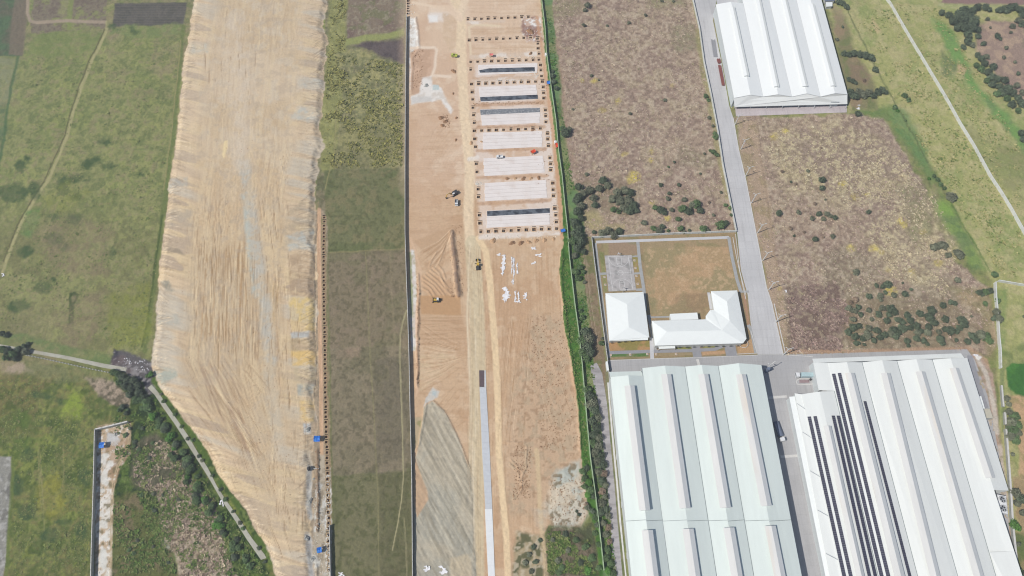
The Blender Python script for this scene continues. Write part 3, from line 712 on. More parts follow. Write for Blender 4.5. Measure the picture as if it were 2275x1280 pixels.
# building site ---------------------------------------------------------------
SITE = [(905, -60), (1198, -60), (1200, 0), (1207, 66), (1211, 120), (1220, 199), (1230, 271), (1237, 340), (1243, 393), (1250, 462), (1252, 545), (1246, 560), (1243, 600), (1246, 640), (1252, 680),
        (1250, 700), (1256, 740), (1265, 780), (1276, 840), (1283, 900), (1288, 960), (1291, 1010), (1300, 1080), (1306, 1140), (1290, 1172), (1220, 1166), (1200, 1200), (1210, 1260), (1212, 1380), (918, 1380), (917, 1160), (916, 1060), (912, 900), (907, 700), (901, 520), (901, 360), (904, 38)]
P(SITE, sand, 1.5, .4, .6, region='building_site_ground')
far = sst(Y, 200, 330)
sand_far = cover([A(224, 198, 172), (A(214, 184, 158), nA, .45, .6, .7), (A(232, 210, 186), nB, .5, .66, .6)])  # far soil painted paler and pinker: haze put into its colour
P([(905, -60), (1198, -60), (1240, 340), (1050, 420), (905, 420)], sand_far, 50, 0, k=.8)
P([(940, 380), (1010, 380), (1010, 520), (905, 560), (905, 240), (935, 230), (1000, 262), (1020, 320)], A(208, 176, 146), 14, 3, k=.6)
hs = vnoise(X * .04, Y * 1.1, 61) * .6 + vnoise(X * .09, Y * 2.2, 62) * .4
vs = vnoise(X * 1.2, Y * .04, 63) * .6 + vnoise(X * 2.3, Y * .08, 64) * .4
dsk = vnoise((X + Y * .62) * 1.1, (Y - X * .62) * .05, 65) * .6 + vnoise((X + Y * .62) * 2.2, (Y - X * .62) * .1, 66) * .4
dsk2 = vnoise((X * .9 - Y) * .8, (Y * .9 + X) * .05, 67)
stk = A(182, 148, 116)
P([(908, 235), (1025, 240), (1030, 520), (908, 520)], stk, 8, 3, k=.28, f=sst(hs, .54, .7))
P([(1040, -20), (1200, -30), (1200, 130), (1045, 134)], stk, 8, 3, k=.3, f=sst(hs, .56, .7))
P([(1030, 430), (1240, 545), (1280, 900), (1200, 1160), (1100, 1300), (1010, 1300), (1030, 700)], stk, 12, 3, k=.5, f=sst(vs, .55, .7))
P([(930, 700), (1040, 700), (1050, 960), (930, 900)], stk, 8, 3, k=.4, f=sst(hs, .52, .7))
P([(1250, 700), (1290, 1000), (1180, 1150), (1120, 1150), (1130, 900), (1180, 700)], cover([A(202, 174, 145), (A(168, 140, 114), .97 - nC, .54, .66, .8), (A(186, 168, 142), nE, .5, .64, .7)]), 20, 8, k=.8)
# shade of soil by field part
P([(908, 40), (925, 40), (934, 120), (930, 170), (912, 200), (908, 120)], cover([A(222, 214, 204), (A(240, 238, 232), nC, .5, .62, .9), (A(196, 172, 148), nB, .52, .64, .7)]), 4, 2, 1)
P([(922, 108), (968, 106), (966, 160), (940, 215), (914, 210), (912, 120)], cover([A(212, 180, 154), (A(196, 164, 138), nB, .46, .6, .8)]), 4, 2)
S([(918, 6), (960, 14), (985, 20)], 3, A(234, 212, 186), 3, 1)
S([(912, 108), (935, 106), (966, 106), (970, 112), (966, 150), (960, 168), (1000, 170)], 3, A(234, 214, 192), 3, 1)
P([(955, 15), (1000, 30), (985, 50), (950, 48)], A(232, 220, 208), 8, 3)
P([(950, 34), (974, 36), (972, 50), (952, 48)], A(238, 234, 228), 4, 2)
P([(938, 172), (960, 168), (962, 190), (982, 196), (986, 212), (1008, 244), (1002, 252), (980, 222), (950, 226), (914, 232), (912, 214), (934, 206)], cover([A(234, 228, 220), (A(214, 204, 192), nB, .5, .62, .8)]), 4, 2, 1)
P([(962, 188), (976, 190), (976, 200), (962, 200)], A(198, 208, 204), 2, 1)
P([(914, 216), (958, 212), (960, 224), (914, 230)], A(208, 204, 198), 4, 2, k=.8)
P([(984, 30), (1012, 30), (1018, 104), (1000, 112), (984, 84)], A(212, 186, 156), 5, 2, k=.8)
P([(1000, 116), (1020, 116), (1020, 150), (1004, 150)], A(214, 184, 154), 5, 2, k=.8)
# roads of the site
S([(1000, -30), (1016, 10), (1026, 50), (1024, 110), (1028, 180), (1032, 260), (1040, 330), (1044, 400), (1040, 470), (1044, 540)], 11, A(234, 212, 180), 5, 1, k=.9, region='dirt_track')
S([(1020, 40), (1034, 0), (1044, -30)], 8, A(234, 212, 184), 5, 1, k=.85)
S([(960, 20), (1000, 20), (1022, 40)], 9, A(232, 208, 182), 5, 1, k=.8)
S([(1046, 120), (1042, 60), (1056, 55), (1110, 58)], 2.5, A(232, 214, 184), 3, 1, k=.8)
for q in (66, 70, 75, 108, 120):
    S([(1050, q), (1120, q - 1), (1185, q - 3)], 1.2, A(204, 174, 142), 1.5, .6, k=.6)
S([(1050, 540), (1060, 700), (1062, 820), (1058, 1000), (1058, 1150), (1060, 1380)], 17, A(214, 200, 168), 4, .6, k=.75, region='dirt_track')
S([(1044, 540), (1038, 700), (1046, 900), (1052, 1100), (1056, 1300)], 2.0, A(228, 212, 184), 2, .4, k=.8)
for dx in (-13, -9, 6, 10):
    S([(1052 + dx, 545), (1060 + dx, 700), (1060 + dx, 830), (1056 + dx, 1000), (1056 + dx, 1150), (1058 + dx, 1380)], .8, A(190, 166, 134), .9, .2, k=.6)
S([(1064, 530), (1080, 560), (1088, 620), (1096, 720), (1102, 800), (1106, 900), (1108, 1000), (1116, 1100), (1124, 1180), (1130, 1290), (1136, 1380)], 7.2, A(232, 206, 168), 2.5, .5, region='dirt_track')
S([(1070, 560), (1074, 640), (1084, 760)], 1.0, A(192, 160, 128), 1, .3, k=.7)
S([(1112, 820), (1116, 960), (1124, 1080), (1130, 1160)], 1.0, A(180, 150, 118), 1, .3, k=.7)
S([(1124, 700), (1122, 800), (1120, 880)], 2, A(190, 158, 126), 3, 1, k=.5)
S([(1192, 1000), (1196, 1060), (1200, 1140), (1206, 1200), (1215, 1290)], 5, A(214, 190, 154), 3, 1, k=.9)
# the slab courts
P([(1054, 136), (1196, 130), (1214, 170), (1226, 300), (1240, 470), (1246, 520), (1066, 532), (1056, 330)], cover([A(226, 206, 188), (A(208, 176, 148), nB, .48, .62, .8), (A(234, 224, 216), nA, .5, .6, .6)]), 6, 3, 1, k=.85)
for (ya, yb, xa, xb) in [(176, 172, 1054, 1190), (234, 228, 1056, 1205), (284, 280, 1060, 1208), (335, 330, 1062, 1212), (396, 390, 1062, 1216), (454, 444, 1064, 1222)]:
    S([(xa, ya), (xb, yb)], 4, cover([A(202, 166, 134), (A(180, 144, 116), nC, .5, .64, .8)]), 3, 1.5, 1, k=.8)
for (xa, ya, xb, yb, w) in [(1048, 126, 1190, 120, 5), (1040, 50, 1120, 46, 4), (1050, 180, 1190, 172, 4), (1060, 404, 1078, 402, 6), (1070, 526, 1240, 516, 7), (1042, 355, 1060, 350, 5)]:
    S([(xa, ya), (xb, yb)], w, cover([A(220, 200, 180), (A(238, 232, 224), nB, .48, .6, .9)]), 4, 2, 1, k=.7)
P([(1160, 36), (1200, 40), (1206, 90), (1170, 92), (1160, 70)], cover([A(206, 180, 162), (A(240, 236, 232), nC, .5, .62, .9), (A(150, 116, 104), nB, .52, .62, .8)]), 5, 3, 1)
P([(1168, 80), (1200, 60), (1202, 78), (1176, 88)], A(166, 130, 116), 4, 2, k=.7)
S([(1192, 40), (1204, 110), (1216, 200), (1228, 300), (1242, 430), (1248, 530)], 3.5, A(206, 162, 130), 3, 1.2, 1, k=.75)
P([(1130, 590), (1150, 548), (1180, 560), (1200, 590), (1180, 600)], A(214, 188, 160), 10, 4, k=.4)
# graded fans and windrows
P([(920, 535), (1004, 502), (1000, 530), (960, 570), (940, 560)], A(196, 164, 132), 3, 1, k=.7)
P([(934, 560), (1010, 520), (1000, 590), (972, 590), (950, 610)], A(190, 156, 124), 5, 2, k=.6, f=sst(dsk2, .4, .6))
P([(930, 612), (975, 590), (1010, 660), (945, 660)], A(200, 166, 132), 6, 2, k=.5)
P([(932, 656), (1024, 656), (1024, 700), (936, 698)], A(194, 156, 118), 2.5, 1, k=.9)
P([(934, 712), (1030, 700), (1034, 760), (936, 770)], cover([A(204, 172, 140), (stk, hs, .54, .68, .7)]), 6, 2, k=.8)
P([(928, 780), (1010, 790), (1020, 810), (930, 872)], A(214, 194, 160), 5, 3, k=.5, f=sst(hs, .42, .6))
P([(912, 555), (922, 555), (926, 700), (930, 780), (916, 780), (908, 700)], cover([A(216, 206, 196), (A(230, 226, 220), nB, .5, .6, .8), (A(170, 168, 128), nC, .58, .7, .5)]), 3, 1.5, 1)
P([(908, 560), (914, 560), (918, 700), (911, 700)], A(140, 148, 96), 2, 1, 1, k=.7)
S([(912, 530), (924, 560), (934, 600), (926, 680), (924, 720), (930, 820), (924, 880)], 2.5, A(222, 190, 160), 3, 1.5, k=.8)
S([(927, 640), (930, 690), (928, 760), (930, 850)], 1.6, A(176, 140, 110), 2, 1.5, 1, k=.7)
# grey gravel fill
GRAV = [(942, 905), (962, 892), (986, 912), (1000, 940), (1018, 975), (1030, 1010), (1046, 1050), (1050, 1100), (1052, 1160), (1056, 1240), (1060, 1380), (918, 1380), (918, 1150), (916, 1040), (930, 990), (938, 940)]
P(GRAV, cover([A(186, 176, 156), (A(172, 168, 154), nA, .44, .58, .9), (A(158, 150, 132), dsk, .54, .68, .7), (A(204, 196, 176), 1 - dsk, .56, .7, .5)]), 2.5, 1.5, .5, region='gravel_fill')
P([(920, 1010), (930, 1040), (950, 1090), (952, 1110), (926, 1150), (918, 1100)], A(202, 170, 138), 3, 1, k=.85)
P([(960, 860), (976, 870), (972, 884), (948, 898), (940, 906), (944, 890)], A(206, 200, 190), 3, 2, 1)
P([(960, 868), (970, 870), (968, 880), (960, 878)], A(190, 198, 196), 2, 1)
P([(915, 930), (938, 925), (930, 985), (916, 1010)], cover([A(190, 172, 142), (A(140, 140, 96), nB, .5, .62, .7)]), 4, 2)
P([(1000, 1240), (1045, 1230), (1050, 1290), (1000, 1300)], A(204, 188, 160), 6, 2, k=.7)
# south-east rubble and weeds
P([(1222, 1072), (1240, 1052), (1288, 1020), (1300, 1080), (1306, 1140), (1290, 1172), (1222, 1166), (1208, 1120)], cover([A(204, 196, 178), (A(186, 190, 180), nA, .46, .56, .9), (A(138, 126, 104), .97 - nC, .53, .62, .9), (A(218, 202, 178), nB, .5, .62, .7)]), 16, 7, 2, region='gravel_fill')
P([(1180, 1130), (1215, 1130), (1210, 1180), (1190, 1170)], A(196, 186, 168), 6, 3, k=.7)
P([(1208, 1176), (1232, 1166), (1295, 1174), (1322, 1160), (1345, 1380), (1216, 1380), (1216, 1240)], cover([A(94, 98, 76), (A(76, 96, 58), nB, .48, .62, .8), (A(134, 120, 104), nA, .5, .6, .8), (A(78, 80, 60), .97 - nC, .5, .64, .6)]), 16, 8, 3, region='thicket_ground')
P([(1150, 1180), (1200, 1190), (1210, 1290), (1212, 1380), (1150, 1380), (1140, 1260)], cover([A(176, 160, 130), (A(100, 102, 76), nB, .5, .58, .9), (A(196, 184, 160), nC, .54, .66, .8)]), 8, 4, 1)

# verge on both sides of the green wall --------------------------------------
vl = [(1202, 0), (1207, 66), (1211, 120), (1220, 199), (1230, 271), (1237, 340), (1243, 393), (1250, 462), (1252, 545), (1246, 560), (1243, 600), (1246, 640), (1252, 680), (1250, 700), (1256, 740), (1265, 780), (1276, 840), (1283, 900), (1288, 960), (1291, 1010), (1300, 1080), (1308, 1140), (1322, 1170), (1340, 1380)]
P(vl + [(1358, 1380)] + [(p[0] + 2, p[1]) for p in reversed(W2)], lush, 1.5, .3, 1, region='grass_verge')
P([(1204, -60), (1222, -60), (1230, 40), (1240, 100), (1246, 180), (1252, 260), (1262, 330), (1268, 400), (1296, 420), (1300, 520), (1300, 560), (1300, 640), (1312, 740), (1326, 830), (1330, 900), (1346, 1000), (1352, 1100), (1366, 1200), (1374, 1380), (1356, 1380)] + list(reversed(W2)), cover([A(116, 142, 98), (A(98, 122, 80), nB, .45, .6, .8), (A(150, 150, 108), nA, .5, .6, .6)]), 4, 3, 1, region='grass_verge')
P([(1288, 560), (1300, 520), (1312, 530), (1322, 600), (1340, 760), (1350, 830), (1345, 900), (1330, 900), (1322, 820), (1312, 720), (1300, 640)], cover([A(138, 122, 100), (A(120, 124, 86), nB, .5, .62, .8), (A(158, 140, 118), nC, .56, .68, .6)]), 4, 2, region='yard_ground')

# dry scrub north of the compound --------------------------------------------
DRY1 = [(1222, -60), (1534, -60), (1537, 0), (1552, 66), (1562, 140), (1577, 210), (1592, 290), (1605, 370), (1619, 440), (1630, 495), (1634, 517), (1314, 528), (1298, 520), (1296, 440), (1268, 400), (1262, 330), (1250, 240), (1246, 160), (1232, 60)]
P(DRY1, dry, 3, 2, 1, region='dry_scrub_field')
P([(1222, -60), (1300, -60), (1290, 30), (1236, 50)], A(146, 142, 108), 14, 8, k=.6)
P([(1490, 60), (1540, 50), (1560, 110), (1500, 115)], A(136, 134, 104), 12, 6, k=.7)
P([(1430, -60), (1530, -60), (1530, 10), (1440, 20)], A(140, 140, 100), 12, 8, k=.6)
P([(1290, 405), (1400, 395), (1425, 470), (1400, 480), (1330, 470), (1300, 520), (1290, 480)], A(118, 112, 86), 10, 6, k=.5)
P([(1300, 470), (1330, 470), (1345, 500), (1390, 500), (1388, 512), (1310, 512), (1296, 500)], cover([A(184, 172, 128), (A(150, 140, 104), nC, .5, .64, .7)]), 8, 5, k=.7)
P([(1390, 390), (1400, 380), (1424, 385), (1420, 402), (1396, 408)], A(206, 190, 98), 5, 3, 1, k=.8)
S([(1240, 90), (1256, 280), (1286, 420)], 6, A(166, 142, 124), 8, 3, k=.7)
# strips by the wall
S([(1548, 66), (1558, 140), (1573, 210), (1588, 290), (1600, 370), (1614, 440)], 4, A(150, 148, 98), 5, 3, k=.6)

# east scrub and meadow --------------------------------------------------------
MEAD = [(1820, -60), (2340, -60), (2340, 1380), (2240, 1380), (2232, 1100), (2218, 860), (2210, 640), (2190, 600), (2150, 520), (2110, 440), (2080, 380), (2020, 300), (1960, 240), (1900, 250), (1880, 255), (1884, 212), (1850, 60)]
P(MEAD, meadow, 6, 4, region='meadow')
DRY2 = [(1634, 262), (1880, 254), (1960, 262), (2005, 330), (2060, 420), (2080, 500), (2120, 580), (2200, 640), (2216, 760), (2200, 790), (2150, 780), (1806, 792), (1742, 790), (1736, 760), (1708, 640), (1672, 480), (1644, 330)]
P(DRY2, dry, 6, 6, 1, region='scrub_field')
P([(1720, 290), (1900, 270), (2000, 330), (2050, 420), (2000, 440), (1860, 450), (1800, 410), (1750, 420), (1700, 340)], dry_y, 40, 14, k=.7)
P([(1960, 470), (2080, 430), (2130, 560), (2060, 640), (1960, 600), (1920, 520)], dry_y, 30, 12, k=.6)
P([(2000, 410), (2060, 400), (2080, 500), (2040, 560), (2010, 480)], A(124, 126, 90), 14, 8, k=.6)
P([(1745, 640), (1860, 620), (1890, 700), (1860, 790), (1760, 780)], cover([A(140, 120, 112), (A(118, 98, 92), nB, .46, .6, .8), (A(164, 148, 126), nC, .55, .68, .7)]), 16, 8, k=.8)
P([(1870, 670), (2120, 660), (2190, 720), (2180, 775), (1880, 775)], A(138, 124, 98), 16, 8, k=.5)
P([(1640, 270), (1680, 268), (1690, 340), (1716, 480), (1722, 560), (1742, 660), (1752, 770), (1738, 780), (1706, 640), (1670, 470), (1650, 350)], cover([A(184, 162, 138), (A(160, 144, 112), nB, .5, .64, .8)]), 4, 2, 1, k=.8)
S([(1684, 275), (1690, 350), (1702, 430), (1714, 520), (1726, 600)], 1, A(148, 126, 106), 1.5, 1, k=.6)
S([(1750, 780), (1900, 782), (2150, 775), (2190, 800), (2208, 900)], 5, A(190, 158, 132), 4, 2, k=.8)
for (x, y, r) in [(1718, 305, 11), (1745, 290, 7), (1873, 408, 9), (1900, 436, 11), (1890, 552, 11), (1942, 550, 13), (1960, 560, 7), (2085, 587, 11), (2025, 602, 9), (1975, 600, 8), (1980, 646, 14), (1930, 430, 6), (2050, 515, 7), (1735, 640, 5), (1405, 398, 12), (1390, 342, 7), (1445, 338, 6), (1444, 355, 6), (1482, 484, 8), (1450, 450, 6), (1337, 245, 10), (1320, 180, 8), (1375, 225, 7), (1295, 180, 5), (1495, 190, 6), (1925, 725, 5), (2005, 490, 10), (2010, 500, 8)]:
    P([(x + r * math.cos(k * .785), y + r * .75 * math.sin(k * .785)) for k in range(8)], A(212, 194, 104), 5, 3, 1.5, k=.75)
P([(1884, 250), (1990, 232), (2060, 330), (2075, 400), (2110, 480), (2090, 420), (2020, 330), (1960, 262)], cover([A(112, 138, 84), (A(140, 148, 92), nB, .5, .62, .7)]), 14, 5, k=.7)
P([(1975, 235), (2010, 240), (2060, 330), (2080, 400), (2070, 410), (2030, 340), (1985, 290)], A(110, 142, 94), 12, 5, k=.6)
P([(2074, 445), (2110, 450), (2150, 520), (2190, 600), (2160, 600), (2110, 520)], cover([A(112, 138, 88), (A(142, 168, 92), nB, .5, .6, .6)]), 12, 5, k=.75)
P([(2075, 450), (2105, 452), (2125, 480), (2110, 486), (2085, 478)], A(138, 172, 86), 10, 4, k=.55)
S([(1882, 22), (1900, 60), (1916, 90), (1950, 160), (1975, 205), (2000, 250), (2040, 320), (2062, 360)], 1.4, A(98, 108, 74), 2, 1.5, 1, k=.8)
S([(2112, 450), (2140, 500), (2170, 550), (2200, 605)], 1.4, A(84, 116, 60), 2, 1, 1, k=.8)
P([(1850, 20), (1880, 40), (1900, 110), (1940, 180), (1950, 240), (1890, 250), (1876, 190), (1856, 90)], cover([A(136, 130, 100), (A(116, 126, 84), nB, .5, .62, .8), (A(164, 138, 118), nA, .5, .6, .7)]), 10, 5, k=.9)
P([(1885, 138), (1915, 140), (1935, 165), (1925, 190), (1890, 180)], A(150, 126, 110), 8, 4, k=.7)
P([(1938, 38), (1958, 66), (1950, 78), (1936, 52)], A(196, 178, 136), 4, 2, k=.8)
P([(1848, 8), (1870, 20), (1880, 60), (1852, 60)], A(162, 146, 120), 8, 3, k=.7)
# far right
P([(2070, 40), (2110, 60), (2140, 120), (2180, 200), (2260, 280), (2300, 330), (2300, 360), (2240, 300), (2160, 200), (2110, 130)], cover([A(112, 156, 88), (A(98, 134, 82), nB, .5, .62, .8)]), 12, 6, k=.8)
P([(2090, 110), (2130, 140), (2120, 170), (2095, 165)], A(112, 128, 90), 10, 5, k=.8)
P([(2125, 130), (2148, 150), (2140, 168), (2126, 160)], A(206, 178, 140), 5, 2, k=.8)
P([(2130, -60), (2340, -60), (2340, 10), (2230, 12), (2090, 6)], A(150, 124, 118), 4, 2, region='ploughed_field')
P([(2090, 5), (2230, 10), (2340, 12), (2340, 26), (2200, 24), (2080, 14)], A(176, 178, 132), 5, 3, k=.8)
P([(2170, 50), (2340, 40), (2340, 290), (2240, 200), (2200, 150), (2165, 110)], cover([A(164, 142, 128), (A(190, 166, 142), nB, .5, .62, .7), (A(128, 126, 100), nA, .5, .62, .6)]), 8, 4, region='dry_scrub_field')
P([(2140, 280), (2200, 310), (2260, 400), (2290, 470), (2240, 430), (2180, 350)], A(136, 140, 96), 14, 6, k=.6)
P([(2215, 330), (2340, 330), (2340, 470), (2270, 420)], A(130, 132, 90), 14, 6, k=.5)
P([(2100, 640), (2206, 640), (2214, 800), (2190, 790), (2180, 700)], cover([A(150, 142, 100), (A(176, 150, 116), nB, .5, .62, .7)]), 12, 5, k=.6)
P([(2212, 640), (2240, 640), (2232, 790), (2216, 810)], A(118, 146, 84), 10, 4, k=.7)
P([(2222, 780), (2290, 760), (2340, 800), (2260, 830), (2226, 820)], A(122, 136, 86), 10, 4, k=.8)
P([(2236, 818), (2250, 808), (2340, 806), (2340, 900), (2284, 892), (2256, 876), (2240, 860)], cover([A(78, 120, 66), (A(92, 140, 72), nB, .5, .62, .6)]), 3, 2, 1, region='grass_strip')
P([(2240, 880), (2262, 880), (2340, 900), (2340, 1120), (2262, 1060), (2262, 980), (2256, 920)], cover([A(196, 166, 130), (A(158, 148, 104), nB, .5, .62, .7)]), 6, 4)
P([(2250, 1060), (2340, 1060), (2340, 1200), (2262, 1180)], cover([A(170, 150, 116), (A(112, 120, 82), nA, .46, .58, .9)]), 6, 5)
P([(2252, 1180), (2340, 1180), (2340, 1380), (2262, 1380)], cover([A(160, 144, 106), (A(104, 118, 74), nA, .46, .58, .9)]), 6, 5)
# service ground round the big warehouse
P([(2140, 776), (2180, 792), (2206, 830), (2222, 960), (2238, 1100), (2252, 1240), (2262, 1380), (2180, 1380), (2160, 1000), (2140, 800)], cover([A(182, 158, 140), (A(204, 192, 178), nB, .5, .6, .8), (A(146, 138, 108), nC, .56, .68, .6)]), 4, 2, 1, region='yard_ground')
S([(2172, 800), (2190, 830), (2200, 870), (2210, 920), (2214, 960)], 5, A(208, 198, 184), 3, 1, 1, k=.85)
P([(2165, 788), (2182, 792), (2176, 800), (2166, 796)], A(236, 232, 224), 2, 1, 1)
P([(2232, 820), (2222, 820), (2226, 960), (2232, 960)], A(126, 140, 96), 3, 1, k=.7)
# compound lawn
P([(1316, 526), (1634, 516), (1650, 600), (1684, 788), (1352, 800), (1340, 740)], cover([A(162, 142, 112), (A(140, 132, 98), nB, .5, .62, .7)]), 2, .5, region='compound_lawn')
P([(1426, 532), (1612, 527), (1640, 645), (1586, 660), (1580, 700), (1450, 708), (1436, 640)], cover([A(190, 160, 126), (A(176, 152, 118), nB, .46, .6, .8), (A(152, 144, 110), nA, .52, .62, .7), (A(204, 176, 142), nC, .6, .7, .6)]), 3, 1.5)
P([(1426, 530), (1612, 527), (1616, 548), (1428, 552)], cover([A(164, 146, 116), (A(140, 136, 100), nB, .5, .6, .7)]), 6, 3, k=.8)
P([(1500, 655), (1585, 650), (1578, 700), (1490, 700)], A(152, 130, 104), 8, 4, k=.75)
P([(1436, 600), (1452, 600), (1458, 690), (1444, 700)], A(142, 138, 104), 6, 3, k=.6)
P([(1340, 536), (1412, 534), (1414, 566), (1344, 568)], cover([A(164, 142, 120), (A(148, 142, 112), nB, .5, .6, .7)]), 4, 2)
P([(1352, 757), (1444, 755), (1444, 778), (1354, 780)], cover([A(184, 148, 108), (A(142, 138, 84), nB, .5, .6, .8)]), 3, 1.5)
P([(1358, 786), (1440, 784), (1440, 792), (1358, 794)], cover([A(100, 128, 80), (A(134, 134, 98), nB, .5, .6, .8)]), 2, 1)
P([(1457, 786), (1538, 783), (1538, 789), (1457, 791)], A(164, 148, 118), 2, 1)
P([(1560, 781), (1610, 778), (1612, 786), (1560, 789)], A(194, 160, 126), 2, 1)
P([(1636, 762), (1672, 752), (1680, 784), (1640, 786)], A(190, 158, 122), 3, 1)
P([(1650, 655), (1655, 655), (1668, 730), (1662, 730)], A(178, 144, 118), 2, .5)
P([(1502, 770), (1536, 769), (1536, 778), (1502, 779)], cover([A(140, 140, 90), (A(114, 122, 80), nB, .5, .6, .8)]), 2, 1)
P([(1562, 768), (1604, 766), (1604, 776), (1562, 778)], cover([A(152, 148, 96), (A(124, 128, 84), nB, .5, .6, .8)]), 2, 1)
P([(1352, 540), (1340, 540), (1354, 650), (1352, 650)], A(160, 148, 112), 3, 1)
P([(1331, 560), (1341, 560), (1350, 648), (1342, 650)], cover([A(150, 148, 104), (A(122, 128, 84), nB, .5, .6, .6)]), 2, 1)
P([(1405, 572), (1416, 572), (1424, 640), (1414, 642)], cover([A(168, 146, 108), (A(150, 148, 84), nB, .5, .6, .6)]), 2, 1)
# west strip of the big warehouse
P([(1345, 800), (1362, 860), (1400, 1380), (1372, 1380), (1352, 1080), (1345, 900)], cover([A(136, 134, 104), (A(108, 118, 78), nB, .5, .6, .8)]), 3, 1, region='yard_ground')

# relief elsewhere --------------------------------------------------------------
hgt += np.where(emb < 0, (nC - .5) * .5 * (reg != rid['building_site_ground']) + (nB - .5) * .3 * (reg != rid['building_site_ground']), 0)
site = (reg == rid['building_site_ground']) | (reg == rid['gravel_fill'])
hgt += np.where(site, (nC - .5) * .14 + (vs - .5) * .16 * sst(PX, 1040, 1100), 0)
idx, m = area([(908, 235), (1025, 240), (1030, 520), (908, 520)], 10); hgt[idx] += -m * .05 * (1 - np.abs(hs[idx] - .5) * 2) ** 3
idx, m = area([(930, 700), (1040, 700), (1050, 960), (930, 900)], 10); hgt[idx] += -m * .16 * (1 - np.abs(hs[idx] - .5) * 2) ** 3
idx, m = area(GRAV, 6); hgt[idx] += .5 * m + m * .35 * (dsk[idx] - .5)
def ridge(pts, w, h, warp=0, fine=0):
    idx, m = strip(pts, w, w * 1.6, warp, fine); hgt[idx] += m * h
for a, b in [((938, 618), (980, 690 - 34)), ((944, 612), (988, 656)), ((950, 606), (992, 648)), ((956, 600), (996, 640)), ((962, 594), (984, 626)), ((972, 588), (990, 620)), ((940, 628), (966, 656)), ((938, 640), (958, 658))]:
    ridge([a, ((a[0] + b[0]) / 2 + 3, (a[1] + b[1]) / 2 - 2), b], 1.2, .55)
ridge([(984, 626), (996, 650), (1004, 656)], 1.2, .6)
ridge([(990, 545), (982, 565), (975, 584)], 1.3, .6)
ridge([(970, 560), (958, 580), (954, 592)], 1.2, .5)
ridge([(1004, 516), (1006, 540), (1010, 570), (1014, 600), (1016, 630), (1020, 655)], 4.5, 1.5, 1, 1)
S([(1004, 516), (1006, 540), (1010, 570), (1014, 600), (1016, 630), (1020, 655)], 4.6, cover([A(166, 140, 118), (A(140, 122, 110), nC, .5, .62, .8)]), 2, 1, 1)
ridge([(928, 610), (930, 650), (928, 720), (929, 800), (926, 860)], 2.2, .9, 2, 1)
ridge([(924, 40), (928, 70), (930, 104)], 2, .8, 1, 1)
ridge([(930, 110), (916, 130), (914, 200)], 2, .5, 1, 1)
ridge([(1250, 560), (1246, 620), (1254, 700), (1268, 790), (1284, 900), (1290, 1000)], 2.5, .9, 1.5, 1)
ridge([(948, 898), (940, 940), (932, 985), (918, 1010)], 2, .6, .5)
ridge([(964, 892), (990, 920), (1006, 950), (1028, 1000), (1046, 1046)], 1.6, .4, .5)
ridge([(1170, 990), (1168, 1040), (1152, 1072), (1150, 1046), (1132, 1030)], 1.2, .6, 2, 1)
ridge([(1120, 982), (1165, 985)], 1.2, .5, 1, 1)
ridge([(1135, 1020), (1160, 1050), (1158, 1090), (1140, 1110)], 1.2, .5, 2, 1)
ridge([(706, 500), (700, 560), (702, 640), (700, 720), (704, 800), (700, 880)], 1.6, -.5, 1.5, 1)
ridge([(706, 1000), (705, 1060), (708, 1120), (706, 1180)], 2.2, 1.0, 1, 1)
ridge([(704, 1256), (705, 1330)], 2.2, .9, 1, 1)
S([(706, 1000), (705, 1060), (708, 1120), (706, 1180)], 3, cover([A(146, 124, 102), (A(118, 102, 88), nC, .5, .62, .8)]), 2, 1, 1, k=.8)
# fans of dozer tracks on the site
def fan(org, targets, c, k=.6, w=.7, dh=-.1, bend=0):
    for (x, y) in targets:
        mx, my = (org[0] + x) / 2 + bend * (y - org[1]) * .1, (org[1] + y) / 2 - bend * (x - org[0]) * .1
        stroke([org, (mx + rk.uniform(-1, 1), my + rk.uniform(-1, 1)), (x, y)], w * rk.uniform(.6, 1.2), c, k * rk.uniform(.6, 1.1), dh)
dkc, ltc = A(166, 132, 100), A(232, 206, 174)
for q in range(9): fan((1004 + rk.uniform(-4, 4), 508 + q), [(936 + q * 3, 556 + q * 6)], dkc if q % 2 else ltc, .7, .8, -.15, .6)
for q in range(6): fan((992, 545 + q * 2), [(966 + q * 3, 588 + q * 2)], dkc, .6, .7, -.15)
for q in range(26):
    y1 = 716 + q * 6.2 + rk.uniform(-2, 2)
    fan((1022 + rk.uniform(-8, 6), 770 + q * 1.6 + rk.uniform(-3, 3)), [(932 + rk.uniform(0, 10), y1)], dkc if q % 2 else ltc, .6, .7, -.08, .4)
for q in range(10): fan((1030, 700 + q * 5), [(935, 700 + q * 7)], dkc, .35, .6, -.05)
for q in range(7): fan((975 + q * 6, 902 + q * 8), [(1016 + q * 3, 850 + q * 14)], dkc, .5, .6, -.08)
for q in range(40):
    x = rk.uniform(1112, 1180); y = rk.uniform(690, 930); L = rk.uniform(40, 130)
    stroke([(x, y), (x - L * .06 + rk.uniform(-3, 3), y + L / 2), (x - L * .10, y + L)], .6, dkc if q % 3 else ltc, rk.uniform(.3, .65), -.06)
for q in range(16):
    x = rk.uniform(1180, 1250); y = rk.uniform(720, 900); L = rk.uniform(60, 150)
    stroke([(x, y), (x + L * .12, y + L * .5), (x + L * .3, y + L)], .6, dkc if q % 2 else ltc, rk.uniform(.25, .5), -.05)
for q in range(46):
    x = rk.uniform(925, 1020); y = 240 + q * 6 + rk.uniform(-3, 3); L = rk.uniform(30, 90)
    stroke([(x, y), (x + L / 2, y - L * .05), (min(x + L, 1028), y - L * .10)], .6, dkc if q % 2 else ltc, rk.uniform(.15, .35), -.03)
for q in range(14): fan((940 + q * 5, 350 + q * 3), [(1006 + q, 240 + q * 10)], dkc, .22, .6, -.03, .8)
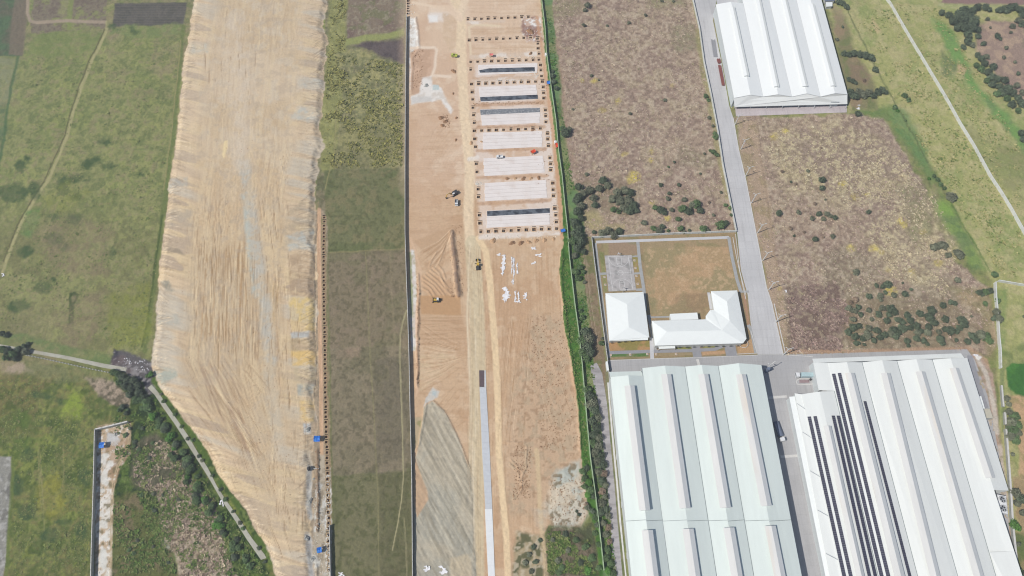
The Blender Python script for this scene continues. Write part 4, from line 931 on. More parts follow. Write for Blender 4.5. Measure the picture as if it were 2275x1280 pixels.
for q in range(34):
    x = rk.uniform(935, 1030); y = rk.uniform(930, 1180); L = rk.uniform(60, 160)
    if sd_poly(GRAV, np.array([x]), np.array([y]))[0] < 6: continue
    stroke([(x, y), (x + L * .25, y + L * .5), (x + L * .5, y + L)], .6, A(150, 142, 122) if q % 2 else A(210, 202, 182), rk.uniform(.3, .6), -.06)
for q in range(24):
    x = rk.uniform(1034, 1062); y = rk.uniform(560, 1150); L = rk.uniform(80, 200)
    stroke([(x, y), (x + 2, y + L / 2), (x + 1, y + L)], .6, A(186, 164, 134) if q % 2 else A(234, 220, 194), rk.uniform(.3, .6), -.03)
for (x, y, r) in [(1086, 803, 7), (1060, 590, 12)]:
    ps = [(x + r * math.cos(t_ * .7), y + r * math.sin(t_ * .7)) for t_ in range(8)]
    stroke(ps, .6, dkc, .5, -.05)
# worn lines through the dry fields
for pts in ([(1240, 90), (1262, 250), (1285, 360)], [(1345, 180), (1420, 260), (1500, 300)], [(1690, 300), (1705, 420), (1730, 560), (1748, 700)], [(1295, 560), (1305, 660), (1325, 780)], [(1301, 560), (1311, 660), (1331, 780)]):
    stroke(pts, .8, A(196, 176, 154), .45, 0, 1.2)
for pts in ([(128, 560), (165, 510), (190, 480)], [(150, 700), (185, 670), (205, 655)], [(90, 540), (120, 470), (135, 430)], [(60, 690), (120, 720), (200, 735)], [(88, 985), (92, 1060), (98, 1130)], [(140, 990), (142, 1060), (136, 1100)], [(84, 1000), (88, 1090), (94, 1140)]):
    stroke(pts, .9, A(162, 152, 112), .55, 0, 1.2)

# flatten under paving, slabs and buildings
FLAT = [[(1340, 500), (1700, 500), (1760, 790), (2160, 770), (2275, 1380), (1340, 1380), (1300, 800), (1330, 740), (1310, 524)], [(1530, -60), (1590, -60), (1890, -60), (1890, 262), (1640, 266), (1745, 800), (1670, 800), (1600, 380)],
        [(1052, 128), (1200, 128), (1212, 200), (1250, 520), (1060, 530)], [(1058, 815), (1084, 815), (1106, 1380), (1080, 1380)], [(-60, 758), (60, 764), (300, 815), (296, 835), (-60, 778)], [(318, 855), (338, 850), (604, 1230), (590, 1250)]]
for q in FLAT:
    idx, m = area(q, 5); hgt[idx] *= (1 - m)
for q in (W1, W2):
    idx, m = strip(q, 2, 3); hgt[idx] *= (1 - m)
edge = np.minimum(np.minimum(half[:, None].repeat(NC, 1).ravel() - np.abs(X), Y - 4), 468 - Y)
hgt *= sst(edge, 0, 6)

# small white litter and stones painted as specks of real colour is left to geometry below

# footing pits: openings in the ground -------------------------------------------
def lerp2(a, b, n):
    return [(a[0] + (b[0] - a[0]) * i / (n - 1), a[1] + (b[1] - a[1]) * i / (n - 1)) for i in range(n)]
Z4 = lambda x, y: (680 + x / 3.765, y / 3.765)
Z5 = lambda x, y: (680 + x / 3.765, 340 + y / 3.765)
pit_rows = [("in the northernmost pit row", lerp2((1039.9, 43.3), (1174, 38), 10)),
            ("in the second pit row from the north", lerp2((1042.5, 89.8), (1179, 83.7), 10)),
            ("in the row above the northernmost slab", lerp2((1046, 137.6), (1184.6, 133.6), 10)),
            ("in the row between first and second slabs", lerp2((1047.9, 187), (1190, 181.4), 10)),
            ("in the row above the fourth slab", lerp2((1054, 290.8), (1200.6, 285.5), 10)),
            ("in the row below the southernmost slab", lerp2((1068.4, 515), (1237, 508), 11))]
pit_cols = [("on the west side of the slabs", [Z4(*p) for p in [(1378, 583), (1390, 772), (1395, 832), (1397, 901), (1402, 963), (1408, 1028), (1412, 1162), (1418, 1228)]] + [Z5(*p) for p in [(1425, 90), (1430, 158), (1440, 303), (1443, 368), (1450, 520), (1455, 587)]]),
            ("between slabs and green wall", [Z4(*p) for p in [(1935, 323), (1940, 365), (1942, 405), (1950, 450), (1948, 500), (1962, 545), (1965, 588), (1970, 637), (1978, 683), (1985, 730), (1987, 778), (1990, 822), (2003, 922), (2005, 970), (2007, 1020), (2020, 1118), (2022, 1165), (2028, 1220)]] + [Z5(*p) for p in [(2040, 40), (2045, 90), (2047, 142), (2065, 252), (2067, 307), (2070, 358), (2082, 465), (2090, 520), (2095, 577)]]),
            ("by the north end of the grey wall", [(907 + R.uniform(-.5, .5), y) for y in (2, 8, 13.5, 19, 24.5, 30)])]
def along(pts, step):               # points every step metres along a surveyed line
    P_ = GL(pts); out = []; nxt = 0.0; run = 0.0
    for a, b in zip(P_[:-1], P_[1:]):
        L = (b - a).length
        while nxt <= run + L:
            out.append(a + (b - a) * ((nxt - run) / L)); nxt += step
        run += L
    return out
trench = along([(720.5, 484), (719, 560), (719.5, 640), (722, 800), (724.5, 950), (727.5, 1050), (730, 1150), (731, 1276)], 2.85)
PITS = []       # (x, y, half opening, label, group)
def small_heights(x, y):
    return 0.0
grid_keep = np.ones((NR - 1, NC - 1), bool)
pit_list = []
for lab, pts in pit_rows + pit_cols:
    side = 'row' in lab
    for i, p in enumerate(pts):
        g = G(*p)
        pit_list.append((g.x, g.y, .95 + R.uniform(-.12, .15), lab, i, len(pts), side))
for i, g in enumerate(trench):
    pit_list.append((g.x + R.uniform(-.15, .15), g.y + R.uniform(-.25, .25), .68, 'TRENCH', i, len(trench), False))
for (gx, gy, h, *_) in pit_list:
    j0 = np.searchsorted(yy, gy - h) - 1; j1 = np.searchsorted(yy, gy + h) + 1
    hw = np.interp(gy, yy, half)
    i0 = int(np.floor(((gx - h) / hw + 1) / 2 * (NC - 1))); i1 = int(np.ceil(((gx + h) / hw + 1) / 2 * (NC - 1)))
    grid_keep[j0:j1 - 0, i0:i1] = False
    # level the surroundings
    jj0, jj1, ii0, ii1 = j0 - 2, j1 + 3, i0 - 2, i1 + 3
    H2 = hgt.reshape(NR, NC); H2[jj0:jj1, ii0:ii1] = 0.0

# ------------------------------------------------------------------ build ground meshes, one per ground cover
H2 = hgt.reshape(NR, NC)
REG2 = reg.reshape(NR, NC)
fq = REG2[:-1, :-1]
allidx = np.arange(NV).reshape(NR, NC)
soil_mats = {}
def soil_mat(n):
    if n in ('earth_embankment', 'building_site_ground', 'dirt_track', 'footpath', 'gravel_fill'):
        return mat(n + '_surface', (1, 1, 1), .95, .07, .8, attr=True, fine=(3.2, .09), bump=.10, coord='Object')
    if n in ('dry_scrub_field', 'scrub_field', 'thicket_ground'):
        return mat(n + '_surface', (1, 1, 1), .95, .20, .9, attr=True, fine=(3.0, .28), bump=.5, coord='Object')
    return mat(n + '_surface', (1, 1, 1), .95, .13, .8, attr=True, fine=(3.0, .17), bump=.3, coord='Object')
for k, n in enumerate(REG):
    sel = (fq == k) & grid_keep
    jj, ii = np.nonzero(sel)
    if len(jj) == 0: continue
    q = np.stack([allidx[jj, ii], allidx[jj, ii + 1], allidx[jj + 1, ii + 1], allidx[jj + 1, ii]], 1)
    used, inv = np.unique(q.ravel(), return_inverse=True)
    me = bpy.data.meshes.new(n)
    me.vertices.add(len(used))
    co = np.stack([X[used], Y[used], hgt[used]], 1).astype(np.float32)
    me.vertices.foreach_set('co', co.ravel())
    nf = len(q)
    me.loops.add(nf * 4); me.loops.foreach_set('vertex_index', inv.astype(np.int32))
    me.polygons.add(nf); me.polygons.foreach_set('loop_start', np.arange(0, nf * 4, 4, dtype=np.int32))
    me.update(calc_edges=True)
    at = me.color_attributes.new('soil', 'FLOAT_COLOR', 'POINT')
    rgba = np.ones((len(used), 4), np.float32); rgba[:, :3] = np.clip(col[used], 0, .9)
    at.data.foreach_set('color', rgba.ravel())
    me.polygons.foreach_set('use_smooth', np.ones(nf, bool))
    me.materials.append(soil_mat(n))
    me.validate()
    o = link_mesh(n, me); o['kind'] = 'structure'

# the plain beyond, out to the horizon
b0 = [(-half[0], yy[0]), (half[0], yy[0]), (half[-1], yy[-1]), (-half[-1], yy[-1])]
def ring(pts, s):
    cx, cy = 0, 230
    return [((p[0] - cx) * s + cx, (p[1] - cy) * s + cy) for p in pts]
mb = MB()
rings = [b0, ring(b0, 1.5), ring(b0, 3), ring(b0, 12), ring(b0, 40)]
vs_ = [(p[0], p[1], 0) for r in rings for p in r]
fs_ = []
for r in range(len(rings) - 1):
    for i in range(4):
        fs_.append((4 * r + i, 4 * (r + 1) + i, 4 * (r + 1) + (i + 1) % 4, 4 * r + (i + 1) % 4))
mb.add(vs_, fs_)
M['plain'] = mat('open_farmland', A(134, 136, 92), .95, .2, .02, tint=(A(168, 150, 120), .006, .48, .56), fine=(.6, .15), coord='Object')
o = mb.build('surrounding_plain', M['plain'], fix=False); o['kind'] = 'structure'

# ground height lookup for objects
def gz(x, y):
    j = int(np.searchsorted(yy, y)); j = max(0, min(NR - 1, j))
    i = int(round((x / half[j] + 1) / 2 * (NC - 1))); i = max(0, min(NC - 1, i))
    return float(H2[j, i])
def GS(px, py, lift=0.0):           # survey point on the ground surface
    g = G(px, py); z = gz(g.x, g.y)
    g = G(px, py, z); g.z = z + lift
    return g

# pits --------------------------------------------------------------------------
ORD = ['first', 'second', 'third', 'fourth', 'fifth', 'sixth', 'seventh', 'eighth', 'ninth', 'tenth', 'eleventh', 'twelfth', 'thirteenth', 'fourteenth', 'fifteenth', 'sixteenth', 'seventeenth', 'eighteenth', 'nineteenth', 'twentieth',
       '21st', '22nd', '23rd', '24th', '25th', '26th', '27th', '28th', '29th', '30th', '31st', '32nd', '33rd', '34th', '35th', '36th', '37th', '38th', '39th', '40th', '41st', '42nd', '43rd', '44th', '45th', '46th', '47th', '48th', '49th', '50th',
       '51st', '52nd', '53rd', '54th', '55th', '56th', '57th', '58th', '59th', '60th']
M['trench_rim'] = mat('trench_rim_soil', A(172, 150, 122), .95, .25, 1.2, fine=(5, .15))
def pit_meshes(h, rim, d):
    m_ = MB()                               # rim sheet with a square hole, slightly raised spoil edge
    o_, i_ = h + rim, h
    ring_o = [(-o_, -o_), (o_, -o_), (o_, o_), (-o_, o_)]
    ring_m = [(-(h + rim * .45), -(h + rim * .45)), (h + rim * .45, -(h + rim * .45)), (h + rim * .45, h + rim * .45), (-(h + rim * .45), h + rim * .45)]
    ring_i = [(-i_, -i_), (i_, -i_), (i_, i_), (-i_, i_)]
    vs = [(p[0], p[1], -.02) for p in ring_o] + [(p[0], p[1], .10) for p in ring_m] + [(p[0], p[1], .04) for p in ring_i]
    fs = []
    for k in range(4):
        fs.append((k, (k + 1) % 4, 4 + (k + 1) % 4, 4 + k)); fs.append((4 + k, 4 + (k + 1) % 4, 8 + (k + 1) % 4, 8 + k))
    m_.add(vs, fs)
    w_ = MB()
    b = h * .88
    vs = [(p[0], p[1], .04) for p in ring_i] + [(x * b, y * b, -d) for x, y in ((-1, -1), (1, -1), (1, 1), (-1, 1))]
    w_.add(vs, [(k, (k + 1) % 4, 4 + (k + 1) % 4, 4 + k) for k in range(4)] + [(4, 5, 6, 7)])
    f_ = MB().box(-h * .55, h * .55, -h * .55, h * .55, -d, -d + .3).box(-.17, .17, -.17, .17, -d + .3, .25)
    return m_.mesh('pit_rim', M['pit_rim'] if h > .8 else M['trench_rim']), w_.mesh('pit_wall', M['pit']), f_.fixed('footing', M['footing'])
PM = {}
for key, (h, rim, d) in {'a': (.95, .75, 1.5), 'b': (1.1, .75, 1.5), 'c': (.68, .6, 1.1)}.items():
    PM[key] = pit_meshes(h, rim, d)
for n_, (gx, gy, h, lab, i, n, isrow) in enumerate(pit_list):
    key = 'c' if lab == 'TRENCH' else ('b' if h > 1.02 else 'a')
    if lab == 'TRENCH':
        L_, g_ = (('small footing pit in the long trench line, %s from its north end' % ORD[i]) if i < 45 else 'small footing pit in the long trench line, %s from its south end' % ORD[len(trench) - 1 - i]), 'footing pits in the long line beside the orange dirt track'
    elif isrow:
        L_, g_ = 'square footing pit, %s from the left %s' % (ORD[i], lab), 'square footing pits round the floor slabs'
    else:
        L_, g_ = 'square footing pit, %s from the top %s' % (ORD[i], lab), 'square footing pits round the floor slabs'
    e = empty('footing_pit', (gx, gy, 0), R.uniform(-.06, .06), L_, 'pit', g_)
    a, b, c = PM[key]
    link_mesh('rim', a, e); link_mesh('pit_wall', b, e)
    if lab != 'TRENCH':
        link_mesh('footing', c, e, loc=(R.uniform(-.15, .15), R.uniform(-.15, .15), 0))
# ------------------------------------------------------------------ paved surfaces
def sheet(name, pts, z, m, th=.25, parent=None, struct=True):
    o = MB().prism([(p.x, p.y) for p in GL(pts)], z - th, z).build(name, M[m] if isinstance(m, str) else m, parent)
    if struct and parent is None: o['kind'] = 'structure'
    return o
def kerb(pts, w0, w1, z1, m='kerb', name='kerb', z0=-.1, n=None):
    o = MB().band(GL(pts), w0, w1, z0, z1).build(name, M[m]); o['kind'] = 'structure'
    return o
M['concrete_joint'] = None
def jointed(name, base, sx, sy, rot, dark, var=.05):
    m = mat(name, base, .9, var, .1, fine=(1.3, .04), tint=(tuple(v * .86 for v in base), .05, .45, .65, .7))
    nt = m.node_tree; N = nt.nodes; Lk = nt.links
    tc = N.new('ShaderNodeTexCoord'); mp = N.new('ShaderNodeMapping'); mp.inputs['Rotation'].default_value = (0, 0, rot)
    br = N.new('ShaderNodeTexBrick'); br.offset = 0.0
    br.inputs['Color1'].default_value = (1, 1, 1, 1); br.inputs['Color2'].default_value = (.95, .95, .95, 1); br.inputs['Mortar'].default_value = (dark, dark, dark, 1)
    br.inputs['Scale'].default_value = 1.0; br.inputs['Mortar Size'].default_value = .07; br.inputs['Brick Width'].default_value = sx; br.inputs['Row Height'].default_value = sy
    br.inputs['Mortar Smooth'].default_value = .2
    Lk.new(tc.outputs['Object'], mp.inputs[0]); Lk.new(mp.outputs[0], br.inputs[0])
    bs = N['Principled BSDF']; old = bs.inputs['Base Color'].links[0].from_socket
    mp2 = N.new('ShaderNodeMapping'); mp2.inputs['Scale'].default_value = (1.1, .045, 1); mp2.inputs['Rotation'].default_value = (0, 0, rot + math.radians(3))
    tn = N.new('ShaderNodeTexNoise'); tn.inputs['Scale'].default_value = 1.0; tn.inputs['Detail'].default_value = 3     # tyre wear along the lane
    tr_ = N.new('ShaderNodeMapRange'); tr_.inputs['From Min'].default_value = .5; tr_.inputs['From Max'].default_value = .72; tr_.inputs['To Min'].default_value = 1.0; tr_.inputs['To Max'].default_value = .87
    sc_ = N.new('ShaderNodeVectorMath'); sc_.operation = 'SCALE'
    Lk.new(tc.outputs['Object'], mp2.inputs[0]); Lk.new(mp2.outputs[0], tn.inputs['Vector']); Lk.new(tn.outputs['Fac'], tr_.inputs['Value'])
    Lk.new(old, sc_.inputs[0]); Lk.new(tr_.outputs[0], sc_.inputs['Scale']); old = sc_.outputs[0]
    mx = N.new('ShaderNodeMix'); mx.data_type = 'RGBA'; mx.blend_type = 'MULTIPLY'; mx.inputs[0].default_value = 1.0
    Lk.new(old, mx.inputs[6]); Lk.new(br.outputs[0], mx.inputs[7]); Lk.new(mx.outputs[2], bs.inputs['Base Color'])
    return m
M['road_top'] = jointed('pale_jointed_road', A(207, 206, 206), 4.2, 5.0, math.radians(0), .84)
M['yard_top'] = jointed('grey_jointed_yard', A(186, 185, 185), 6.0, 5.0, math.radians(-2), .86)

ROAD_L = [(1534, -70), (1541, 0), (1556, 66), (1566, 140), (1581, 210), (1596, 290), (1608, 370), (1622, 440), (1633, 495), (1638, 520), (1646, 600), (1661, 655), (1668, 720), (1683, 788)]
ROAD_R = [(1740, 788), (1715, 675), (1702.5, 637), (1687.5, 557), (1672.5, 480), (1657.5, 402), (1641, 332), (1629, 262), (1620, 235), (1605, 150), (1584, 46), (1592, 0), (1586, -70)]
sheet('concrete_road', ROAD_L + ROAD_R, .06, 'road_top', .3)
YARD = [(1352, 800), (1683, 788.3), (1740, 788.3), (2148, 776), (2166, 800), (2194, 880), (2210, 960), (2236, 1100), (2250, 1280), (2262, 1400), (1412, 1400), (1370, 960), (1360, 860)]
sheet('concrete_yard', YARD, .06, 'yard_top', .3)
sheet('loading_apron', [(1631, 212), (1883, 205), (1881, 250), (1635, 258.5)], .075, jointed('pinkish_apron', A(206, 196, 196), 5, 5, 0, .9), .3)
sheet('side_apron', [(1592, 0), (1600, -60), (1640, -60), (1640, 215), (1625, 240), (1606, 130)], .07, 'concrete_light', .3)
for a, b, nm in [((1706, 884), (1748, 881), 0), ((1734, 1015), (1782, 1012), 1)]:
    g0, g1 = G(*a), G(*b)
    o = MB().band([g0, g1], -.7, .7, 0, .085).build('speed_hump', M['kerb'])
    tag(o, ['pale concrete strip across the alley, the northern one', 'pale concrete strip across the alley, the southern one'][nm], 'speed hump', 'pale strips across the alley')
o = MB().band(GL([(1549, 798), (1553, 812)]), -.8, .8, 0, .08).build('yard_strip', M['kerb']); o['kind'] = 'structure'
kerb(ROAD_R[:8][::-1], -.18, .18, .2)
kerb([(1741, 786), (1716, 675)], .8, 1.3, .12)
kerb([(1646, 520), (1658, 600), (1672, 665), (1679, 720), (1692, 788)][0:0] + [(1634, 520), (1643, 600), (1657, 655)], -.15, .15, .18)
kerb([(1352, 800.5), (1440, 797), (1550, 794), (1683, 788.5)], .1, .35, .16)
kerb([(1740, 788.6), (1806, 793)], -.2, .1, .2)
# west service lane beside the big warehouse
M['lane_old'] = mat('old_service_lane', A(176, 172, 172), .95, .12, .35, tint=(A(150, 146, 146), .2, .48, .64, .8), fine=(2, .1), stretch=(.4, 1.6, 1))
sheet('service_lane', [(1311, 812), (1326, 806), (1338, 830), (1349, 900), (1354, 960), (1365, 1076), (1372, 1160), (1384, 1290), (1390, 1400), (1368, 1400), (1364, 1290), (1357, 1180), (1349, 1078), (1338, 970), (1330, 900), (1318, 850)], .05, 'lane_old', .2)
sheet('drain_channel', [(1349, 850), (1352, 850), (1362, 960), (1373, 1076), (1380, 1160), (1394, 1300), (1391, 1300), (1376, 1160), (1369, 1076), (1358, 960)], .09, 'kerb', .2)
# lane from the west
sheet('concrete_lane', [(-60, 756), (0, 765), (60, 775.5), (150, 791), (230, 808), (282, 817), (280, 826), (226, 816.5), (150, 799), (60, 783), (0, 771.5), (-60, 763)], .12, 'path_lane', .2)
sheet('concrete_lane', [(328, 862), (337, 855), (352, 872), (372, 902), (396, 936), (418, 968), (440, 1006), (462, 1040), (482, 1080), (500, 1108), (530, 1150), (560, 1196), (588, 1232), (592, 1240), (580, 1244), (548, 1198), (518, 1150), (490, 1108), (472, 1076), (454, 1046), (432, 1012), (410, 976), (388, 942), (364, 908), (344, 878)], .12, 'path_lane', .2)

# ------------------------------------------------------------------ walls
def wall(name, pts, h, th, m, label, cat='wall', step=None, post=None, pm=None, cap=True, z0=-.2):
    P_ = GL(pts)
    t = empty(name, (P_[0].x, P_[0].y, 0), 0, label, cat)
    W_ = local(t, P_)
    MB().band(W_, -th / 2, th / 2, z0, h).build('panel_run', M[m], t)
    if cap: MB().band(W_, -th / 2 - .05, th / 2 + .05, h, h + .08).build('coping', M[pm or 'kerb'], t)
    if step:
        mb = MB()
        for g in along(pts, step):
            q = g - t.location
            mb.box(q.x - th / 2 - .1, q.x + th / 2 + .1, q.y - .18, q.y + .18, z0, h + .14)
        o = mb.build('pilaster_row', M[pm or m], t); o['kind'] = 'stuff'
    return t
wall('perimeter_wall', W1[1:], 2.6, .2, 'wall_grey', 'long thin grey wall between the crop field and the building site', step=3.2)
wall('perimeter_wall', W2[:-1], 2.6, .2, 'wall_green', 'long pale green wall along the grass verge east of the building site', step=3.2, pm='wall_green')
wall('boundary_wall', [(1534, -60), (1538, 0), (1553, 66), (1563, 140), (1578, 210), (1593, 290), (1605, 370), (1619, 440), (1630, 495), (1634, 514)], 2.2, .2, 'wall_white', 'white wall between the dry scrub field and the pale road', step=4, pm='wall_white')
wall('boundary_wall', [(1634, 516), (1560, 519), (1500, 521), (1400, 526), (1315, 530)], 2.2, .2, 'wall_white', 'white wall along the north side of the small compound', step=4, pm='wall_white')
wall('boundary_wall', [(1314, 531), (1321, 590), (1334, 690), (1346, 780), (1350, 808), (1356, 880)], 2.2, .2, 'wall_grey', 'grey wall on the west side of the small compound', step=4)
wall('field_wall', [(1950, -60), (1962, -8), (1976, 10), (2000, 52), (2025, 95), (2045, 128), (2065, 162), (2085, 195), (2105, 229), (2130, 275), (2161, 325), (2199, 395), (2221, 428), (2244, 466), (2275, 522), (2310, 590)], 2.2, .45, 'wall_white', 'long white wall cutting diagonally across the yellow green meadow', step=4, pm='wall_white')
wall('field_wall', [(2208, 630), (2209, 660), (2213, 700), (2216, 750), (2219, 780), (2220, 820)], 2.2, .5, 'wall_white', 'white wall running south beside the round tree to the vivid green plot', step=4, pm='wall_white')
wall('field_wall', [(2216, 626), (2245, 631), (2280, 637), (2330, 646)], 2.2, .4, 'wall_white', 'short white wall running east out of the frame from the corner', step=4, pm='wall_white')
wall('boundary_wall', [(2222, 858), (2224, 885), (2226, 905)], 1.6, .8, 'wall_grey', 'broken weathered wall stub just below the vivid green plot')
wall('boundary_wall', [(2229, 918), (2231, 945)], 1.6, .9, 'wall_grey', 'short weathered wall piece beside the bushy tree, the middle one')
wall('boundary_wall', [(2231, 955), (2236, 1020), (2241, 1090), (2245, 1160), (2252, 1230), (2262, 1330)], 1.9, .9, 'wall_grey', 'thick grey wall beyond the cooling towers at the right edge')
wall('plot_wall', [(215.5, 957), (214, 1040), (212, 1120), (209.5, 1200), (207, 1300), (205, 1380)], 2.6, .25, 'wall_grey', 'grey block wall on the west side of the narrow rubble plot', step=3.5)
wall('plot_wall', [(217, 956), (240, 951), (262, 945.5), (288, 939)], 2.6, .6, 'wall_grey', 'short pale wall closing the north end of the rubble plot', step=3.5)
wall('trench_wall', [(734, 1168), (735, 1220), (736.5, 1300), (738, 1380)], 2.4, .2, 'wall_grey', 'new dark wall section at the south end of the footing line', step=3.2)
# low fence of posts south of the west lane
t = empty('post_fence', G(60, 790), 0, 'low fence of short pale posts along the south side of the lane', 'fence')
fp = along([(60, 790), (100, 798), (150, 809), (200, 820), (246, 829)], 1.9)
pm_ = MB().box(-.22, .22, -.22, .22, -.2, 1.1).fixed('post', M['kerb'])
for g in fp: link_mesh('post', pm_, t, loc=g - t.location)
mbf = MB()
for a, b in zip(fp[:-1], fp[1:]): mbf.beam(a - t.location + Vector((0, 0, .8)), b - t.location + Vector((0, 0, .8)), .1)
mbf.build('rail', M['wall_grey'], t)

# ------------------------------------------------------------------ floor slabs of the building site
slabs = [("northernmost pale floor slab, with a ragged dark strip", [Z4(1435, 545), Z4(1935, 530), Z4(1940, 610), Z4(1437, 630)], [Z4(1447, 590), Z4(1530, 574), Z4(1912, 564), Z4(1914, 600), Z4(1455, 610)]),
         ("second pale floor slab from the north, dark strip on its south edge", [Z4(1438, 730), Z4(1930, 710), Z4(1940, 830), Z4(1457, 856)], [Z4(1455, 814), Z4(1936, 794), Z4(1938, 829), Z4(1460, 850)]),
         ("third pale floor slab from the north, dark strip on its north edge", [Z4(1452, 916), Z4(1957, 901), Z4(1960, 1030), Z4(1468, 1052)], [Z4(1456, 920), Z4(1954, 904), Z4(1955, 940), Z4(1460, 963)]),
         ("fourth pale floor slab from the north, all clean concrete", [Z4(1475, 1110), Z4(1975, 1098), Z4(1980, 1230), Z4(1475, 1253)], None),
         ("fifth pale floor slab, just below the orange tarpaulin", [Z5(1480, 45), Z5(1985, 22), Z5(1998, 165), Z5(1485, 195)], None),
         ("sixth pale floor slab, below the row of soil heaps", [Z5(1488, 252), Z5(2008, 225), Z5(2020, 375), Z5(1490, 405)], None),
         ("southernmost pale floor slab, with an even dark strip on top", [Z5(1508, 484), Z5(2040, 459), Z5(2045, 600), Z5(1506, 628)], [Z5(1513, 488), Z5(2037, 463), Z5(2038, 503), Z5(1515, 530)])]
for si, (lab, q, dk) in enumerate(slabs):
    c = [Vector((g.x, g.y, 0)) for g in GL(q)]
    e = empty('floor_slab', c[3], 0, lab, 'slab', 'pale floor slabs of the building site')
    L_ = [p - e.location for p in c]
    n = 5
    for k in range(n):
        a0, a1 = k / n + .004, (k + 1) / n - .004
        pts = [L_[0].lerp(L_[3], a0), L_[1].lerp(L_[2], a0), L_[1].lerp(L_[2], a1), L_[0].lerp(L_[3], a1)]
        # ragged ends: each pour stops a little short
        s0, s1 = R.uniform(0, .6), R.uniform(0, .6)
        pts[0].x += s0; pts[3].x += s0; pts[1].x -= s1; pts[2].x -= s1
        MB().prism([(p.x, p.y) for p in pts], -.1, .16 + .006 * k).build('slab_strip', M['slab'], e)
    if dk:
        MB().prism([(g.x - e.location.x, g.y - e.location.y) for g in GL(dk)], .19, .22).build('dark_strip', M['slab_wet_pale' if si == 2 else 'slab_wet'], e, fix=True)['label'] = 'dark tarred strip on the slab'
# road lane under construction: panel by panel
t = empty('new_concrete_lane', G(1071, 1000), 0, 'narrow strip of newly poured road concrete running south from the dark mesh', 'road lane')
def lane_x(y):
    l = np.interp(y, [823, 860, 1000, 1131, 1280, 1400], [1064.2, 1065.3, 1070.8, 1078.2, 1085.4, 1091])
    r = np.interp(y, [823, 860, 1000, 1126, 1280, 1400], [1078.6, 1080, 1087.9, 1093.4, 1099.6, 1105])
    return l, r
ys_ = [860.5] + [860.5 + 12.3 * i for i in range(1, 23)] + [1131.5] + [1131.5 + 25 * i for i in range(1, 11)]
ys_ = sorted(ys_)
for a, b in zip(ys_[:-1], ys_[1:]):
    (la, ra), (lb, rb) = lane_x(a), lane_x(b)
    white = a >= 1131
    if white: la -= 1.0; lb -= 1.0
    q = [p - t.location for p in GL([(la, a), (ra, a), (rb, b - .12), (lb, b - .12)])]
    MB().prism([(p.x, p.y) for p in q], -.05, .24 if white else .2).build('lane_panel', M['lane_white' if white else 'lane_new'], t)
q = [p - t.location for p in GL([(1064.4, 823), (1075.8, 823), (1075.6, 860), (1065.4, 860)])]
MB().prism([(p.x, p.y) for p in q], -.05, .1).build('mesh_bed', M['mesh_dark'], t)
q = [p - t.location for p in GL([(1076.3, 823), (1079, 823), (1080.5, 860), (1076.3, 860)])]
MB().prism([(p.x, p.y) for p in q], -.05, .13).build('pale_edge', M['lane_new'], t)
mb = MB()
for s in range(24):
    y = 825 + s * 1.45
    a, b = G(1064.6, y), G(1075.6, y); mb.beam(a - t.location + Vector((0, 0, .18)), b - t.location + Vector((0, 0, .18)), .08)
mb.build('rebar_mesh', M['rust'], t)['kind'] = 'stuff'

# ------------------------------------------------------------------ warehouses
def W3(p, z):
    g = G(p[0], p[1], z); return Vector((g.x, g.y, z))
def lines_from(rows, y_end):            # rows: (north px point, second px point, z) -> (north xyz, south xyz)
    out = []
    for a, b, z in rows:
        A_, B_ = W3(a, z), W3(b, z)
        if y_end is not None:
            k = (y_end - A_.y) / (B_.y - A_.y); B_ = A_ + (B_ - A_) * k
        out.append((A_, B_))
    return out
def roof_bay(parent, l0, l1, m, name='roof_slope', th=.25, over=0):
    o = parent.location
    q = [l0[0], l1[0], l1[1], l0[1]]
    n = 4
    vs = [(p.x - o.x, p.y - o.y, p.z) for p in q] + [(p.x - o.x, p.y - o.y, p.z - th) for p in q]
    return MB().add(vs, [(0, 1, 2, 3), (7, 6, 5, 4)] + [(i, (i + 1) % 4, 4 + (i + 1) % 4, 4 + i) for i in range(4)]).build(name, m, parent)
def monitor(parent, R0, R1, f0, f1, w, h, m_l, m_r, rise=.75):
    """ridge ventilator: upstands along both sides and a small gable on top, from fraction f0 to f1 of ridge line R0-R1"""
    a, b = R0.lerp(R1, f0), R0.lerp(R1, f1)
    o = parent.location
    a, b = a - o, b - o; a.z += o.z; b.z += o.z
    d = (b - a); d.z = 0; d.normalize(); n = Vector((d.y, -d.x, 0))
    if n.x < 0: n = -n
    e = bpy.data.objects.new('ridge_vent', None)
    z = a.z
    def P4(off, zz): return [a + n * off + Vector((0, 0, zz - a.z)), b + n * off + Vector((0, 0, zz - b.z))]
    def slab(o1, z1, o2, z2, th, name, mt):
        p, q = P4(o1, z1), P4(o2, z2)
        vs = [p[0], q[0], q[1], p[1]]; vs = [Vector(v) for v in vs] + [Vector(v) - Vector((0, 0, th)) for v in vs]
        return MB().add(vs, [(0, 1, 2, 3), (7, 6, 5, 4)] + [(i, (i + 1) % 4, 4 + (i + 1) % 4, 4 + i) for i in range(4)]).build(name, mt, parent)
    body = MB()
    p0, p1 = P4(-w * .42, z - .6), P4(w * .42, z - .6)
    q0, q1 = P4(-w * .42, z + h), P4(w * .42, z + h)
    body.add([p0[0], p1[0], p1[1], p0[1], q0[0], q1[0], q1[1], q0[1]], [(0, 3, 2, 1), (4, 5, 6, 7), (0, 1, 5, 4), (1, 2, 6, 5), (2, 3, 7, 6), (3, 0, 4, 7)])
    body.build('vent_upstand', M['vent_grey'], parent)
    slab(-w * .62, z + h + .02, 0, z + h + rise, .12, 'vent_cover', m_l)
    slab(0, z + h + rise, w * .5, z + h + .02, .12, 'vent_cover', m_r)  # east slope gets a darker sheet: its shade is put into the colour
    # low flashing sheet on the west slope
    return e

